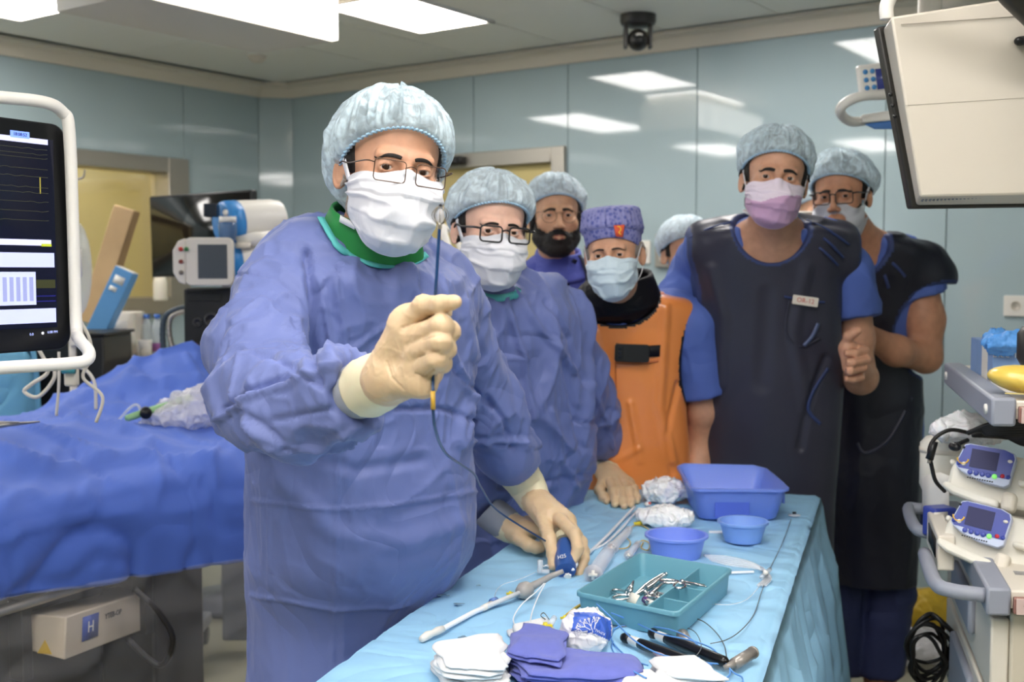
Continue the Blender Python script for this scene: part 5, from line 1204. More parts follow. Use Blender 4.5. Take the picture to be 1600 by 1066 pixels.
fr = MB(); pts = [P(-260, 140, 1.86), P(-120, 142, 1.95), P(0, 152, 2.06), P(70, 160, 2.13), P(98, 176, 2.17), P(108, 204, 2.18), P(114, 350, 2.19), P(119, 505, 2.19), P(124, 530, 2.15), P(138, 548, 2.10), P(136, 562, 2.06), P(110, 568, 2.03), P(0, 575, 1.93), P(-200, 590, 1.75)]
fr.tube(spl(pts, 8), .0115, 16).build('frame_tube', m_white, mt)
MB(MM, o0-NM*.03).box((Wm_/2+.012, .02, 0), (.018, Hm*.86, .04)).build('side_bracket', m_offw, mt, bevel=.004)
MB(MM, o0-NM*.12).box((-.06, 0, 0), (.16, .16, .14)).build('rear_mount', m_offw, mt, bevel=.01)
MB().tube([o0-NM*.18+E1*.06, o0-NM*.30+E1*.06, o0-NM*.30+E1*.06+A3(0, 0, ZC-o0[2]-.001)], .03, 16).build('ceiling_arm', m_offw, mt)
# infusion stand behind the monitor
ivp = P(124, 640, 4.15); iv = thing('infusion_stand', 'white infusion stand with a hanging clear bag behind the monitor', 'infusion stand', (ivp[0]-.02, ivp[1], 0))
bx0 = A3(ivp[0]-.02, ivp[1], 0)
MB(o=bx0).cyl((0, 0, .05), (0, 0, 1.90), .013, n=12).build('pole', m_offw, iv)
for i in range(5):
    a = i*2*math.pi/5; MB(o=bx0).tube([(0, 0, .09), (.26*math.cos(a), .26*math.sin(a), .05)], [.016, .011], 8).build('leg', m_grey, iv)
    MB(o=bx0).ball((.26*math.cos(a), .26*math.sin(a), .027), .026, 10).build('castor', m_black, iv)
for s in (-1, 1): MB(o=bx0).tube(spl([(0, 0, 1.88), (s*.05, 0, 1.89), (s*.06, 0, 1.92)], 5), .004, 8).build('hook', m_steel, iv)
MB(o=bx0).box((.02, -.02, 1.32), (.04, .04, .08)).build('clamp', m_offw, iv, bevel=.008)
bgc = P(120, 420, 4.1); m_fluid = mat('fluid_bag', (226, 230, 224), .1, alpha=.5, spec=.7)
bag = thing('infusion_bag', 'clear infusion bag hanging at the right edge of the monitor frame', 'infusion bag', bgc)
MB(o=bgc).ball((0, 0, 0), (.055, .02, .17), 20).build('bag', m_fluid, bag); MB(o=bgc).cyl((0, 0, -.15), (0, 0, -.20), .008, n=10).build('port', m_white, bag)
MB(o=bgc).box((0, -.019, .02), (.05, .002, .10)).build('bag_label', m_white, bag); MB(o=bgc).tube([(0, 0, .15), (0, 0, .21)], .003, 6).build('hanger', m_white, bag)
for i, (pl, rr, lb) in enumerate([([(125, 500), (140, 530), (142, 560), (130, 590), (160, 620), (150, 660)], .004, 'clear infusion line looping down beside the stand'), ([(60, 545), (75, 580), (50, 600), (38, 612), (60, 620), (85, 590), (80, 560)], .005, 'white tube loop hanging below the monitor'),
        ([(92, 550), (92, 600), (88, 650)], .004, 'thin white line hanging straight below the monitor'), ([(120, 572), (136, 580), (148, 600), (150, 640)], .005, 'pale tube curving down to the blue drape')]):
    tag(MB().tube(spl([P(a, b, 2.6+.2*i) for a, b in pl], 8), rr, 8).build('tube', m_offw), lb, 'tube')
dv = thing('line_roller_clamp', 'white drip chamber clamp hanging below the monitor frame corner', 'clamp', P(112, 590, 2.6))
MB(o=P(112, 590, 2.6)).box((0, 0, .01), (.030, .022, .06)).build('body', m_offw, dv, bevel=.005); MB(o=P(112, 590, 2.6)).cyl((-.014, -.016, .02), (.014, -.016, .02), .010, n=14).build('wheel', mat('teal_plastic', (70, 150, 160), .4), dv)
# blue covered trolley and dark cabinet at far left
q = P(25, 640, 4.3); bt = thing('blue_covered_trolley', 'light blue draped trolley behind the monitor at the left edge', 'trolley', (q[0]-.15, q[1], 0))
m_lblue = mat('light_blue_cover', (120, 186, 218), .7, crease=(8, .5, .03))
cT = A3(q[0]-.15, q[1], 0); w0 = .42; Gc = []
for z, s in ((1.26, 0.01), (1.27, .6), (1.25, 1.0), (1.15, 1.06), (.8, 1.10), (.45, 1.16)):
    Gc.append([cT+A3(w0*.5*s*a, w0*.45*s*b, z+(.02*math.sin(i*1.7) if s > .5 else 0)) for i, (a, b) in enumerate([(math.cos(t)*(1+.04*math.sin(9*t)), math.sin(t)*(1+.04*math.cos(7*t))) for t in np.linspace(0, 2*math.pi, 48)])])
grid_obj('cover', np.array(Gc), m_lblue, bt, solid=.002)
MB(o=cT).box((0, 0, .66), (.32, .28, 1.12)).build('cabinet', m_offw, bt, bevel=.01)
for sx in (-1, 1):
    for sy in (-1, 1): MB(o=cT).lathe([(.0001, 0), (.03, .0), (.03, .02), (.03, .10), (.0001, .10)], 12, c=(sx*.12, sy*.10, 0)).build('castor', m_black, bt)
q = P(138, 600, 4.6); ck = thing('equipment_cabinet', 'tall dark equipment cabinet standing between monitor and white bin', 'cabinet', (q[0]-.12, q[1]+.1, 0))
cc = A3(q[0]-.12, q[1]+.1, 0); zt = P(138, 524, 4.6)[2]
MB(o=cc).box((0, 0, zt/2+.04), (.42, .34, zt-.08)).build('cabinet', mat('cabinet_black', (30, 28, 27), .4), ck, bevel=.006)
MB(o=cc).box((0, 0, zt+.006), (.44, .36, .012)).build('cabinet_top', MATS['cabinet_black'], ck, bevel=.002)
for i in range(3): MB(o=cc).box((0, -.173, .25+.3*i), (.38, .008, .26)).build('cabinet_drawer', MATS['cabinet_black'], ck, bevel=.003)
for sx in (-1, 1):
    for sy in (-1, 1): MB(o=cc).cyl((sx*.17, sy*.13, 0), (sx*.17, sy*.13, .09), .025, n=12).build('castor', m_black, ck)
# boxes leaning at the window
def leanbox(name, label, p0, p1, wpx, Y, dep, m, cat='box', top=None):
    a, b = P(*p0, Y), P(*p1, Y+.02); d = b-a; L_ = np.linalg.norm(d); d /= L_; w = wpx*Y/F; sx = np.cross(d, A3(0, 1, 0)); sx /= np.linalg.norm(sx); sx = sx if sx[0] > 0 else -sx; ny = np.cross(sx, d)
    t = thing(name, label, cat, a); M_ = np.stack([sx, d, -ny if ny[1] > 0 else ny], 1)
    o = MB(M_, a).box((w/2, L_/2, -dep/2), (w, L_, dep)).build('carton', m, t, bevel=.003)
    MB(M_, a).box((w/2, L_+.001, -dep/2), (w*.96, .003, dep*.9)).build('flap', top or m, t, bevel=.001)
    return t, a, M_, w, L_
m_card = mat('cardboard', (196, 164, 122), .8, var=.08, vs=7); m_card2 = mat('cardboard_light', (214, 186, 146), .8)
t, a, M_, w, L_ = leanbox('cardboard_box', 'long narrow brown cardboard box leaning in front of the control window', (122, 500), (178, 320), 32, 5.2, .10, m_card, top=m_card2)
t, a, M_, w, L_ = leanbox('blue_box', 'slim light blue carton leaning beside the brown cardboard box', (124, 535), (180, 415), 30, 4.85, .09, mat('box_blue', (98, 160, 216), .5), top=m_white)
MB(M_, a).box((w*.5, L_*.86, .001), (w*.55, .035, .002)).build('carton_label', m_white, t); MB(M_, a).box((w*.4, L_*.74, .001), (w*.4, .02, .002)).build('carton_label', m_white, t)
# steel side bench with things on it
A, B_ = P(150, 570, 4.6), P(350, 560, 4.9);
ztop = P(230, 552, 5.15)[2]; c = P(222, 560, 5.15); cb = A3(c[0], c[1], 0)
bn = thing('side_bench', 'white topped side bench behind the patient table', 'bench', cb)
Mr = np.stack([EX, EY, A3(0, 0, 1)], 1)
MB(Mr, cb).box((0, 0, ztop-.02), (.95, .40, .04)).build('bench_top', m_offw, bn, bevel=.006)
for sx in (-1, 1):
    for sy in (-1, 1): MB(Mr, cb).box((sx*.43, sy*.16, (ztop-.04)/2), (.035, .035, ztop-.04)).build('leg', m_steel, bn)
MB(Mr, cb).box((0, 0, .4), (.84, .32, .02)).build('lower_shelf', m_steel, bn)
MB(Mr, cb).box((0, .185, ztop-.07), (.84, .02, .06)).build('apron_rail', m_steel, bn)
def onbench(px, Y): q = P(px, 500, Y); return A3(q[0], q[1], ztop)
q = onbench(191, 5.05); bn2 = thing('white_bin', 'square white translucent tub on the bench', 'tub', q)
MB(o=q).prism(rrect(.15, .15, .02), .012).build('tub_base', m_offw, bn2); 
MB(o=q).add([(x*s, y*s, z) for z, s in ((.0, .94), (.19, 1.06), (.19, 1.0), (.01, .88)) for x, y in rrect(.15, .15, .025)], [(i*20+j, i*20+(j+1) % 20, (i+1)*20+(j+1) % 20, (i+1)*20+j) for i in range(3) for j in range(20)]).build('tub', mat('milky_plastic', (226, 220, 204), .4, sss=.1), bn2)
MB(o=q).box((0, -.08, .12), (.10, .002, .07)).build('tub_label', m_white, bn2)
q = onbench(226, 4.98); cu = thing('white_cup', 'small white cup standing beside the square tub', 'cup', q); MB(o=q).lathe([(.026, 0), (.03, .07), (.028, .07), (.024, .005), (.0001, .005)], 20).build('cup', m_white, cu)
m_pet = mat('clear_bottle', (226, 236, 242), .06, alpha=.45, spec=.8)
for i, (x, lb) in enumerate(((229, 'small water bottle with blue cap, left of the pair on the bench'), (246, 'small water bottle with blue cap, right of the pair on the bench'))):
    q = onbench(x, 5.1); t = thing('water_bottle', lb, 'bottle', q, group='water bottles on the bench')
    MB(o=q).lathe([(.024, 0), (.027, .01), (.027, .055), (.0255, .06), (.027, .068), (.027, .11), (.022, .135), (.011, .155), (.011, .165)], 20).build('bottle', m_pet, t)
    MB(o=q).cyl((0, 0, .160), (0, 0, .178), .0135, n=16).build('bottle_cap', mat('cap_blue', (80, 130, 220), .4), t)
    MB(o=q).lathe([(.0276, .012), (.0276, .05)], 20).build('bottle_label', mat('pink_label', (150, 90, 150), .5), t)
q = P(251, 470, 6.2); t = thing('wash_bottle', 'white plastic wash bottle with a thin spout standing on the window sill', 'bottle', q)
MB(o=q).lathe([(.035, 0), (.038, .01), (.038, .10), (.030, .125), (.014, .135), (.014, .15)], 20).build('bottle', mat('milky_plastic', (226, 220, 204), .4), t)
MB(o=q).lathe([(.017, .148), (.017, .165), (.005, .18), (.0035, .22), (.0001, .222)], 14).build('nozzle', m_white, t)
# black television on an arm
a, b, c_ = P(238, 306, 5.3), P(382, 296, 5.0), P(252, 431, 5.28); ex_ = b-a; wv = np.linalg.norm(ex_); ex_ /= wv; ey_ = c_-a; hv = np.linalg.norm(ey_); ey_ = ey_-ex_*(ey_@ex_); ey_ /= np.linalg.norm(ey_); nz = np.cross(ex_, ey_); nz = nz if nz[1] < 0 else -nz
Mt = np.stack([ex_, -ey_, nz], 1); ct = a+ex_*wv*.55+ey_*hv/2; ct[2] = (a+ey_*hv/2)[2]
tv = thing('wall_display', 'dark switched-off flat display tilted in front of the window', 'display', ct)
MB(Mt, ct).box((0, 0, 0), (wv*1.1, hv, .04)).build('casing', m_black, tv, bevel=.006)
MB(Mt, ct).box((0, 0, .0205), (wv*1.1-.02, hv-.02, .002)).build('screen', mat('screen_off', (10, 10, 11), .16, spec=.6), tv)
MB().tube([ct-nz*.02, ct-nz*.14, A3(*(ct-nz*.14)[:2], .3)], .022, 14).build('stand_pole', m_grey, tv); MB(o=A3(*(ct-nz*.14)[:2], 0)).lathe([(.0001, .0), (.24, 0), (.24, .03), (.05, .06), (.03, .32), (.0001, .32)], 24).build('stand_base', m_grey, tv)
# blue-white patient monitor stack and black generator
def cylunit(name, label, p0, p1, rpx, Y0, Y1, par=None):
    a, b = P(*p0, Y0), P(*p1, Y1); t = thing(name, label, 'monitor unit', (a+b)/2); r = rpx*Y0/F; d = (b-a)/np.linalg.norm(b-a)
    MB().add(*[(lambda m: (m.v, m.f))(MB(frame(d), a).lathe([(.0001, -.01), (r*.86, -.01), (r*.98, .0), (r, .02), (r, .05)], 32, ell=1)) for _ in (0,)][0]).build('blue_ring', mat('unit_blue', (52, 134, 204), .4), t)
    L_ = np.linalg.norm(b-a); MB(frame(d), a).lathe([(r*.985, .05), (r*.99, L_-.03), (r*.93, L_), (.0001, L_)], 32).build('shell', m_white, t, sharp=40)
    return t, a, d, r
t1, a, d, r = cylunit('anaesthesia_monitor', 'round-ended blue and white anaesthesia monitor, upper of the stack', (350, 350), (434, 346), 36, 4.35, 4.5)
MB(o=a-d*.02).box((-.02, -.03, .05), (.05, .05, .05)).build('display_panel', mat('panel_dark', (30, 36, 50), .2), t1, bevel=.004)
for z in (.01, .04): MB(o=a).ball((.02, -.05, z), .012, 12).build('knob', m_white, t1)
wt = P(356, 362, 4.25); MB(o=wt).lathe([(.03, -.03), (.034, 0), (.034, .03), (.03, .035), (.0001, .035)], 16).build('water_trap', mat('smoky_cup', (90, 120, 160), .1, alpha=.7), t1); MB(o=wt+A3(0, 0, .035)).cyl((0, 0, 0), (0, 0, .02), .032, n=16).build('trap_lid', m_white, t1)
t2, a, d, r = cylunit('anaesthesia_monitor', 'lower anaesthesia monitor with a grey square screen on the stack', (345, 410), (430, 404), 36, 4.30, 4.45)
pn = P(330, 409, 4.22); Mp = np.stack([A3(.99, .12, 0), A3(0, 0, 1), A3(.12, -.99, 0)], 1)
MB(Mp, pn).prism(rrect(.17, .175, .02), .05).build('screen_casing', m_offw, t2, bevel=.004)
MB(Mp, pn+Mp@A3(.012, 0, .051)).box((0, 0, 0), (.105, .125, .003)).build('screen', mat('screen_grey', (78, 84, 90), .2), t2, bevel=.001)
MB(Mp, pn+Mp@A3(-.085, 0, .0)).prism([(0, -.085), (0, .085), (-.025, .075), (-.045, .04), (-.045, -.04), (-.025, -.075)], .05).build('side_panel', m_offw, t2, bevel=.004)
for z, c3 in ((.045, (200, 50, 40)), (.045, (60, 130, 70)), (.0, (140, 70, 60)), (-.04, (120, 110, 100))):
    xx = -.100 if c3[1] != 130 else -.08; MB(Mp, pn+Mp@A3(xx, z, .051)).cyl((0, 0, 0), (0, 0, .008), .008, n=12).build('button', mat('button_%d' % c3[0], c3, .4), t2)
tr_ = thing('white_handset', 'white rounded module resting between the two anaesthesia monitors', 'module', P(398, 372, 4.3)); MB().tube([P(372, 378, 4.3), P(400, 374, 4.3), P(425, 368, 4.35)], [.022, .028, .018], 14).build('body', m_white, tr_)
MB(o=P(380, 380, 4.28)).cyl((0, 0, -.02), (0, 0, 0), .03, n=16).build('foot', m_offw, tr_)
gq = P(330, 500, 4.3); Mg = np.stack([A3(.99, .12, 0), A3(0, 0, 1), A3(.12, -.99, 0)], 1)
gen = thing('ultrasound_base', 'black equipment box with sockets under the anaesthesia monitors', 'equipment', gq); gh = (547-448)*4.3/F
MB(Mg, gq+A3(.02, 0, 0)).box((.03, .0, -.15), (.30, gh, .3)).build('casing', mat('equipment_black', (20, 20, 21), .4), gen, bevel=.008)
MB(Mg, gq+A3(.02, 0, 0)).box((-.04, gh*.36, .003), (.12, .03, .004)).build('vent_panel', m_black, gen, bevel=.001)
for x, z, r_ in ((.0, .0, .028), (.07, .02, .02), (-.05, -.01, .018), (.05, -.06, .02)): MB(Mg, gq+Mg@A3(x, z, .0)).lathe([(r_, 0), (r_, .012), (r_*.6, .012), (r_*.6, .004), (.0001, .004)], 18).build('socket', mat('socket_grey', (48, 48, 50), .3), gen)
MB(Mg, gq+Mg@A3(-.062, -.105, .01)).lathe([(.028, 0), (.03, .02), (.024, .022), (.022, .01), (.0001, .01)], 20).build('outlet_ring', m_black, gen)
MB(Mg, gq+Mg@A3(-.062, -.105, .02)).cyl((0, 0, 0), (0, 0, .004), .021, n=18).build('outlet_cap', mat('dull_orange', (190, 96, 70), .5), gen)
st_ = thing('equipment_stand', 'white and grey trolley carrying the black box and monitors', 'trolley', (gq[0]+.05, gq[1]+.15, 0))
sb_ = A3(gq[0]+.05, gq[1]+.15, 0); MB(o=sb_).box((0, 0, gq[2]-gh/2-.02), (.5, .42, .036)).build('shelf', m_offw, st_, bevel=.006)
MB(o=sb_).box((0, .08, (gq[2]-gh/2-.04)/2+.04), (.14, .14, gq[2]-gh/2-.12)).build('column', m_grey, st_, bevel=.01)
for sx in (-1, 1):
    MB(o=sb_).box((sx*.2, .02, .10), (.05, .5, .05)).build('foot_bar', m_grey, st_, bevel=.01)
    for sy in (-1, 1): MB(o=sb_).cyl((sx*.2-.015, sy*.2+.02, .038), (sx*.2+.015, sy*.2+.02, .038), .037, n=16).build('castor', m_black, st_)
MB(o=sb_).tube([(.05, .06, gq[2]+gh/2), (.05, .06, gq[2]+gh/2+.30)], .022, 12).build('mast', m_offw, st_)
for pl, m_, lb in (([(256, 552), (254, 520), (258, 495), (275, 484), (292, 480)], mat('hose_dark', (58, 72, 84), .4), 'dark breathing hose rising from the bench'), ([(270, 548), (264, 520), (266, 498), (280, 488), (300, 486), (308, 500)], m_steel, 'silver ribbed hose arching beside the dark one')):
    pts = spl([P(a, b, 4.4) for a, b in pl], 10); tag(MB().tube(pts, .011+.0012*np.sin(np.arange(len(pts))*2.2), 10).build('breathing_hose', m_), lb, 'hose')

q = P(703, 400, 4.9); t = thing('white_stand', 'white slanted stand frame seen between the two gowned surgeons', 'stand', (q[0], q[1], 0))
MB().tube([P(690, 352, 4.9), P(703, 400, 4.9), P(722, 470, 4.9), A3(q[0]+.2, q[1], .05)], .018, 10).build('upright', m_white, t); MB().tube([P(712, 366, 4.95), P(728, 420, 4.95), A3(q[0]+.3, q[1], .05)], .012, 10).build('upright', m_white, t); MB().tube([P(690, 352, 4.9), P(712, 366, 4.95)], .012, 8).build('top_bar', m_white, t)
MB(o=A3(q[0]+.25, q[1], 0)).box((0, 0, .03), (.35, .3, .05)).build('base', m_grey, t, bevel=.008)
# ================================================================== instrument table and everything on it
U_ = A3(.316, .949, 0); N_ = A3(.949, -.316, 0); TZ = .900
def TP(u, n, z=0): return U_*u+N_*n+A3(0, 0, z)
u0, u1, n0, n1 = 1.28, 3.42, -.872, -.186
tbl = thing('instrument_table', 'steel instrument table hidden under the light blue drape', 'table', TP((u0+u1)/2, (n0+n1)/2))
Mtb = np.stack([N_, U_, A3(0, 0, 1)], 1); tc = TP((u0+u1)/2, (n0+n1)/2)
MB(Mtb, tc).box((0, 0, TZ-.025), (n1-n0-.06, u1-u0-.06, .03)).build('table_top', m_steel, tbl, bevel=.004)
for sx in (-1, 1):
    for sy in (-1, 1):
        lx, ly = sx*((n1-n0)/2-.08), sy*((u1-u0)/2-.10)
        lg = MB(Mtb, tc).cyl((lx, ly, .09), (lx, ly, TZ-.04), .016, n=12).build('leg', m_steel, tbl)
        MB(Mtb, tc).cyl((lx-.014, ly, .036), (lx+.014, ly, .036), .036, n=14).build('castor', m_black, lg)
MB(Mtb, tc).box((0, 0, .25), (n1-n0-.14, u1-u0-.18, .02)).build('lower_shelf', m_steel, tbl)
m_td = mat('table_drape_blue', (154, 202, 234), .5, var=.04, vs=7, spec=.35, crease=(10, .75, .012), bump=(700, .12, .001))
# drape: top grid then a hanging skirt
nn_, uu_ = 46, 130
a = np.linspace(n0, n1, nn_); b = np.linspace(u0, u1, uu_); Ng, Ug = np.meshgrid(a, b, indexing='ij')
edge = np.minimum(np.minimum(Ng-n0, n1-Ng), np.minimum(Ug-u0, u1-Ug))
top = Ug[..., None]*U_+Ng[..., None]*N_
wr = .0070*(ridge(np.stack([Ug*7, Ng*4, Ug*0], -1), 3, 2.5)-.2)+.0040*(ridge(np.stack([Ug*17, Ng*12, Ug*0], -1), 8, 2.2)-.2)
zt = TZ+np.clip(wr, -.002, .006)-.012*np.clip(1-edge/.012, 0, 1)**2
top = np.concatenate([top[..., :2], zt[..., None]], -1)
I = np.arange(nn_*uu_).reshape(nn_, uu_); Ft = np.stack([I[:-1, :-1], I[1:, :-1], I[1:, 1:], I[:-1, 1:]], -1).reshape(-1, 4)
ring = [(i, 0) for i in range(nn_)]+[(nn_-1, j) for j in range(1, uu_)]+[(i, uu_-1) for i in range(nn_-2, -1, -1)]+[(0, j) for j in range(uu_-2, 0, -1)]
rid = np.array([I[i, j] for i, j in ring]); base = top.reshape(-1, 3)[rid]; k = len(ring)
cen = TP((u0+u1)/2, (n0+n1)/2); dl = base-cen; du = dl@U_; dnn = dl@N_
out = np.zeros((k, 3)); hu, hn = (u1-u0)/2, (n1-n0)/2
wu = np.clip((np.abs(du)-(hu-.10))/.10, 0, 1); wn = np.clip((np.abs(dnn)-(hn-.10))/.10, 0, 1)
wu = np.where(np.abs(dnn) >= hn-1e-4, wu**2*.7, wu*0+1); wn = np.where(np.abs(du) >= hu-1e-4, wn**2*.7, wn*0+1)
out = (np.sign(du)*wu)[:, None]*U_+(np.sign(dnn)*wn)[:, None]*N_; out /= np.linalg.norm(out, axis=1, keepdims=True)+1e-9
arc = np.concatenate([[0], np.cumsum(np.linalg.norm(np.diff(base, axis=0), axis=1))])
corner = np.exp(-((np.linalg.norm(dl-(U_*hu+N_*hn), axis=1))/.17)**2)
c2 = sum(np.exp(-((np.linalg.norm(dl-(U_*su*hu+N_*sn*hn), axis=1))/.10)**2) for su, sn in ((1, -1), (-1, 1), (-1, -1)))
right = (dnn > hn-.01)*1.0
fold = .5+.5*np.sin(arc*19+1.3*np.sin(arc*5)); fold2 = .5+.5*np.sin(arc*47+np.sin(arc*13))
rows2 = []; drop = .60; tt = np.linspace(0, 1, 26)[1:]
for t in tt:
    o = .006+.045*t*fold+.012*t*fold2+.085*t**.8*c2*.9+.36*corner*min(1, (t/.42)**.8)+.03*t*right+.03*right*fold2*min(1, t*3)
    o = o*np.where((dnn < -(hn-.01)), .25, 1)
    p = base+out*o[:, None]-A3(0, 0, 1)*(drop*t*(1-.10*corner))[:, None]
    p += out*(.010*(ridge(p*[9, 9, 5], 4, 2.2)-.3)*min(1, t*4))[:, None]
    rows2.append(p)
Vd = np.concatenate([top.reshape(-1, 3)]+rows2); nb0 = nn_*uu_; Fs = []
prev = rid
for r in range(len(rows2)):
    cur = nb0+r*k+np.arange(k); Fs.append(np.stack([prev, np.roll(prev, -1), np.roll(cur, -1), cur], 1)); prev = cur
drp = obj('table_drape', Vd, np.concatenate([Ft]+Fs), m_td); tag(drp, 'light blue disposable drape spread over the instrument table in the foreground', 'drape')
m_stain = mat('grey_stain', (112, 142, 165), .5)
for i, (x, y, r) in enumerate([(687, 930, .012), (716, 944, .011), (711, 974, .010), (724, 996, .012), (748, 915, .006), (700, 931, .005)]):
    c = PZ(x, y, TZ+.0052); q = [(r*(1+.35*math.sin(3*a_+i)+.2*math.sin(5*a_))*math.cos(a_)*.8, r*(1+.35*math.sin(3*a_+i))*math.sin(a_)*.5) for a_ in np.linspace(0, 2*math.pi, 20, endpoint=False)]
    MB(o=c).prism(q, .0005).build('stain', m_stain, drp)
T = lambda x, y, h=0: PZ(x, y, TZ+.004+h)
ZT = TZ+.004
# ---- teal tray
m_tray = mat('teal_tray', (108, 164, 182), .38, var=.03, spec=.5)
rimh = .050; A, B_, C_, D_ = (PZ(x, y, ZT+rimh) for x, y in ((910, 930), (990, 859), (1132, 889), (1072, 957)))
cx = (A+B_+C_+D_)/4; e1 = ((D_-A)+(C_-B_))/2; W1 = np.linalg.norm(e1)*1.0; e1 /= W1; e2 = ((B_-A)+(C_-D_))/2; L1_ = np.linalg.norm(e2)*.98; e2 = e2-e1*(e2@e1)*.35; e2 /= np.linalg.norm(e2)
Mt2 = np.stack([e1, e2, A3(0, 0, 1)], 1); ct2 = cx*[1, 1, 0]+A3(0, 0, ZT)
tray = thing('instrument_tray', 'teal plastic tray with compartments holding surgical instruments', 'tray', ct2)
def shell(M, c, w, l, h, r, th, taper, m, par, name, lip=.004, floor=.004):
    rings = []
    for (ww, ll, z) in ((w*taper, l*taper, 0), (w*taper+.002, l*taper+.002, .002), (w-.004, l-.004, h-.008), (w+lip, l+lip, h-.008), (w+lip, l+lip, h-.001), (w+lip-.002, l+lip-.002, h), (w-2*th+.002, l-2*th+.002, h), (w-2*th, l-2*th, h-.002), (w*taper-2*th, l*taper-2*th, floor)):
        rings.append([(x, y, z) for x, y in rrect(ww, ll, r, 5)])
    n = len(rings[0]); V = np.array(rings).reshape(-1, 3); Fc = [(i*n+j, i*n+(j+1) % n, (i+1)*n+(j+1) % n, (i+1)*n+j) for i in range(len(rings)-1) for j in range(n)]+[tuple(range(n-1, -1, -1)), tuple((len(rings)-1)*n+j for j in range(n))]
    return MB(M, c).add(V, Fc).build(name, m, par, sharp=50)
shell(Mt2, ct2, W1, L1_, rimh, .014, .003, .95, m_tray, tray, 'tray_shell')
xd = W1*.17
MB(Mt2, ct2).box((xd, 0, .023), (.003, L1_*.93, .038)).build('divider', m_tray, tray, bevel=.001)
for y in (-.17*L1_/.5*.5, .10*L1_): MB(Mt2, ct2).box(((xd+W1*.475)/2, y, .020), (W1*.475-xd, .003, .032)).build('divider', m_tray, tray, bevel=.001)
m_inst = mat('instrument_steel', (205, 205, 205), .18, metal=1)
TT = lambda x, y, h=.012: PZ(x, y, ZT+h)
def ring_scissors(name, label, tip, piv, rings, th=.0032, rr=.016, h=.012):
    t = thing(name, label, 'surgical instrument', TT(*piv, h), group='steel instruments in the teal tray'); pv = TT(*piv, h)
    tips = [TT(tip[0], tip[1], h), TT(tip[0]+3, tip[1]+3, h+.002)]
    for k_, rg in enumerate(rings):
        c = TT(*rg, h); d = (c-pv)/np.linalg.norm(c-pv); s = np.cross(d, A3(0, 0, 1)); s /= np.linalg.norm(s); lp = [c+d*rr*1.35*math.cos(a)+s*rr*.85*math.sin(a) for a in np.linspace(0, 2*np.pi, 20, endpoint=False)]
        MB().tube(lp, .0026, 8, closed=True).build('finger_ring', m_inst, t)
        MB().tube([c-d*rr*1.3, pv, tips[k_]], [.0026, .0036, .0012], 8).build('blade', m_inst, t)
    MB(o=pv).cyl((0, 0, -.001), (0, 0, .005), .004, n=12).build('pivot_screw', m_inst, t)
    return t
ring_scissors('scissors', 'steel scissors lying across the tray divider on the right', (1101, 914), (1066, 910), [(1046, 909), (1062, 916)], h=.040, rr=.013)
ring_scissors('artery_clamp', 'curved steel clamp with its loops at the left of the tray pile', (985, 915), (982, 932), [(968, 926), (972, 934)], h=.012)
ring_scissors('artery_clamp', 'steel clamp lying under the white paper label', (1008, 913), (1008, 926), [(1026, 930), (1018, 937)], h=.016)
ring_scissors('artery_clamp', 'steel clamp with loops nearest the tray divider', (1040, 905), (1024, 922), [(1030, 937), (1034, 933)], h=.010, rr=.012)
for p_, lb in ((((990, 932), (1036, 900), (1042, 896)), 'broad steel forceps pointing up to the right in the tray'), (((978, 930), (985, 920), (990, 908)), 'narrow steel forceps standing at the left of the pile'), (((1006, 933), (1022, 925), (1036, 912)), 'short steel retractor in the middle of the pile')):
    a_, b_, c_ = TT(*p_[0], .008), TT(*p_[1], .020), TT(*p_[2], .026); t = thing('forceps', lb, 'surgical instrument', a_, group='steel instruments in the teal tray')
    d = b_-a_; s = np.cross(d, A3(0, 0, 1)); s /= np.linalg.norm(s)
    for sg in (-1, 1): MB().tube(spl([a_, (a_+b_)/2+s*sg*.006, b_+s*sg*.003, c_], 5), [.002+.003*math.sin(math.pi*i/15) for i in range(16)], 8).build('forceps_arm', m_inst, t)
lbp = TT(989, 936, .030); Ml = np.stack([e1*.9-e2*.43, e2*.6+A3(0, 0, .8)+e1*.2, A3(0, 0, 1)], 1); Ml[:, 0] /= np.linalg.norm(Ml[:, 0]); Ml[:, 1] -= Ml[:, 0]*(Ml[:, 0]@Ml[:, 1]); Ml[:, 1] /= np.linalg.norm(Ml[:, 1]); Ml[:, 2] = np.cross(Ml[:, 0], Ml[:, 1])
o = MB(Ml, lbp).box((0, 0, 0), (.027, .022, .0008)).build('paper_label', mat('paper_white', (232, 228, 216), .7)); tag(o, 'blank white paper label stuck on the instruments in the tray', 'label')
pq = thing('purple_capped_vial', 'small white vial with purple end near the front of the tray', 'vial', TT(1014, 940, .01)); MB().cyl(TT(1012, 940, .014), TT(1024, 946, .014), .006, n=14).build('vial', m_white, pq); MB().cyl(TT(1007, 937, .014), TT(1012, 940, .014), .0065, n=14).build('vial_cap', mat('purple_plastic', (90, 50, 120), .4), pq)
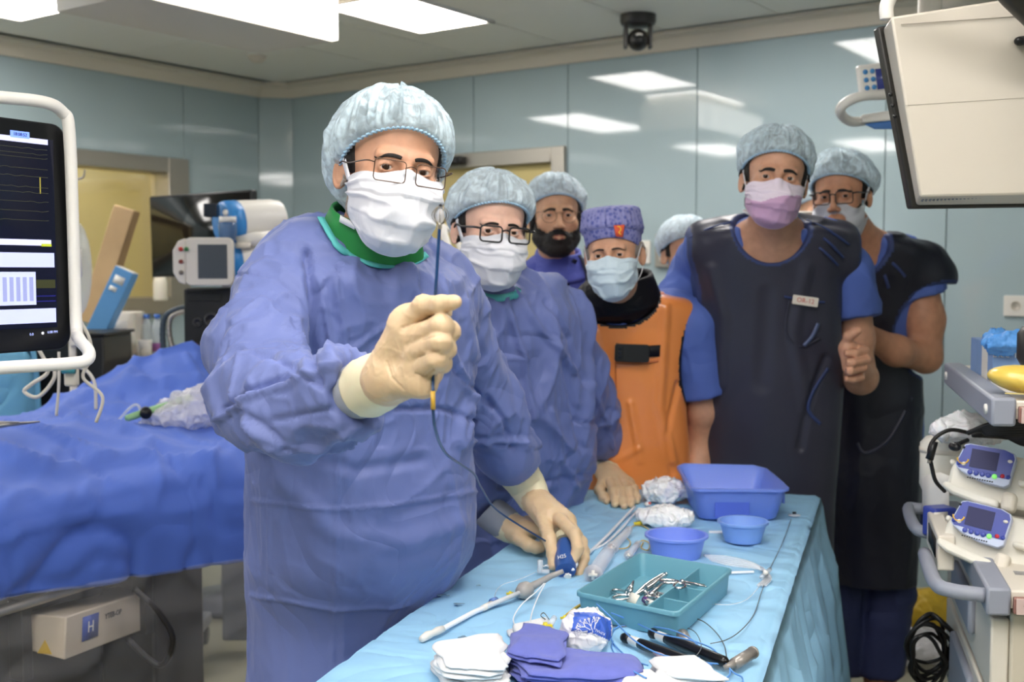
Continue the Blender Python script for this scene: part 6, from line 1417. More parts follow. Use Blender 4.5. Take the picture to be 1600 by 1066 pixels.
# ---- basins
m_basin = mat('periwinkle_plastic', (124, 150, 236), .35, sss=.05, spec=.5)
m_basin2 = mat('sky_bowl_plastic', (134, 172, 240), .35, sss=.05, spec=.5)
zr = ZT+.085
A, B_, C_, D_ = (PZ(x, y, zr) for x, y in ((1056, 763), (1082, 733), (1210, 730), (1216, 768)))
cx = (A+B_+C_+D_)/4; e1 = ((D_-A)+(C_-B_))/2; W1 = np.linalg.norm(e1); e1 /= W1; e2 = A3(-e1[1], e1[0], 0); L2_ = abs(((B_-A)+(C_-D_))@e2/2)
Mb2 = np.stack([e1, e2, A3(0, 0, 1)], 1); cb2 = cx*[1, 1, 0]+A3(0, 0, ZT)
bs = thing('rectangular_basin', 'rectangular periwinkle blue plastic basin with a dipped back rim', 'basin', cb2)
n = 24; rings = []
for (s, z, isrim) in ((.80, 0, 0), (.83, .004, 0), (.975, .078, 0), (1.03, .080, 1), (1.035, .087, 1), (1.0, .088, 1), (.95, .080, 0), (.80, .006, 0)):
    rr_ = rrect(W1*s, L2_*s, .03, 5); rings.append([(x, y, z+(.010*(math.exp(-((x-W1*.28)/.035)**2)+math.exp(-((x+W1*.40)/.03)**2))*(y > 0) if z > .07 else 0)) for x, y in rr_])
n = len(rings[0]); V = np.array(rings).reshape(-1, 3); Fc = [(i*n+j, i*n+(j+1) % n, (i+1)*n+(j+1) % n, (i+1)*n+j) for i in range(len(rings)-1) for j in range(n)]+[tuple(range(n-1, -1, -1)), tuple((len(rings)-1)*n+j for j in range(n))]
MB(Mb2, cb2).add(V, Fc).build('basin_shell', m_basin, bs, sharp=50)
MB(Mb2, cb2).box((-.02, -L2_*.455, .030), (.09, .003, .045)).build('embossed_panel', mat('basin_deep_blue', (84, 108, 210), .35), bs, bevel=.003)
MB(Mb2, cb2).box((W1*.515, 0, .060), (.006, L2_*.5, .055)).build('side_handle', m_basin, bs, bevel=.002)
rd = thing('clear_stick', 'clear plastic piece with a dark red spot lying in the rectangular basin', 'vial', cb2+A3(0, 0, .02))
MB(Mb2, cb2).tube([(-.02, .0, .030), (.0, .0, .026), (.05, -.01, .026), (.075, -.01, .032)], [.009, .006, .006, .010], 10).build('tube', m_pet, rd); MB(Mb2, cb2).ball((.052, -.012, .030), .0055, 10).build('red_spot', mat('blood_red', (110, 14, 20), .3), rd)
def bowl(label, x, y, rpx, ybase, h, rb, m):
    zz = ZT+h; q = PZ(x, y, zz); r = rpx*q[1]/F; c = q*[1, 1, 0]+A3(0, 0, ZT); t = thing('round_bowl', label, 'bowl', c, group=None)
    MB(o=c).lathe([(.0001, 0), (r*rb, 0), (r*(rb+.02), .003), (r*.90, h-.010), (r*.91, h-.008), (r, h-.006), (r*1.005, h-.001), (r*.98, h), (r*.91, h-.001), (r*.88, h-.010), (r*(rb-.03), .003), (.0001, .003)], 56).build('bowl', m, t, sharp=60)
    return t
bowl('wide round blue plastic bowl behind the teal tray', 1057, 834, 50, 880, .052, .74, m_basin)
bowl('smaller paler round blue bowl with a thick rim in front of the rectangular basin', 1161, 813, 40, 858, .050, .70, m_basin2)
# ---- bags
m_wet = mat('white_wet_plastic', (252, 252, 255), .18, alpha=.95, spec=.7, crease=(60, 1, .006), sss=.1)
crumpled('plastic_bag', T(1040, 768, .03), (.065, .055, .034), rot('Z', -20), m_wet, 'crumpled white plastic bag behind the standing hand, left of the rectangular basin', 'bag', 5, .0035, .012, 30, flat=ZT)
crumpled('plastic_bag', T(1040, 808, .022), (.072, .050, .028), rot('Z', -15), m_wet, 'crumpled clear plastic bag behind the wide round bowl', 'bag', 9, .0035, .010, 30, flat=ZT)
cb_ = T(912, 992, .030); Rb = rot('Z', 35)
V, Q = surf(lambda p: smin(ell(p, cb_, (.047, .038, .038), Rb), ell(p, cb_+A3(.010, .032, .005), (.035, .034, .030), Rb), .02), cb_-.09, cb_+.09, .0022); N = normals(V, Q)
V = V+N*(.0055*(ridge((V-cb_)*26, 5, 2)-.3)+.0025*(ridge((V-cb_)*70, 8, 2)-.3))[:, None]; V[:, 2] = np.maximum(V[:, 2], ZT+.001)
sb = thing('saline_bag', 'knotted clear plastic bag with a blue printed band beside the teal tray', 'bag', cb_)
px = to_px(V); cq = px[Q].mean(1); nq = N[Q].mean(1)
band = (nq[:, 1] < .35)&(cq[:, 1]-940 < (46+.10*(cq[:, 0]-896)+.35*np.clip(cq[:, 0]-925, 0, 99)))&(cq[:, 1] > 957-0*cq[:, 0])&(cq[:, 0] > 897-.15*(cq[:, 1]-960))&(cq[:, 0] < 955)&(cq[:, 1] > 957+.55*np.clip(cq[:, 0]-930, 0, 99))
o = obj('bag_film', V, Q, [mat('white_bag_film', (250, 248, 250), .15, spec=.7, alpha=.95, crease=(50, .8, .006)), mat('bag_blue_print', (60, 98, 196), .35)], sb); o.data.polygons.foreach_set('material_index', band.astype(np.int32))
from mathutils.bvhtree import BVHTree
bv = BVHTree.FromPolygons([tuple(v) for v in V], [tuple(int(i) for i in q) for q in Q])
def proj(x, y):
    d = ray(x, y); r = bv.ray_cast(Vector(CAM+d*.8), Vector(d).normalized()); return None if r[0] is None else np.array(r[0])+np.array(r[1])*.0008
# white branching print and letters projected on the film
pm = mat('print_white', (240, 240, 245), .4); brs = MB(); rr = random.Random(3)
def br(x, y, ang, L_, w, dpt):
    x2, y2 = x+L_*math.cos(ang), y+L_*math.sin(ang); a_, b_ = proj(x, y), proj(x2, y2)
    if a_ is not None and b_ is not None: brs.tube([a_, b_], [w, w*.7], 5)
    if dpt:
        for k_ in range(3): br(x2, y2, ang+rr.uniform(-.8, .8), L_*.72, w*.7, dpt-1)
br(926, 988, -1.9, 9, .0010, 3); br(922, 985, -2.6, 9, .0010, 3); br(918, 986, 3.0, 8, .0009, 3); br(928, 984, -1.3, 8, .0009, 3)
brs.build('printed_tree', pm, sb)['kind'] = 'stuff'
tx = text('lettering', 'KIMAL', 6.2, np.eye(3), (0, 0, 0), pm, sb, depth=0); me = tx.data
ca_, sa_ = math.cos(math.radians(204)), math.sin(math.radians(204)); Vt = []
for v in me.vertices:
    w = tx.matrix_world @ v.co if False else Vector(v.co)+Vector(wloc(sb).translation); a_, b_ = w.x, w.y; x, y = 937+(a_*ca_+b_*sa_)*1.0, 988+(a_*sa_-b_*ca_)*1.0
    p_ = proj(x, y); Vt.append(p_ if p_ is not None else proj(935, 985))
inv = np.array(wloc(sb).translation)
for v, p_ in zip(me.vertices, Vt): v.co = Vector(p_-inv)
# ---- gauze, towels
m_gauze = mat('white_gauze', (226, 226, 226), .9, sheen=.3, bump=(900, .6, .0015), crease=(22, .4, .006)); m_towel = mat('blue_towel', (104, 112, 190), .9, sheen=.2, bump=(1100, .6, .0015), var=.05, vs=60)
def stack(name, label, cat, poly, n, th, m, seed=1, lab=None, fold=0):
    """a pile of folded cloths; poly: 4 corner pixels (near-left, far-left, far-right, near-right) on the table"""
    q = [T(*p) for p in poly]; c = sum(q)/4; t = thing(name, label, cat, c); nu = nv = 26
    for k_ in range(n):
        zb = k_*th; s = 1-.012*k_; off = (rng.random(2)-.5)*.006; G1 = []
        for side in (1, 0):
            pass
        uu, vv = np.meshgrid(np.linspace(0, 1, nu), np.linspace(0, 1, nv), indexing='ij')
        ua, va = 2*uu-1, 2*vv-1; uu, vv = .5+.5*ua*np.sqrt(1-va*va*.22), .5+.5*va*np.sqrt(1-ua*ua*.22); U0, V0_ = (ua+1)/2, (va+1)/2
        base = ((1-uu)*(1-vv))[..., None]*q[0]+((1-uu)*vv)[..., None]*q[1]+(uu*vv)[..., None]*q[2]+(uu*(1-vv))[..., None]*q[3]
        base = c+(base-c)*s; base[..., 0] += off[0]; base[..., 1] += off[1]
        ed = np.minimum(np.minimum(U0, 1-U0), np.minimum(V0_, 1-V0_)); wob = .016*(vn(base*[22, 22, 0]+seed+k_*3, seed)-.5)
        dv = base-c; dv /= np.linalg.norm(dv, axis=-1, keepdims=True)+1e-9; base = base+dv*(wob*np.clip(1-ed*5, 0, 1)+.007*(ridge(base*[20, 20, 0]+k_, seed+k_)-.4)*(ed < .02))[..., None]
        h_ = .016*(vn(base*[16, 16, 0]+seed, seed+1)-.4)*min(1, k_/max(1, n-1)+.3)+fold*np.sin(uu*math.pi)*.01
        tp = base+np.stack([0*uu, 0*uu, zb+th*.9*np.clip(ed*14, .15, 1)**.5+h_*np.clip(ed*6, 0, 1)], -1); bt_ = base+np.stack([0*uu, 0*uu, zb+0*uu+.0005+h_*.0], -1)
        bt_[..., 2] = np.minimum(bt_[..., 2], tp[..., 2]-.0005)
        V = np.concatenate([tp.reshape(-1, 3), bt_.reshape(-1, 3)]); I2 = np.arange(nu*nv).reshape(nu, nv)
        f1 = np.stack([I2[:-1, :-1], I2[1:, :-1], I2[1:, 1:], I2[:-1, 1:]], -1).reshape(-1, 4); f2 = f1[:, ::-1]+nu*nv
        rg = np.concatenate([I2[:, 0], I2[-1, 1:], I2[-2::-1, -1], I2[0, -2:0:-1]]); f3 = np.stack([rg, rg+nu*nv, np.roll(rg, -1)+nu*nv, np.roll(rg, -1)], 1)
        obj('cloth_layer', V, np.concatenate([f1, f2, f3]), m, t)
    return t
stack('gauze_stack', 'thick stack of white gauze swabs at the front left of the table', 'gauze', [(690, 1082), (672, 1040), (785, 1022), (800, 1092)], 6, .0075, m_gauze, 3)
stack('gauze_swab', 'white gauze swab lying open beside the plastic bag with blue band', 'gauze', [(806, 1012), (795, 988), (858, 975), (874, 1000)], 2, .008, m_gauze, 5)
stack('gauze_swab', 'folded white gauze at the front right, behind the other front piece', 'gauze', [(1030, 1086), (1015, 1052), (1085, 1050), (1150, 1090)], 4, .008, m_gauze, 7)
stack('gauze_swab', 'small folded white gauze nearest the front edge, right of the blue towels', 'gauze', [(965, 1098), (965, 1070), (1020, 1064), (1040, 1096)], 3, .008, m_gauze, 9)
tw = stack('blue_towel', 'folded periwinkle blue towels stacked at the front of the table', 'towel', [(812, 1084), (782, 1030), (1008, 1048), (1012, 1090)], 5, .0065, m_towel, 11, fold=.3)
tw2 = stack('blue_towel', 'top blue towel raised on the left end of the towel pile', 'towel', [(790, 1060), (815, 1008), (890, 1026), (880, 1082)], 2, .006, m_towel, 13); tw2.location.z += .034
# ---- black handles
for (p0, p1, lb, w) in (((977, 997), (1091, 1040), 'black handle with white band and ball end, nearer the camera', .0095), ((1020, 990), (1136, 1036), 'black handle with white band and ball end, further from the camera', .0098)):
    a_, b_ = T(*p0, w), T(*p1, w); t = thing('electrode_handle', lb, 'handle', a_, group='black handles by the tray'); d = (b_-a_); L_ = np.linalg.norm(d); Mf = frame(d)
    MB(Mf, a_).lathe([(.0001, -w*.95), (w*.7, -w*.7), (w, 0), (w*.85, .008), (w*.55, .012)], 20).build('ball_end', m_black, t)
    MB(Mf, a_).lathe([(w*.6, .010), (w*.82, .014), (w*.88, .034), (w*.9, .036)], 20).build('white_band', m_white, t)
    MB(Mf, a_).lathe([(w*.9, .036), (w*.98, .045), (w, L_*.8), (w*.95, L_-.006), (w*.6, L_), (.0001, L_+.001)], 20).build('grip', mat('handle_black', (16, 16, 18), .28), t)
cg = mat('connector_grey', (150, 144, 138), .3, metal=.3)
t = thing('grey_connector', 'grey metal cylinder connector at the front right of the table', 'connector', T(1160, 1030)); MB().cyl(T(1147, 1038, .010), T(1176, 1020, .012), .0098, n=22).build('barrel', cg, t); MB().tube([T(1131, 1044, .006), T(1147, 1038, .010)], [.004, .007], 14).build('neck', cg, t); MB().cyl(T(1175.5, 1020.5, .012), T(1177, 1019.5, .012), .0105, n=22).build('collar', cg, t)
t = thing('grey_connector', 'grey metal cone half hidden behind the black handles', 'connector', T(1070, 1000)); MB().tube([T(1066, 992, .012), T(1070, 1000, .010), T(1084, 1008, .006)], [.011, .011, .004], 18).build('cone', cg, t)
# ---- wires and tubes
m_wire_b = mat('guide_wire_blue', (92, 148, 214), .35); m_wire_g = mat('guide_wire_grey', (120, 120, 122), .3, metal=.7); m_tube_w = mat('catheter_white', (236, 238, 242), .3)
def wire(name, label, pts, r, m, cat='wire', n=8, h=.003, group=None, k_=8):
    q = spl([T(p[0], p[1], (p[2] if len(p) > 2 else h)) for p in pts], n); return tag(MB().tube(q, r, k_).build(name, m), label, cat, group)
wire('guide_wire', 'blue guide wire running over the printed bag and handles', [(932, 944, .045), (960, 970, .03), (990, 1000, .024), (1030, 1022, .022), (1070, 1030, .020), (1105, 1036, .008), (1135, 1040, .006), (1140, 1055), (1120, 1066), (1095, 1060), (1092, 1045), (1112, 1038)], .0014, m_wire_b)
wire('guide_wire', 'blue guide wire curving along the front of the teal tray', [(955, 958, .030), (990, 972, .012), (1030, 990, .020), (1075, 1000, .022), (1110, 1012, .020), (1128, 1030, .012), (1145, 1050, .004), (1160, 1060), (1155, 1075), (1120, 1078)], .0014, m_wire_b)
wire('guide_wire', 'blue guide wire looping on the drape left of the black handles', [(1012, 1040, .030), (985, 1030, .012), (962, 1010, .004), (955, 995), (965, 980), (1000, 978, .006), (1050, 985, .022), (1085, 1003, .022), (1094, 1022, .006), (1085, 1042), (1070, 1056)], .0014, m_wire_b)
wire('guide_wire', 'blue guide wire in a wide loop at the front of the table', [(1010, 1060, .03), (985, 1046, .03), (965, 1028, .008), (956, 1012), (958, 1002)], .0014, m_wire_b)
wire('guide_wire', 'thin grey guide wire trailing from the small round pad to the handles', [(1236, 812), (1222, 850), (1205, 885), (1190, 925), (1178, 960), (1158, 985), (1135, 1000), (1110, 1006)], .0009, m_wire_g)
wire('guide_wire', 'dark wire arching from the tray corner to the grey connector', [(1078, 964), (1100, 972), (1120, 990), (1132, 1010), (1136, 1034)], .0010, m_wire_g)
wire('guide_wire', 'silver wire running under the front of the tray', [(955, 980), (1000, 978), (1045, 977), (1082, 985), (1095, 1005, .02), (1092, 1020, .022), (1075, 1034)], .0008, m_wire_g)
for i in range(5):
    wire('clear_tubing', 'coiled clear tubing between the wide bowl and the tray corner', [(1100+3*i, 868+2*i, .004+.003*i), (1140, 871+3*i, .008+.003*i), (1180+2*i, 882+2*i, .006), (1204-2*i, 902), (1196-3*i, 915)], .0026, m_clear, 'tubing', group='coiled clear tubing')
st = thing('stopcock', 'clear plastic stopcock at the end of the coiled tubing', 'stopcock', T(1196, 893)); MB().cyl(T(1190, 902, .008), T(1203, 890, .008), .005, n=12).build('body', m_clear, st); MB().cyl(T(1196, 895, .004), T(1196, 895, .018), .005, n=12).build('tap', m_white, st); MB().cyl(T(1190, 888, .008), T(1199, 896, .008), .004, n=10).build('side_port', m_clear, st)
wire('clear_tubing', 'clear straight tube lying right of the tray', [(1132, 896), (1150, 895), (1178, 894)], .003, m_tube_w, 'tubing')
wire('clear_tubing', 'thin clear line trailing from the red stained clip', [(1112, 944), (1140, 945), (1165, 938), (1182, 922), (1190, 910)], .0010, m_clear, 'tubing')
wire('clear_tubing', 'short white tube lying behind the small round bowl', [(1108, 832, .004), (1135, 832, .004)], .004, m_tube_w, 'tubing')
rc = thing('red_stained_clip', 'blood-stained clear rod with round end, right of the teal tray', 'clip', T(1110, 942)); m_blood = mat('bloody_plastic', (205, 108, 96), .25, var=.4, vs=150)
MB().tube([T(1109, 941, .006), T(1118, 922, .007), T(1128, 906, .009)], [.0045, .0035, .002], 10).build('rod', m_blood, rc); MB(o=T(1108, 944, .006)).lathe([(.005, -.005), (.0075, 0), (.006, .006), (.0001, .006)], 16).build('round_end', m_blood, rc)
sp = thing('round_pad', 'small clear round pad with a black centre near the far right table corner', 'pad', T(1241, 806)); MB(o=T(1241, 806)).lathe([(.0001, .0), (.016, .0), (.017, .002), (.010, .004), (.0001, .0045)], 24).build('pad_disc', m_clear, sp); MB(o=T(1241, 804, .004)).box((0, 0, .004), (.010, .006, .006)).build('pad_centre', m_black, sp, bevel=.001)
# white sheath from the far hand to the near hub
wire('catheter', 'pair of white catheter tubes running from the far hand towards the syringes, upper tube', [(992, 792, .010), (970, 815, .006), (940, 846, .006), (915, 868, .006), (896, 880, .010)], .0036, m_tube_w, 'catheter')
wire('catheter', 'lower of the two white catheter tubes beside the far hand', [(998, 795, .006), (975, 822, .003), (948, 848, .003), (930, 858, .003)], .0030, m_tube_w, 'catheter')
hd_ = thing('introducer_sheath', 'white introducer tube with grey cone hub lying under the near hand', 'catheter', T(820, 926)); hc = T(822, 922, .016)
dv = T(700, 975, .006)-hc; dv /= np.linalg.norm(dv)
MB().tube([T(880, 893, .055), T(862, 900, .045), T(840, 912, .028), hc], [.0045, .0058, .0075, .010], 14).build('grey_neck', mat('hub_grey', (165, 160, 156), .35), hd_)
MB(frame(dv), hc-dv*.004).lathe([(.0001, -.012), (.010, -.010), (.0165, 0), (.0175, .012), (.012, .024), (.006, .028)], 26).build('hub', MATS['hub_grey'], hd_)
MB().tube([hc+dv*.02, T(740, 957, .006), T(690, 984, .006)], .0048, 12).build('tube', m_tube_w, hd_)
MB().tube([T(692, 983, .006), T(684, 986, .006), T(676, 990, .006), T(668, 993, .006), T(659, 999, .006)], [.0062, .0075, .0058, .0078, .006], 14).build('end_connector', m_white, hd_)
MB().tube([T(806, 931, .008), T(780, 941, .007), T(768, 945, .007)], .0032, 10).build('side_arm', m_tube_w, hd_); MB().cyl(T(768, 944, .008), T(754, 951, .008), .0062, n=14).build('side_connector', m_white, hd_); MB().cyl(T(768, 941, .008), T(775, 938, .008), .007, n=14).build('blue_collar', mat('collar_blue', (96, 130, 190), .4), hd_)
wire('clear_tubing', 'thin clear line running from the white side connector to the clear valve', [(772, 938), (775, 925), (785, 914), (810, 906), (838, 894)], .0008, m_clear, 'tubing')
cv = thing('clear_valve', 'clear plastic T valve standing by the near hand', 'valve', T(844, 893)); q = T(844, 894, .004); MB(o=q).cyl((0, 0, 0), (0, 0, .026), .006, n=14).build('upright', m_clear, cv); MB(o=q).cyl((-.006, 0, .002), (.020, -.004, .002), .005, n=14).build('side_port', m_clear, cv); MB(o=q).tube([(.006, 0, .012), (.014, .003, .014), (.020, .004, .010)], .002, 8).build('tap', m_clear, cv)
wire('clear_tubing', 'thin white line arching from the grey hub to the yellow stopcock', [(850, 912, .035), (838, 925, .03), (815, 945, .02), (802, 968, .01), (812, 984, .012), (832, 985, .018), (845, 982, .02)], .0013, m_tube_w, 'tubing')
wire('clear_tubing', 'thin white line dropping from the grey hub to the gauze', [(852, 912, .035), (842, 930, .03), (832, 955, .02), (828, 974, .02)], .0013, m_tube_w, 'tubing')
m_yel = mat('yellow_plastic', (232, 214, 60), .4)
for x, y, lb in ((852, 980, 'yellow stopcock lying on the gauze swab'), (882, 966, 'yellow tab tucked behind the printed plastic bag'), (797, 928, 'tiny yellow clip behind the white tube')):
    q = T(x, y, .018 if y > 960 else .004); t = thing('yellow_stopcock', lb, 'stopcock', q); s = 1 if y > 970 else .6
    MB(o=q).cyl((-.012*s, 0, 0), (.012*s, .004, 0), .004*s, n=10).build('barrel', m_yel, t); MB(o=q).cyl((0, -.008*s, 0), (0, .010*s, .002), .0035*s, n=10).build('cross_arm', m_yel, t); MB(o=q).cyl((0, 0, 0), (0, 0, .008*s), .0042*s, n=10).build('tap', m_yel, t)
cl_ = thing('clear_connector', 'clear connector with a coiled wire end behind the yellow stopcock', 'connector', T(862, 974, .02)); MB().cyl(T(860, 976, .02), T(866, 966, .024), .0055, n=12).build('barrel', m_clear, cl_); MB().tube(spl([T(858, 968, .02), T(850, 958, .02), T(845, 962, .02), T(852, 968, .02)], 6), .001, 6).build('coil', m_wire_g, cl_)
wire('yellow_strip', 'narrow yellow edged strip poking out behind the teal tray corner', [(885, 962, .01), (900, 950, .01), (912, 943, .012)], .003, mat('dull_yellow', (206, 176, 70), .5), 'strip')
# syringes
m_syr = mat('syringe_clear', (228, 228, 236), .08, alpha=.42, spec=.8)
def syringe(label, p0, p1, r, plunger, blood=True):
    a_, b_ = T(*p0, r), T(*p1, r); d = b_-a_; L_ = np.linalg.norm(d); Mf = frame(d); t = thing('syringe', label, 'syringe', a_)
    MB(Mf, a_).lathe([(r, 0), (r, L_*.9), (r*.35, L_), (r*.3, L_+.012), (.0001, L_+.012)], 24).build('barrel', m_syr, t)
    MB(Mf, a_).lathe([(.0001, .004), (r*.94, .004), (r*.94, .010), (.0001, .010)], 24).build('plunger_seal', mat('dark_rubber', (70, 40, 40), .3) if blood else m_grey, t)
    MB(Mf, a_).box((0, 0, -plunger/2+.004), (r*.35, r*1.2, plunger)).box((0, 0, -plunger/2+.004), (r*1.2, r*.35, plunger)).build('plunger_rod', m_white, t)
    MB(Mf, a_).lathe([(.0001, 0), (r*1.35, 0), (r*1.35, .002), (.0001, .002)], 24).build('flange', m_syr, t)
    for k_ in range(12): q = a_+d/L_*(.012+L_*.06*k_)+A3(0, 0, r*.99); MB(Mf, q-0*d).box((0, 0, 0), (r*.6, .0004, .0004)).build('graduation', m_grey, t)
    return t
syringe('large clear syringe with a dark plunger end beside the near hand', (927, 898), (955, 856), .0155, .012)
syringe('medium clear syringe lying beyond the large one, pointing to the wide bowl', (958, 855), (985, 826), .0105, .02, False)
syringe('small clear syringe partly hidden behind the teal tray', (982, 868), (998, 848), .008, .01, False)
for pl, lb in (([(955, 848), (975, 835), (990, 822), (1005, 822), (1020, 834), (1008, 838)], 'thin yellow tube curling around the medium syringe'), ([(965, 858), (980, 856), (985, 848), (980, 842)], 'short yellow tube loop beside the medium syringe'), ([(992, 850), (1005, 845), (1015, 850), (1012, 860), (1002, 856), (1005, 848)], 'yellow tube coil behind the far corner of the tray')):
    wire('yellow_tube', lb, pl, .0015, mat('amber_tube', (206, 172, 84), .3), 'tube')
q = T(1005, 818, .006); t = thing('yellow_clip', 'bright yellow clip near the crumpled clear bag', 'clip', q); MB(o=q).tube([(-.02, 0, 0), (0, 0, .002), (.016, .006, 0)], [.003, .0055, .002], 10).build('body', m_yel, t); MB(o=q).cyl((-.024, 0, 0), (-.018, 0, 0), .0035, n=10).build('tail', m_yel, t)
q = T(1012, 788, .006); t = thing('red_tipped_cap', 'small white cap with red mark beside the far gloved fingers', 'cap', q); MB(o=q).ball((0, 0, 0), (.010, .007, .006), 14).build('cap_shell', m_white, t); MB(o=q).ball((.005, -.003, .003), (.005, .005, .004), 12).build('red_mark', mat('red_plastic', (214, 96, 84), .4), t)
q = T(1075, 1038, .008); t = thing('clear_connector', 'pinkish clear connector lying in front of the black handles', 'connector', q); m_pk = mat('pinkish_clear', (226, 196, 206), .12, alpha=.6, spec=.8)
MB().cyl(T(1024, 1020, .006), T(1040, 1030, .006), .0055, n=12).build('barrel', m_pk, t); MB().cyl(T(1040, 1030, .006), T(1060, 1028, .006), .004, n=12).build('arm', m_pk, t); MB().cyl(T(1036, 1022, .006), T(1034, 1034, .008), .0045, n=12).build('cross_arm', m_pk, t)
# blue catheter handle held in the near hand
m_hblue = mat('handle_blue', (48, 84, 150), .3); hA_, hB_ = P(882, 842, 2.47), P(884, 892, 2.385)
t = thing('steerable_catheter', 'blue catheter handle with ribbed beige knob held in the near gloved hand', 'catheter handle', hB_)
d = hB_-hA_; L_ = np.linalg.norm(d); Mf = frame(d)
MB(Mf, hA_).lathe([(.0001, .010), (.016, .012), (.021, .030), (.024, L_*.75), (.022, L_), (.0001, L_+.001)], 28).build('body', m_hblue, t, sharp=50)
kn = MB(Mf, hA_); pr = []; 
for i in range(48): rr_ = .0195+(.0012 if i % 2 else 0); pr.append((rr_*math.cos(2*math.pi*i/48), rr_*math.sin(2*math.pi*i/48)))
kn.prism(pr, .018, c=(0, 0, -.010)).build('ribbed_knob', mat('knob_beige', (196, 188, 160), .5), t, smooth=False)
gx = hB_+d/L_*.002; gear = [((.0085 if i % 2 else .0065)*math.cos(math.pi*i/7), (.0085 if i % 2 else .0065)*math.sin(math.pi*i/7)) for i in range(14)]
MB(Mf, gx+A3(.004, -.004, -.008)).prism(gear, .004).build('white_cog', m_white, t, smooth=False)
MB().tube([P(895, 872, 2.44), P(899, 882, 2.40), P(896, 888, 2.385), P(880, 893, 2.40)], [.0072, .0066, .0056, .0048], 14).build('elbow_tube', m_tube_w, t); MB().cyl(P(893, 866, 2.45), P(897, 878, 2.415), .0092, n=16).build('elbow_socket', m_hblue, t)
Mtx = np.stack([A3(.96, -.1, .26), A3(-.2, .45, .87), A3(0, -.9, .4)], 1)
text('lettering', 'H25', .011, Mtx, P(878, 870, 2.382), m_white, t)
# ---- catheter held up by the front surgeon
m_cath = mat('catheter_navy', (30, 66, 112), .3)
Yh = 1.437; ct_ = thing('basket_catheter', 'long thin dark blue catheter with a wire basket tip held up by the front surgeon', 'catheter', P(677, 480, Yh))
pts = [P(687, 352, Yh-.01), P(684, 400, Yh-.005), P(681, 450, Yh), P(678, 500, Yh+.02), P(677, 560, Yh+.02), P(676.5, 612, Yh)]
MB().tube(spl(pts, 8), .0021, 12).build('shaft', m_cath, ct_)
MB().tube([P(676.5, 611, Yh), P(676.8, 640, Yh)], .0031, 14).build('yellow_marker', mat('marker_gold', (206, 164, 60), .35), ct_)
MB().tube(spl([P(676.8, 640, Yh), P(679, 665, Yh+.02), P(687, 692, Yh+.08), P(700, 712, Yh+.2), P(722, 727, Yh+.42), P(742, 742, 2.0), P(752, 762, 2.15), P(780, 800, 2.3), P(860, 850, 2.46)], 10), .0021, 10).build('shaft_tail', m_cath, ct_)
MB().tube([P(687.2, 358, Yh-.01), P(687.5, 346, Yh-.01)], .0024, 10).build('metal_collar', m_steel, ct_)
tip0, tip1 = P(687.5, 352, Yh-.01), P(688.5, 321, Yh-.01); axd = tip1-tip0
for i in range(8):
    a_ = 2*math.pi*i/8; q = [tip0+axd*t_+(A3(math.cos(a_), math.sin(a_), 0)*.0105*math.sin(math.pi*t_)**.75) for t_ in np.linspace(0, 1, 15)]
    MB().tube(q, .00042, 6).build('basket_wire', mat('basket_steel', (120, 108, 90), .25, metal=.9), ct_)
MB(o=tip0+axd*.45).ball((0, 0, 0), (.0052, .0052, .0095), 18).build('inner_balloon', m_syr, ct_); MB().cyl(tip0, tip0+axd*.98, .0008, n=8).build('inner_rod', m_steel, ct_)
MB().ball(tip1, .0022, 12).build('tip_bead', m_black, ct_)
# ================================================================== right side: boom display, pendant, cart with pumps
m_disp = mat('display_shell', (206, 197, 182), .35, spec=.5); m_dgrey = mat('bezel_dark', (44, 42, 38), .4)
# back of a ceiling-hung display
FT, FB, FR, FU = P(1371, 42, 2.36), P(1424, 326, 2.36), P(2000, 318, 2.36), P(2000, -75, 2.36)
NT_, NB_, NR_, NU_ = P(1392, 26, 2.26), P(1437, 308, 2.26), P(1960, 296, 2.26), P(1960, -60, 2.26)
dp = thing('ceiling_display', 'back of a large white display with black bezel hanging at the upper right', 'display', (FT+FB+FR+FU)/4)
ax_, ay_ = (FR-FB), (FB-FT); nb = np.cross(ax_, ay_); nb /= np.linalg.norm(nb); nb = nb if nb[1] > 0 else -nb
MB().hexa([FB+nb*.03, FR+nb*.03, FR, FB, FT+nb*.03, FU+nb*.03, FU, FT]).build('bezel', m_dgrey, dp, bevel=.004)
g = .012
def ins(p, c, d): v = c-p; return p+v/np.linalg.norm(v)*d
cF = (FT+FB+FR+FU)/4; a1_, a2_, a3_, a4_ = (ins(p, cF, g) for p in (FB, FR, FU, FT))
MB().hexa([a1_, a2_, NR_, NB_, a4_, a3_, NU_, NT_]).build('back_shell', m_disp, dp, bevel=.005)
seam = [NT_+(NB_-NT_)*.49+(P(1960, 130, 2.26)-NT_-(NB_-NT_)*.49)*t_ - nb*.0006 for t_ in np.linspace(0, 1, 12)]; MB().tube(seam, .0004, 5).build('seam', mat('seam_shade', (170, 160, 146), .5), dp)
sl = [P(1408, 38, 2.257), P(1480, 33, 2.257), P(1600, 25, 2.257)]; MB().tube(sl, .0010, 5).build('slot', MATS['seam_shade'], dp)
for i in range(16): MB().box(P(1442+6*i, 311.5-.35*i, 2.285), (.0035, .004, .010), rot('Y', 25)).build('vent_slat', m_grey, dp)
for i in range(3): MB().cyl(P(1391+3.2*i, 148+17*i, 2.335), P(1392+3.2*i, 148+17*i, 2.325), .004, n=10).build('side_button', m_black, dp)
MB().tube(spl([P(1386, 30, 2.33), P(1386, 8, 2.33), P(1400, -14, 2.33), P(1440, -30, 2.33), P(1700, -60, 2.33), P(1950, -90, 2.33)], 8), .014, 14).build('handle_tube', m_white, dp)
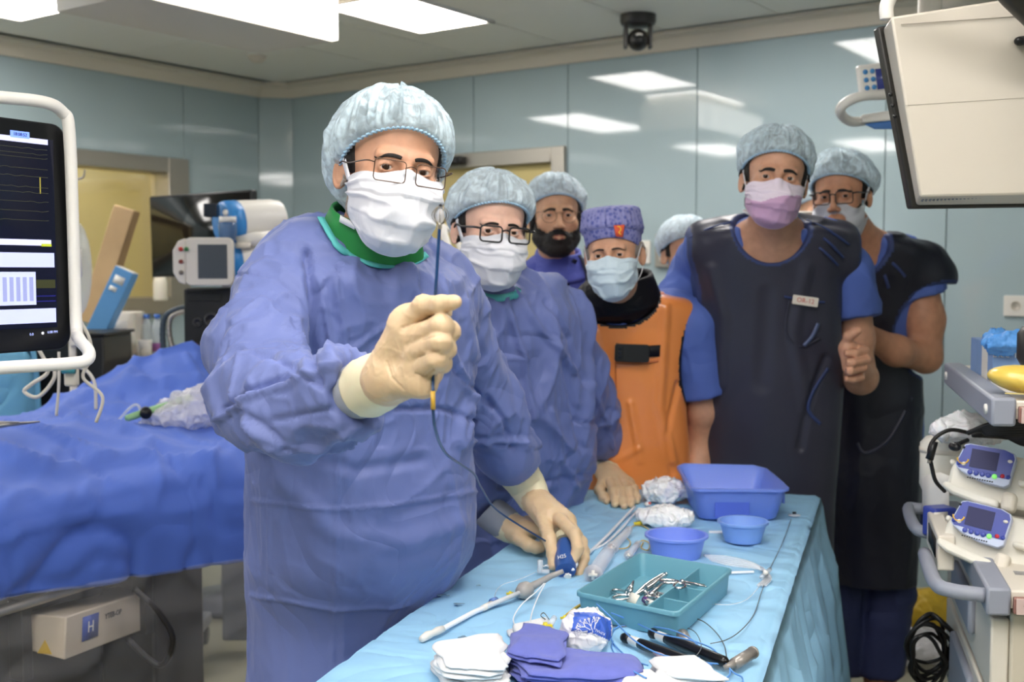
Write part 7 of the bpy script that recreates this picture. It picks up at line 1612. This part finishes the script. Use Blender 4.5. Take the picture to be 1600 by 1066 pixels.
kc = P(1594, 64, 2.25); MB(o=kc).ball((0, 0, 0), (.012, .010, .009), 14).build('knob', m_black, dp); MB().tube([kc, P(1640, 58, 2.22)], .009, 10).build('knob_stem', m_black, dp)
MB().tube([P(1760, 110, 2.2), P(1640, 40, 2.14), P(1585, -8, 2.1), P(1540, -60, 2.05)], [.03, .03, .026, .026], 14).build('yoke_arm', m_dgrey, dp)
MB().tube([P(1540, -60, 2.05), A3(*P(1540, -60, 2.05)[:2], ZC)], .026, 14).build('ceiling_pole', m_offw, dp)
MB().tube([P(1760, 110, 2.2), P(1760, 120, 2.27)], .04, 16).build('mount_disc', m_dgrey, dp)
# pendant operating light with ring handle and little control panel
pc = P(1392, 122, 3.5); pn_ = thing('pendant_control', 'small white control panel with six blue buttons beside the display', 'control panel', pc)
Mp = np.stack([A3(.985, .08, .14), A3(-.14, .0, .99), A3(.08, -1, 0)], 1); wq = 104*3.5/F; hq = 50*3.5/F
MB(Mp, pc).box((0, 0, 0), (wq, hq, .03)).build('panel_case', m_white, pn_, bevel=.006)
for i in range(3):
    for j in range(2): MB(Mp, pc+Mp@A3(-wq/2+.018+.022*j, .026-.024*i, .0155)).cyl((0, 0, 0), (0, 0, .003), .0075, n=14).build('button', mat('button_blue', (80, 150, 210), .4), pn_)
MB(Mp, pc+Mp@A3(-.02, .0, .016)).box((0, 0, 0), (.065, .062, .003)).build('screen', mat('mini_screen', (40, 46, 90), .2, emit=(44, 50, 100), es=.5), pn_)
ro = thing('lamp_handle_ring', 'white ring handle of the ceiling pendant beside the display', 'handle', P(1385, 172, 3.5))
rg = [P(1400, 148, 3.45), P(1350, 150, 3.40), P(1322, 160, 3.40), P(1313, 175, 3.43), P(1330, 190, 3.5), P(1365, 186, 3.56), P(1410, 176, 3.6)]
MB().tube(spl(rg, 8), .015, 14).build('ring', m_white, ro); MB().hexa([P(1345, 193, 3.5), P(1420, 186, 3.5), P(1420, 186, 3.7), P(1345, 193, 3.7), P(1345, 180, 3.5), P(1420, 168, 3.5), P(1420, 168, 3.7), P(1345, 180, 3.7)]).build('arm_block', m_white, ro, bevel=.006)
MB().hexa([P(1366, 202, 3.5), P(1398, 202, 3.5), P(1398, 202, 3.62), P(1366, 202, 3.62), P(1350, 194, 3.5), P(1398, 188, 3.5), P(1398, 188, 3.66), P(1350, 194, 3.66)]).build('blue_cover', mat('unit_blue2', (62, 112, 176), .4), ro, bevel=.004)
MB().tube([P(1400, 150, 3.5), P(1450, 150, 3.5), A3(*P(1450, 150, 3.5)[:2], ZC)], .035, 16).build('pendant_column', m_offw, ro)
MB().tube([P(1450, 5, 4.2), P(1500, 8, 4.2), P(1560, 3, 4.2)], .03, 12).build('upper_arm', m_offw, ro)
# ---- cart
Lh, Lf = A3(.889, 2.104, 0), A3(1.107, 2.906, 0); cd = (Lf-Lh); cL = np.linalg.norm(cd); cd /= cL; cr = A3(cd[1], -cd[0], 0)*.0+A3(.985, -.10, 0); cr /= np.linalg.norm(cr)
CW = .56; Z1, Z2 = 1.312, .955
cart = thing('equipment_cart', 'white and grey hospital cart with upper shelf, drawers and side handles at the right edge', 'cart', (Lh+Lf)/2+cr*CW/2)
def CP(a_, b_, z): return Lh+cd*a_*cL+cr*b_+A3(0, 0, z)
def slab(a0, a1, b0, b1, z0, z1): return [CP(a_, b_, z) for z in (z0, z1) for a_, b_ in ((a0, b0), (a0, b1), (a1, b1), (a1, b0))]
def cbox(name, a0, a1, b0, b1, z0, z1, m, bev=.004, par=None): return MB().hexa(slab(a0, a1, b0, b1, z0, z1)).build(name, m, par or cart, bevel=bev)
m_cartgrey = mat('cart_grey', (146, 150, 162), .45); m_rail = mat('rail_brown', (150, 108, 98), .45)
for (z, nm) in ((Z1, 'upper'), (Z2, 'lower')):
    cbox('shelf_top', 0.0, 1, .03, CW, z-.035, z, m_offw); cbox('edge_bumper', -.01, 1.01, 0, .045, z-.048, z+.006, m_cartgrey, .006)
    rl = cbox('front_rail', -.022, -.004, .048, CW, z-.040, z-.010, m_rail, .002)
    Mf = np.stack([cr, A3(0, 0, 1), np.cross(cr, A3(0, 0, 1))], 1)
    cbox('load_label', -.027, -.022, .052, .135, z-.040, z-.010, mat('label_pinkish', (205, 180, 172), .5), .0005)
    for i, s_ in enumerate(('Load max. 5 kg' if nm == 'upper' else 'Load max. 15 kg', 'shared pay attention of the', 'total load', 'your type plate')):
        text('lettering', s_, .0052, Mf, CP(-.029, .093, z-.0155-.0068*i), mat('ink_black', (40, 32, 34), .6), cart)
    for a_ in (.06, .93): MB().cyl(CP(a_, -.0005, z-.022), CP(a_, -.004, z-.022), .010, n=16).build('screw_cap', m_white, cart)
cbox('cabinet', .03, .97, .05, CW, .30, Z2-.05, mat('cart_cream', (206, 196, 176), .45), .006)
for k_, (z0, z1) in enumerate(((.74, .89), (.52, .72), (.31, .50))):
    d_ = cbox('drawer', .04, .96, .015, .05, z0, z1, m_offw, .005)
    MB().hexa([CP(a_, b_, z) for z in (z0+.05, z1-.02) for a_, b_ in ((.3, .0), (.3, .018), (.7, .018), (.7, .0))]).build('drawer_grip', m_cartgrey, d_, bevel=.008)
for a_ in (.04, .96): cbox('post', a_-.015, a_+.015, CW-.05, CW-.02, Z2, Z1-.035, m_steel, .003)
cbox('base', .02, .98, .03, CW, .14, .20, m_cartgrey, .02); cbox('base_column', .12, .88, .12, CW-.08, .19, .31, m_cartgrey, .01)
for a_ in (.08, .92):
    for b_ in (.08, CW-.06): c = CP(a_, b_, .06); MB(o=c).cyl((-.016, 0, 0), (.016, 0, 0), .06, n=18).build('castor', m_black, cart); MB(o=c).box((0, 0, .05), (.02, .03, .07)).build('castor_fork', m_cartgrey, cart)
for a0, a1 in ((.02, .40), (.62, .98)):
    pts = [CP(a0, .0, Z2-.015), CP(a0+.02, -.06, Z2-.012), CP(a0+.08, -.085, Z2-.010), CP(a1-.02, -.085, Z2-.010)]+([CP(a1, -.06, Z2-.012), CP(a1, .0, Z2-.015)] if a0 > .5 else [])
    MB().tube(spl(pts, 6), .0145, 12).build('side_handle', m_cartgrey, cart)
bxm = MB().hexa([CP(a_, b_, z) for z in (Z2-.03, Z2+.045) for a_, b_ in ((.30, -.065), (.30, -.030), (.60, -.030), (.60, -.065))]).build('side_box', m_offw, cart, bevel=.004)
MB().hexa([CP(a_, b_, z) for z in (Z2-.01, Z2+.03) for a_, b_ in ((.34, -.0665), (.34, -.065), (.54, -.065), (.54, -.0665))]).build('side_box_label', m_black, bxm)
MB().box(CP(.9, .07, Z1+.0005), (.03, .012, .0012), rot('Z', 10)).build('blue_mark', mat('mark_blue', (52, 70, 170), .5), cart)
for i in range(4): MB().box(CP(.14, .085+.0, Z2+.0006)+cr*.0+cd*.008*i, (.028, .002, .0006), rot('Z', -14)).build('printed_line', m_grey, cart)
MB().box(CP(.1, .09, Z1+.0005), (.03, .006, .0008), rot('Z', -8)).build('printed_line', m_grey, cart)
# glove box with blue gloves
gA, gB, gC = PZ(1516, 581, Z1), PZ(1550, 597, Z1), PZ(1640, 599, Z1); zg = Z1+.083
gb_ = thing('glove_box', 'pale blue glove dispenser box with a white stripe on the upper cart shelf', 'box', (gA+gC)/2)
e_a, e_b = gB-gA, gC-gB; m_gbox = mat('glove_box_blue', (128, 160, 206), .5, var=.05, vs=14)
q4 = [gA, gB, gC, gA+e_b]; MB().hexa([p_*[1, 1, 0]+A3(0, 0, z) for z in (Z1+.001, zg) for p_ in (q4[0], q4[1], q4[2], q4[3])]).build('carton', m_gbox, gb_, bevel=.002)
nl = np.cross(e_a, A3(0, 0, 1)); nl /= np.linalg.norm(nl); nl = nl if nl[0] < 0 or nl[1] < 0 else -nl
s0, s1_ = gA+e_a*.55+nl*.001, gA+e_a*.80+nl*.001; MB().hexa([s0, s1_, s1_-nl*.0008, s0-nl*.0008]+[p_+A3(0, 0, zg-Z1) for p_ in (s0, s1_, s1_-nl*.0008, s0-nl*.0008)]).build('white_stripe', m_white, gb_, smooth=False)
s0, s1_ = gA+e_a*.55, gA+e_a*.80; MB().hexa([p_*[1, 1, 0]+A3(0, 0, zg+z) for z in (.0005, .0015) for p_ in (s0, s1_, s1_+e_b*.6, s0+e_b*.6)]).build('white_stripe', m_white, gb_, smooth=False)
fd = e_b/np.linalg.norm(e_b); fn = np.cross(fd, A3(0, 0, 1)); fn = fn if fn[1] < 0 else -fn; text('lettering', 'Blue TOUCH', .020, np.stack([fd, A3(0, 0, 1), fn], 1), gB+fd*.055+A3(0, 0, .060)+fn*.0015, m_white, gb_)
op = (gA+gB)/2*[1, 1, 0]+e_b*.5+A3(0, 0, zg)
MB(o=op).lathe([(.05, .0004), (.05, .0018), (.0001, .0018)], 24, ell=.45).build('opening', mat('opening_blue', (70, 110, 180), .6), gb_)
crumpled('blue_glove', P(1571, 535, 2.45), (.050, .045, .026), rot('Z', 10), mat('nitrile_blue', (92, 156, 226), .4, crease=(60, .6, .005)), 'crumpled blue nitrile glove pulled out of the glove box', 'glove', 15, .0035, .011, 34)
q = PZ(1592, 606, Z1+.02); t = thing('yellow_packet', 'yellow foil packet lying on the upper cart shelf at the right edge', 'packet', q)
MB(o=q).ball((.03, 0, .012), (.085, .05, .028), 24, rot('Z', -20)@rot('Y', 8)).build('pouch', mat('foil_yellow', (222, 190, 84), .3, crease=(18, .5, .01), spec=.7), t); MB(o=q).box((.02, -.045, -.008), (.12, .01, .002), rot('Z', -20)).build('sealed_edge', mat('foil_clear', (214, 196, 130), .3), t)
bk_ = P(1622, 545, 2.3); t = thing('grey_lamp_head', 'dark grey rounded device edge at the right border above the cart', 'device', bk_); MB(o=bk_).lathe([(.0001, -.04), (.03, -.038), (.04, -.02), (.04, .03), (.03, .045), (.0001, .045)], 24).build('head', m_dgrey, t); MB(o=bk_).tube([(.0, 0, -.04), (.02, 0, -.10), (.03, 0, Z1-bk_[2])], [.012, .01, .02], 12).build('stem', m_dgrey, t)
# two infusion pumps
m_pump = mat('pump_white', (228, 224, 212), .4); m_pblue = mat('pump_blue', (54, 70, 160), .35); m_plb = mat('pump_lightblue', (196, 206, 232), .4)
def pump(label, TLp, TRp, Y0, Y1, hpx, tiltz=0):
    a_, b_ = P(*TLp, Y0), P(*TRp, Y1); ex = b_-a_; w = np.linalg.norm(ex); ex /= w; h = hpx*Y0/F
    bz = np.cross(ex, A3(0, 1, 0)); bz = bz if bz[2] > 0 else -bz; bz /= np.linalg.norm(bz); bz = bz+A3(0, .30, 0); bz -= ex*(bz@ex); bz /= np.linalg.norm(bz); nz = np.cross(ex, bz); nz = nz if nz[1] < 0 else -nz
    M = np.stack([ex, bz, nz], 1); o = a_+ex*w/2-bz*h/2; t = thing('infusion_pump', label, 'infusion pump', o, group='stacked infusion pumps on the cart')
    pf = [(-w/2, -h*.12), (-w/2+.012, h/2-.004), (-w/2+.022, h/2), (w*.30, h/2), (w/2-.004, h/2-.006), (w/2, h/2-.016), (w/2-.004, -h/2+.008), (w/2-.014, -h/2), (w*.05, -h/2+.002), (-w*.25, -h*.36), (-w/2+.006, -h*.22)]
    MB(M, o-nz*.03).prism(pf, .03).build('control_panel', m_plb, t, bevel=.002)
    s = .955; MB(M, o).prism([(x*s, max(y*s, -h*.20+.03*(0)) if x < 0 else max(y*s, -h*.28)) for x, y in pf], .0010).build('blue_face', m_pblue, t, smooth=False)
    MB(M, o+nz*.0015).box((-.005*0-w*.02, h*.12, 0), (w*.47, h*.50, .0015)).build('screen', mat('pump_screen', (28, 32, 84), .5), t, smooth=False)
    for i in range(5):
        x = -w*.22+w*.105*i; m_ = m_pblue if i < 4 else mat('pump_green', (130, 220, 110), .4, emit=(120, 220, 100), es=.5)
        MB(M, o+M@A3(x, -h*.27, .001)).lathe([(w*.045, 0), (w*.045, .0015), (w*.035, .002), (.0001, .002)], 16).build('button', m_, t); 
    for x, m_ in ((w*.33, mat('pump_red', (190, 44, 60), .4)), (w*.43, m_pblue), (-w*.44, m_pblue), (-w*.35, m_white)): MB(M, o+M@A3(x, -h*.22 if x > 0 else -h*.08, .001)).lathe([(w*.038, 0), (w*.038, .0018), (.0001, .0018)], 16).build('button', m_, t)
    MB(M, o+M@A3(w*.41, h*.20, .001)).lathe([(w*.042, 0), (w*.042, .0012), (.0001, .0012)], 16, ell=.7).build('badge', m_white, t)
    arc_ = [o+M@A3(-w*.38+.011*math.cos(q_), h*.06+.011*math.sin(q_), .0015) for q_ in np.linspace(math.pi*1.0, math.pi*2.0, 12)]; MB().tube(arc_, .0018, 6).build('yellow_arc', mat('arc_gold', (224, 180, 70), .4), t)
    MB(M, o+M@A3(-w*.40, h*.36, .001)).lathe([(.0028, 0), (.0028, .001), (.0001, .001)], 12).build('status_light', m_black, t)
    for i in range(11): MB(M, o+M@A3(-w*.24+w*.042*i, -h*.42-.0*i, .001)).box((0, 0, 0), (w*.025, .0025, .001)).build('tick', m_black, t)
    # body under and behind the panel
    body = [(-w*.62, -h*.62), (-w*.60, -h*.10), (-w*.50, h*.05), (-w*.46, h*.40), (w*.95, h*.45), (w*.95, -h*.95), (w*.2, -h*.98), (-w*.3, -h*.85), (-w*.60, -h*.72)]
    MB(M, o-nz*.17).prism(body, .138).build('body', m_pump, t, bevel=.008)
    lip = [(-w*.66, -h*.78), (-w*.62, -h*.62), (-w*.2, -h*.74), (w*.34, -h*.86), (w*.36, -h*1.08), (0, -h*1.06), (-w*.45, -h*.94)]; MB(M, o-nz*.03).prism(lip, .035).build('lower_lip', m_pump, t, bevel=.006)
    MB(M, o+M@A3(w*.50, -h*.85, -.02)).box((0, 0, 0), (w*.24, h*.5, .05)).build('latch', m_offw, t, bevel=.008)
    MB(M, o+M@A3(w*.72, -h*.30, -.015)).box((0, 0, 0), (w*.24, h*.16, .04)).build('syringe_clamp', m_pump, t, bevel=.006)
    MB(M, o+M@A3(-w*.60, -h*.02, -.05)).box((0, 0, 0), (w*.10, h*.16, .03)).build('drive_head', m_pump, t, bevel=.005)
pump('upper infusion pump with blue control face on the cart', (1499, 690), (1590, 706), 2.42, 2.36, 58)
pump('lower infusion pump with blue control face standing on the lower shelf', (1494, 778), (1584, 800), 2.36, 2.30, 60)
# cables on top of the pumps, hanging plug
m_cab = mat('cable_black', (26, 25, 25), .45)
def cable(label, pts, r, name='cable', m=None): return tag(MB().tube(spl([P(*p) for p in pts], 9), r, 10).build(name, m or m_cab), label, 'cable')
for i in range(6): tag(MB().tube(spl([P(1512+4*i, 677-1.5*i, 2.45), P(1545, 670+3*i-6, 2.42), P(1580, 664+4*i-6, 2.40), P(1612, 668+4*i-8, 2.4), P(1600, 684+2*i, 2.44), P(1560, 682-i, 2.48), P(1520+2*i, 680, 2.47)], 8), .0055, 8).build('cable', m_cab), 'black cable coiled on top of the upper infusion pump', 'cable', 'coiled black cables on the pumps')
cable('black cable looping left from the pumps down the cart side', [(1512, 676, 2.5), (1485, 672, 2.5), (1462, 684, 2.5), (1452, 704, 2.5), (1456, 730, 2.5), (1462, 752, 2.5), (1476, 768, 2.52)], .0045)
t = thing('cable_plug', 'black plug hanging at the left of the upper pump', 'plug', P(1453, 706, 2.49)); MB().tube([P(1461, 690, 2.49), P(1452, 718, 2.49)], [.007, .009], 12).build('plug_body', m_black, t); MB().tube([P(1452, 718, 2.49), P(1451, 724, 2.49)], .004, 8).build('plug_tip', m_steel, t)
t = thing('cable_plug', 'black round plug lying at the left top of the upper pump', 'plug', P(1492, 697, 2.44)); MB().ball(P(1492, 698, 2.44), (.012, .02, .010), 14).build('plug_body', m_black, t); MB().tube([P(1492, 696, 2.44), P(1512, 688, 2.46)], .005, 8).build('plug_tail', m_black, t)
crumpled('plastic_bag', P(1520, 668, 2.66), (.12, .06, .035), rot('Z', 20), m_wet, 'white crumpled plastic under the upper cart shelf', 'bag', 25, .006, .012, 18)
q = P(1455, 790, 2.72); pts = np.array([[P(1441+14*i, 800-18*j+8*math.sin(i+j), 2.72-.03*i) for j in range(4)] for i in range(4)]); tag(grid_obj('paper_wrap', pts, m_white, None, solid=.001), 'white folded paper wrapper sticking out behind the lower pump', 'paper')
t = thing('white_canister', 'white rounded canister behind the upper infusion pump', 'canister', P(1476, 725, 2.75)); MB(o=P(1476, 725, 2.75)).lathe([(.0001, -.07), (.05, -.068), (.058, -.05), (.058, .05), (.045, .065), (.0001, .068)], 28).build('canister', m_pump, t); MB(o=P(1476, 725, 2.75)).lathe([(.06, .03), (.06, .04), (.058, .04)], 28).build('canister_ring', m_offw, t)
t = thing('label_reader', 'small blue and white labelled box on the lower shelf behind the pump', 'device', P(1465, 815, 2.6)); MB(o=P(1468, 815, 2.6)).box((0, 0, 0), (.06, .05, .07), rot('Z', 15)).build('case', m_pblue, t, bevel=.006); MB(o=P(1468, 815, 2.57)).box((0, -.006, 0), (.035, .003, .045), rot('Z', 15)).build('case_label', m_white, t)
# floor clutter beside the cart: cable tangle, plastic, yellow bag
for i in range(7):
    cx_, cy_, r_ = 1447+3*(i % 3), 1005+9*(i % 4), 26+4*(i % 3); ph = i*.9
    tag(MB().tube(spl([P(cx_+(r_+6*math.sin(3*a_+ph))*math.cos(a_+ph), cy_+(r_*1.35+5*math.cos(2*a_+ph))*math.sin(a_+ph), 2.72+.05*math.sin(a_+i)) for a_ in np.linspace(0, 2*math.pi, 10, endpoint=False)], 6, True), .0048, 8, closed=True).build('cable', m_cab), 'black cable in the hanging tangle beside the cart drawers', 'cable', 'tangled black cables beside the cart')
cable('black cable tying the tangle to the cart side', [(1440, 968, 2.7), (1455, 960, 2.68), (1475, 975, 2.66), (1490, 990, 2.7)], .006)
c = PZ(1432, 1010, .06); crumpled('plastic_bag', (c[0], c[1], .06), (.18, .13, .06), rot('Z', 30), m_bag, 'clear plastic wrapping lying on the floor behind the cable tangle', 'bag', 33, .010, .02, 12, flat=.0)
c = PZ(1452, 935, .14); crumpled('waste_bag', (c[0], c[1], .09), (.10, .10, .09), rot('Z', 0), mat('waste_yellow', (206, 170, 50), .4, crease=(14, .6, .015)), 'yellow waste bag on the floor beyond the cart', 'bag', 37, .010, .02, 12, flat=.0)
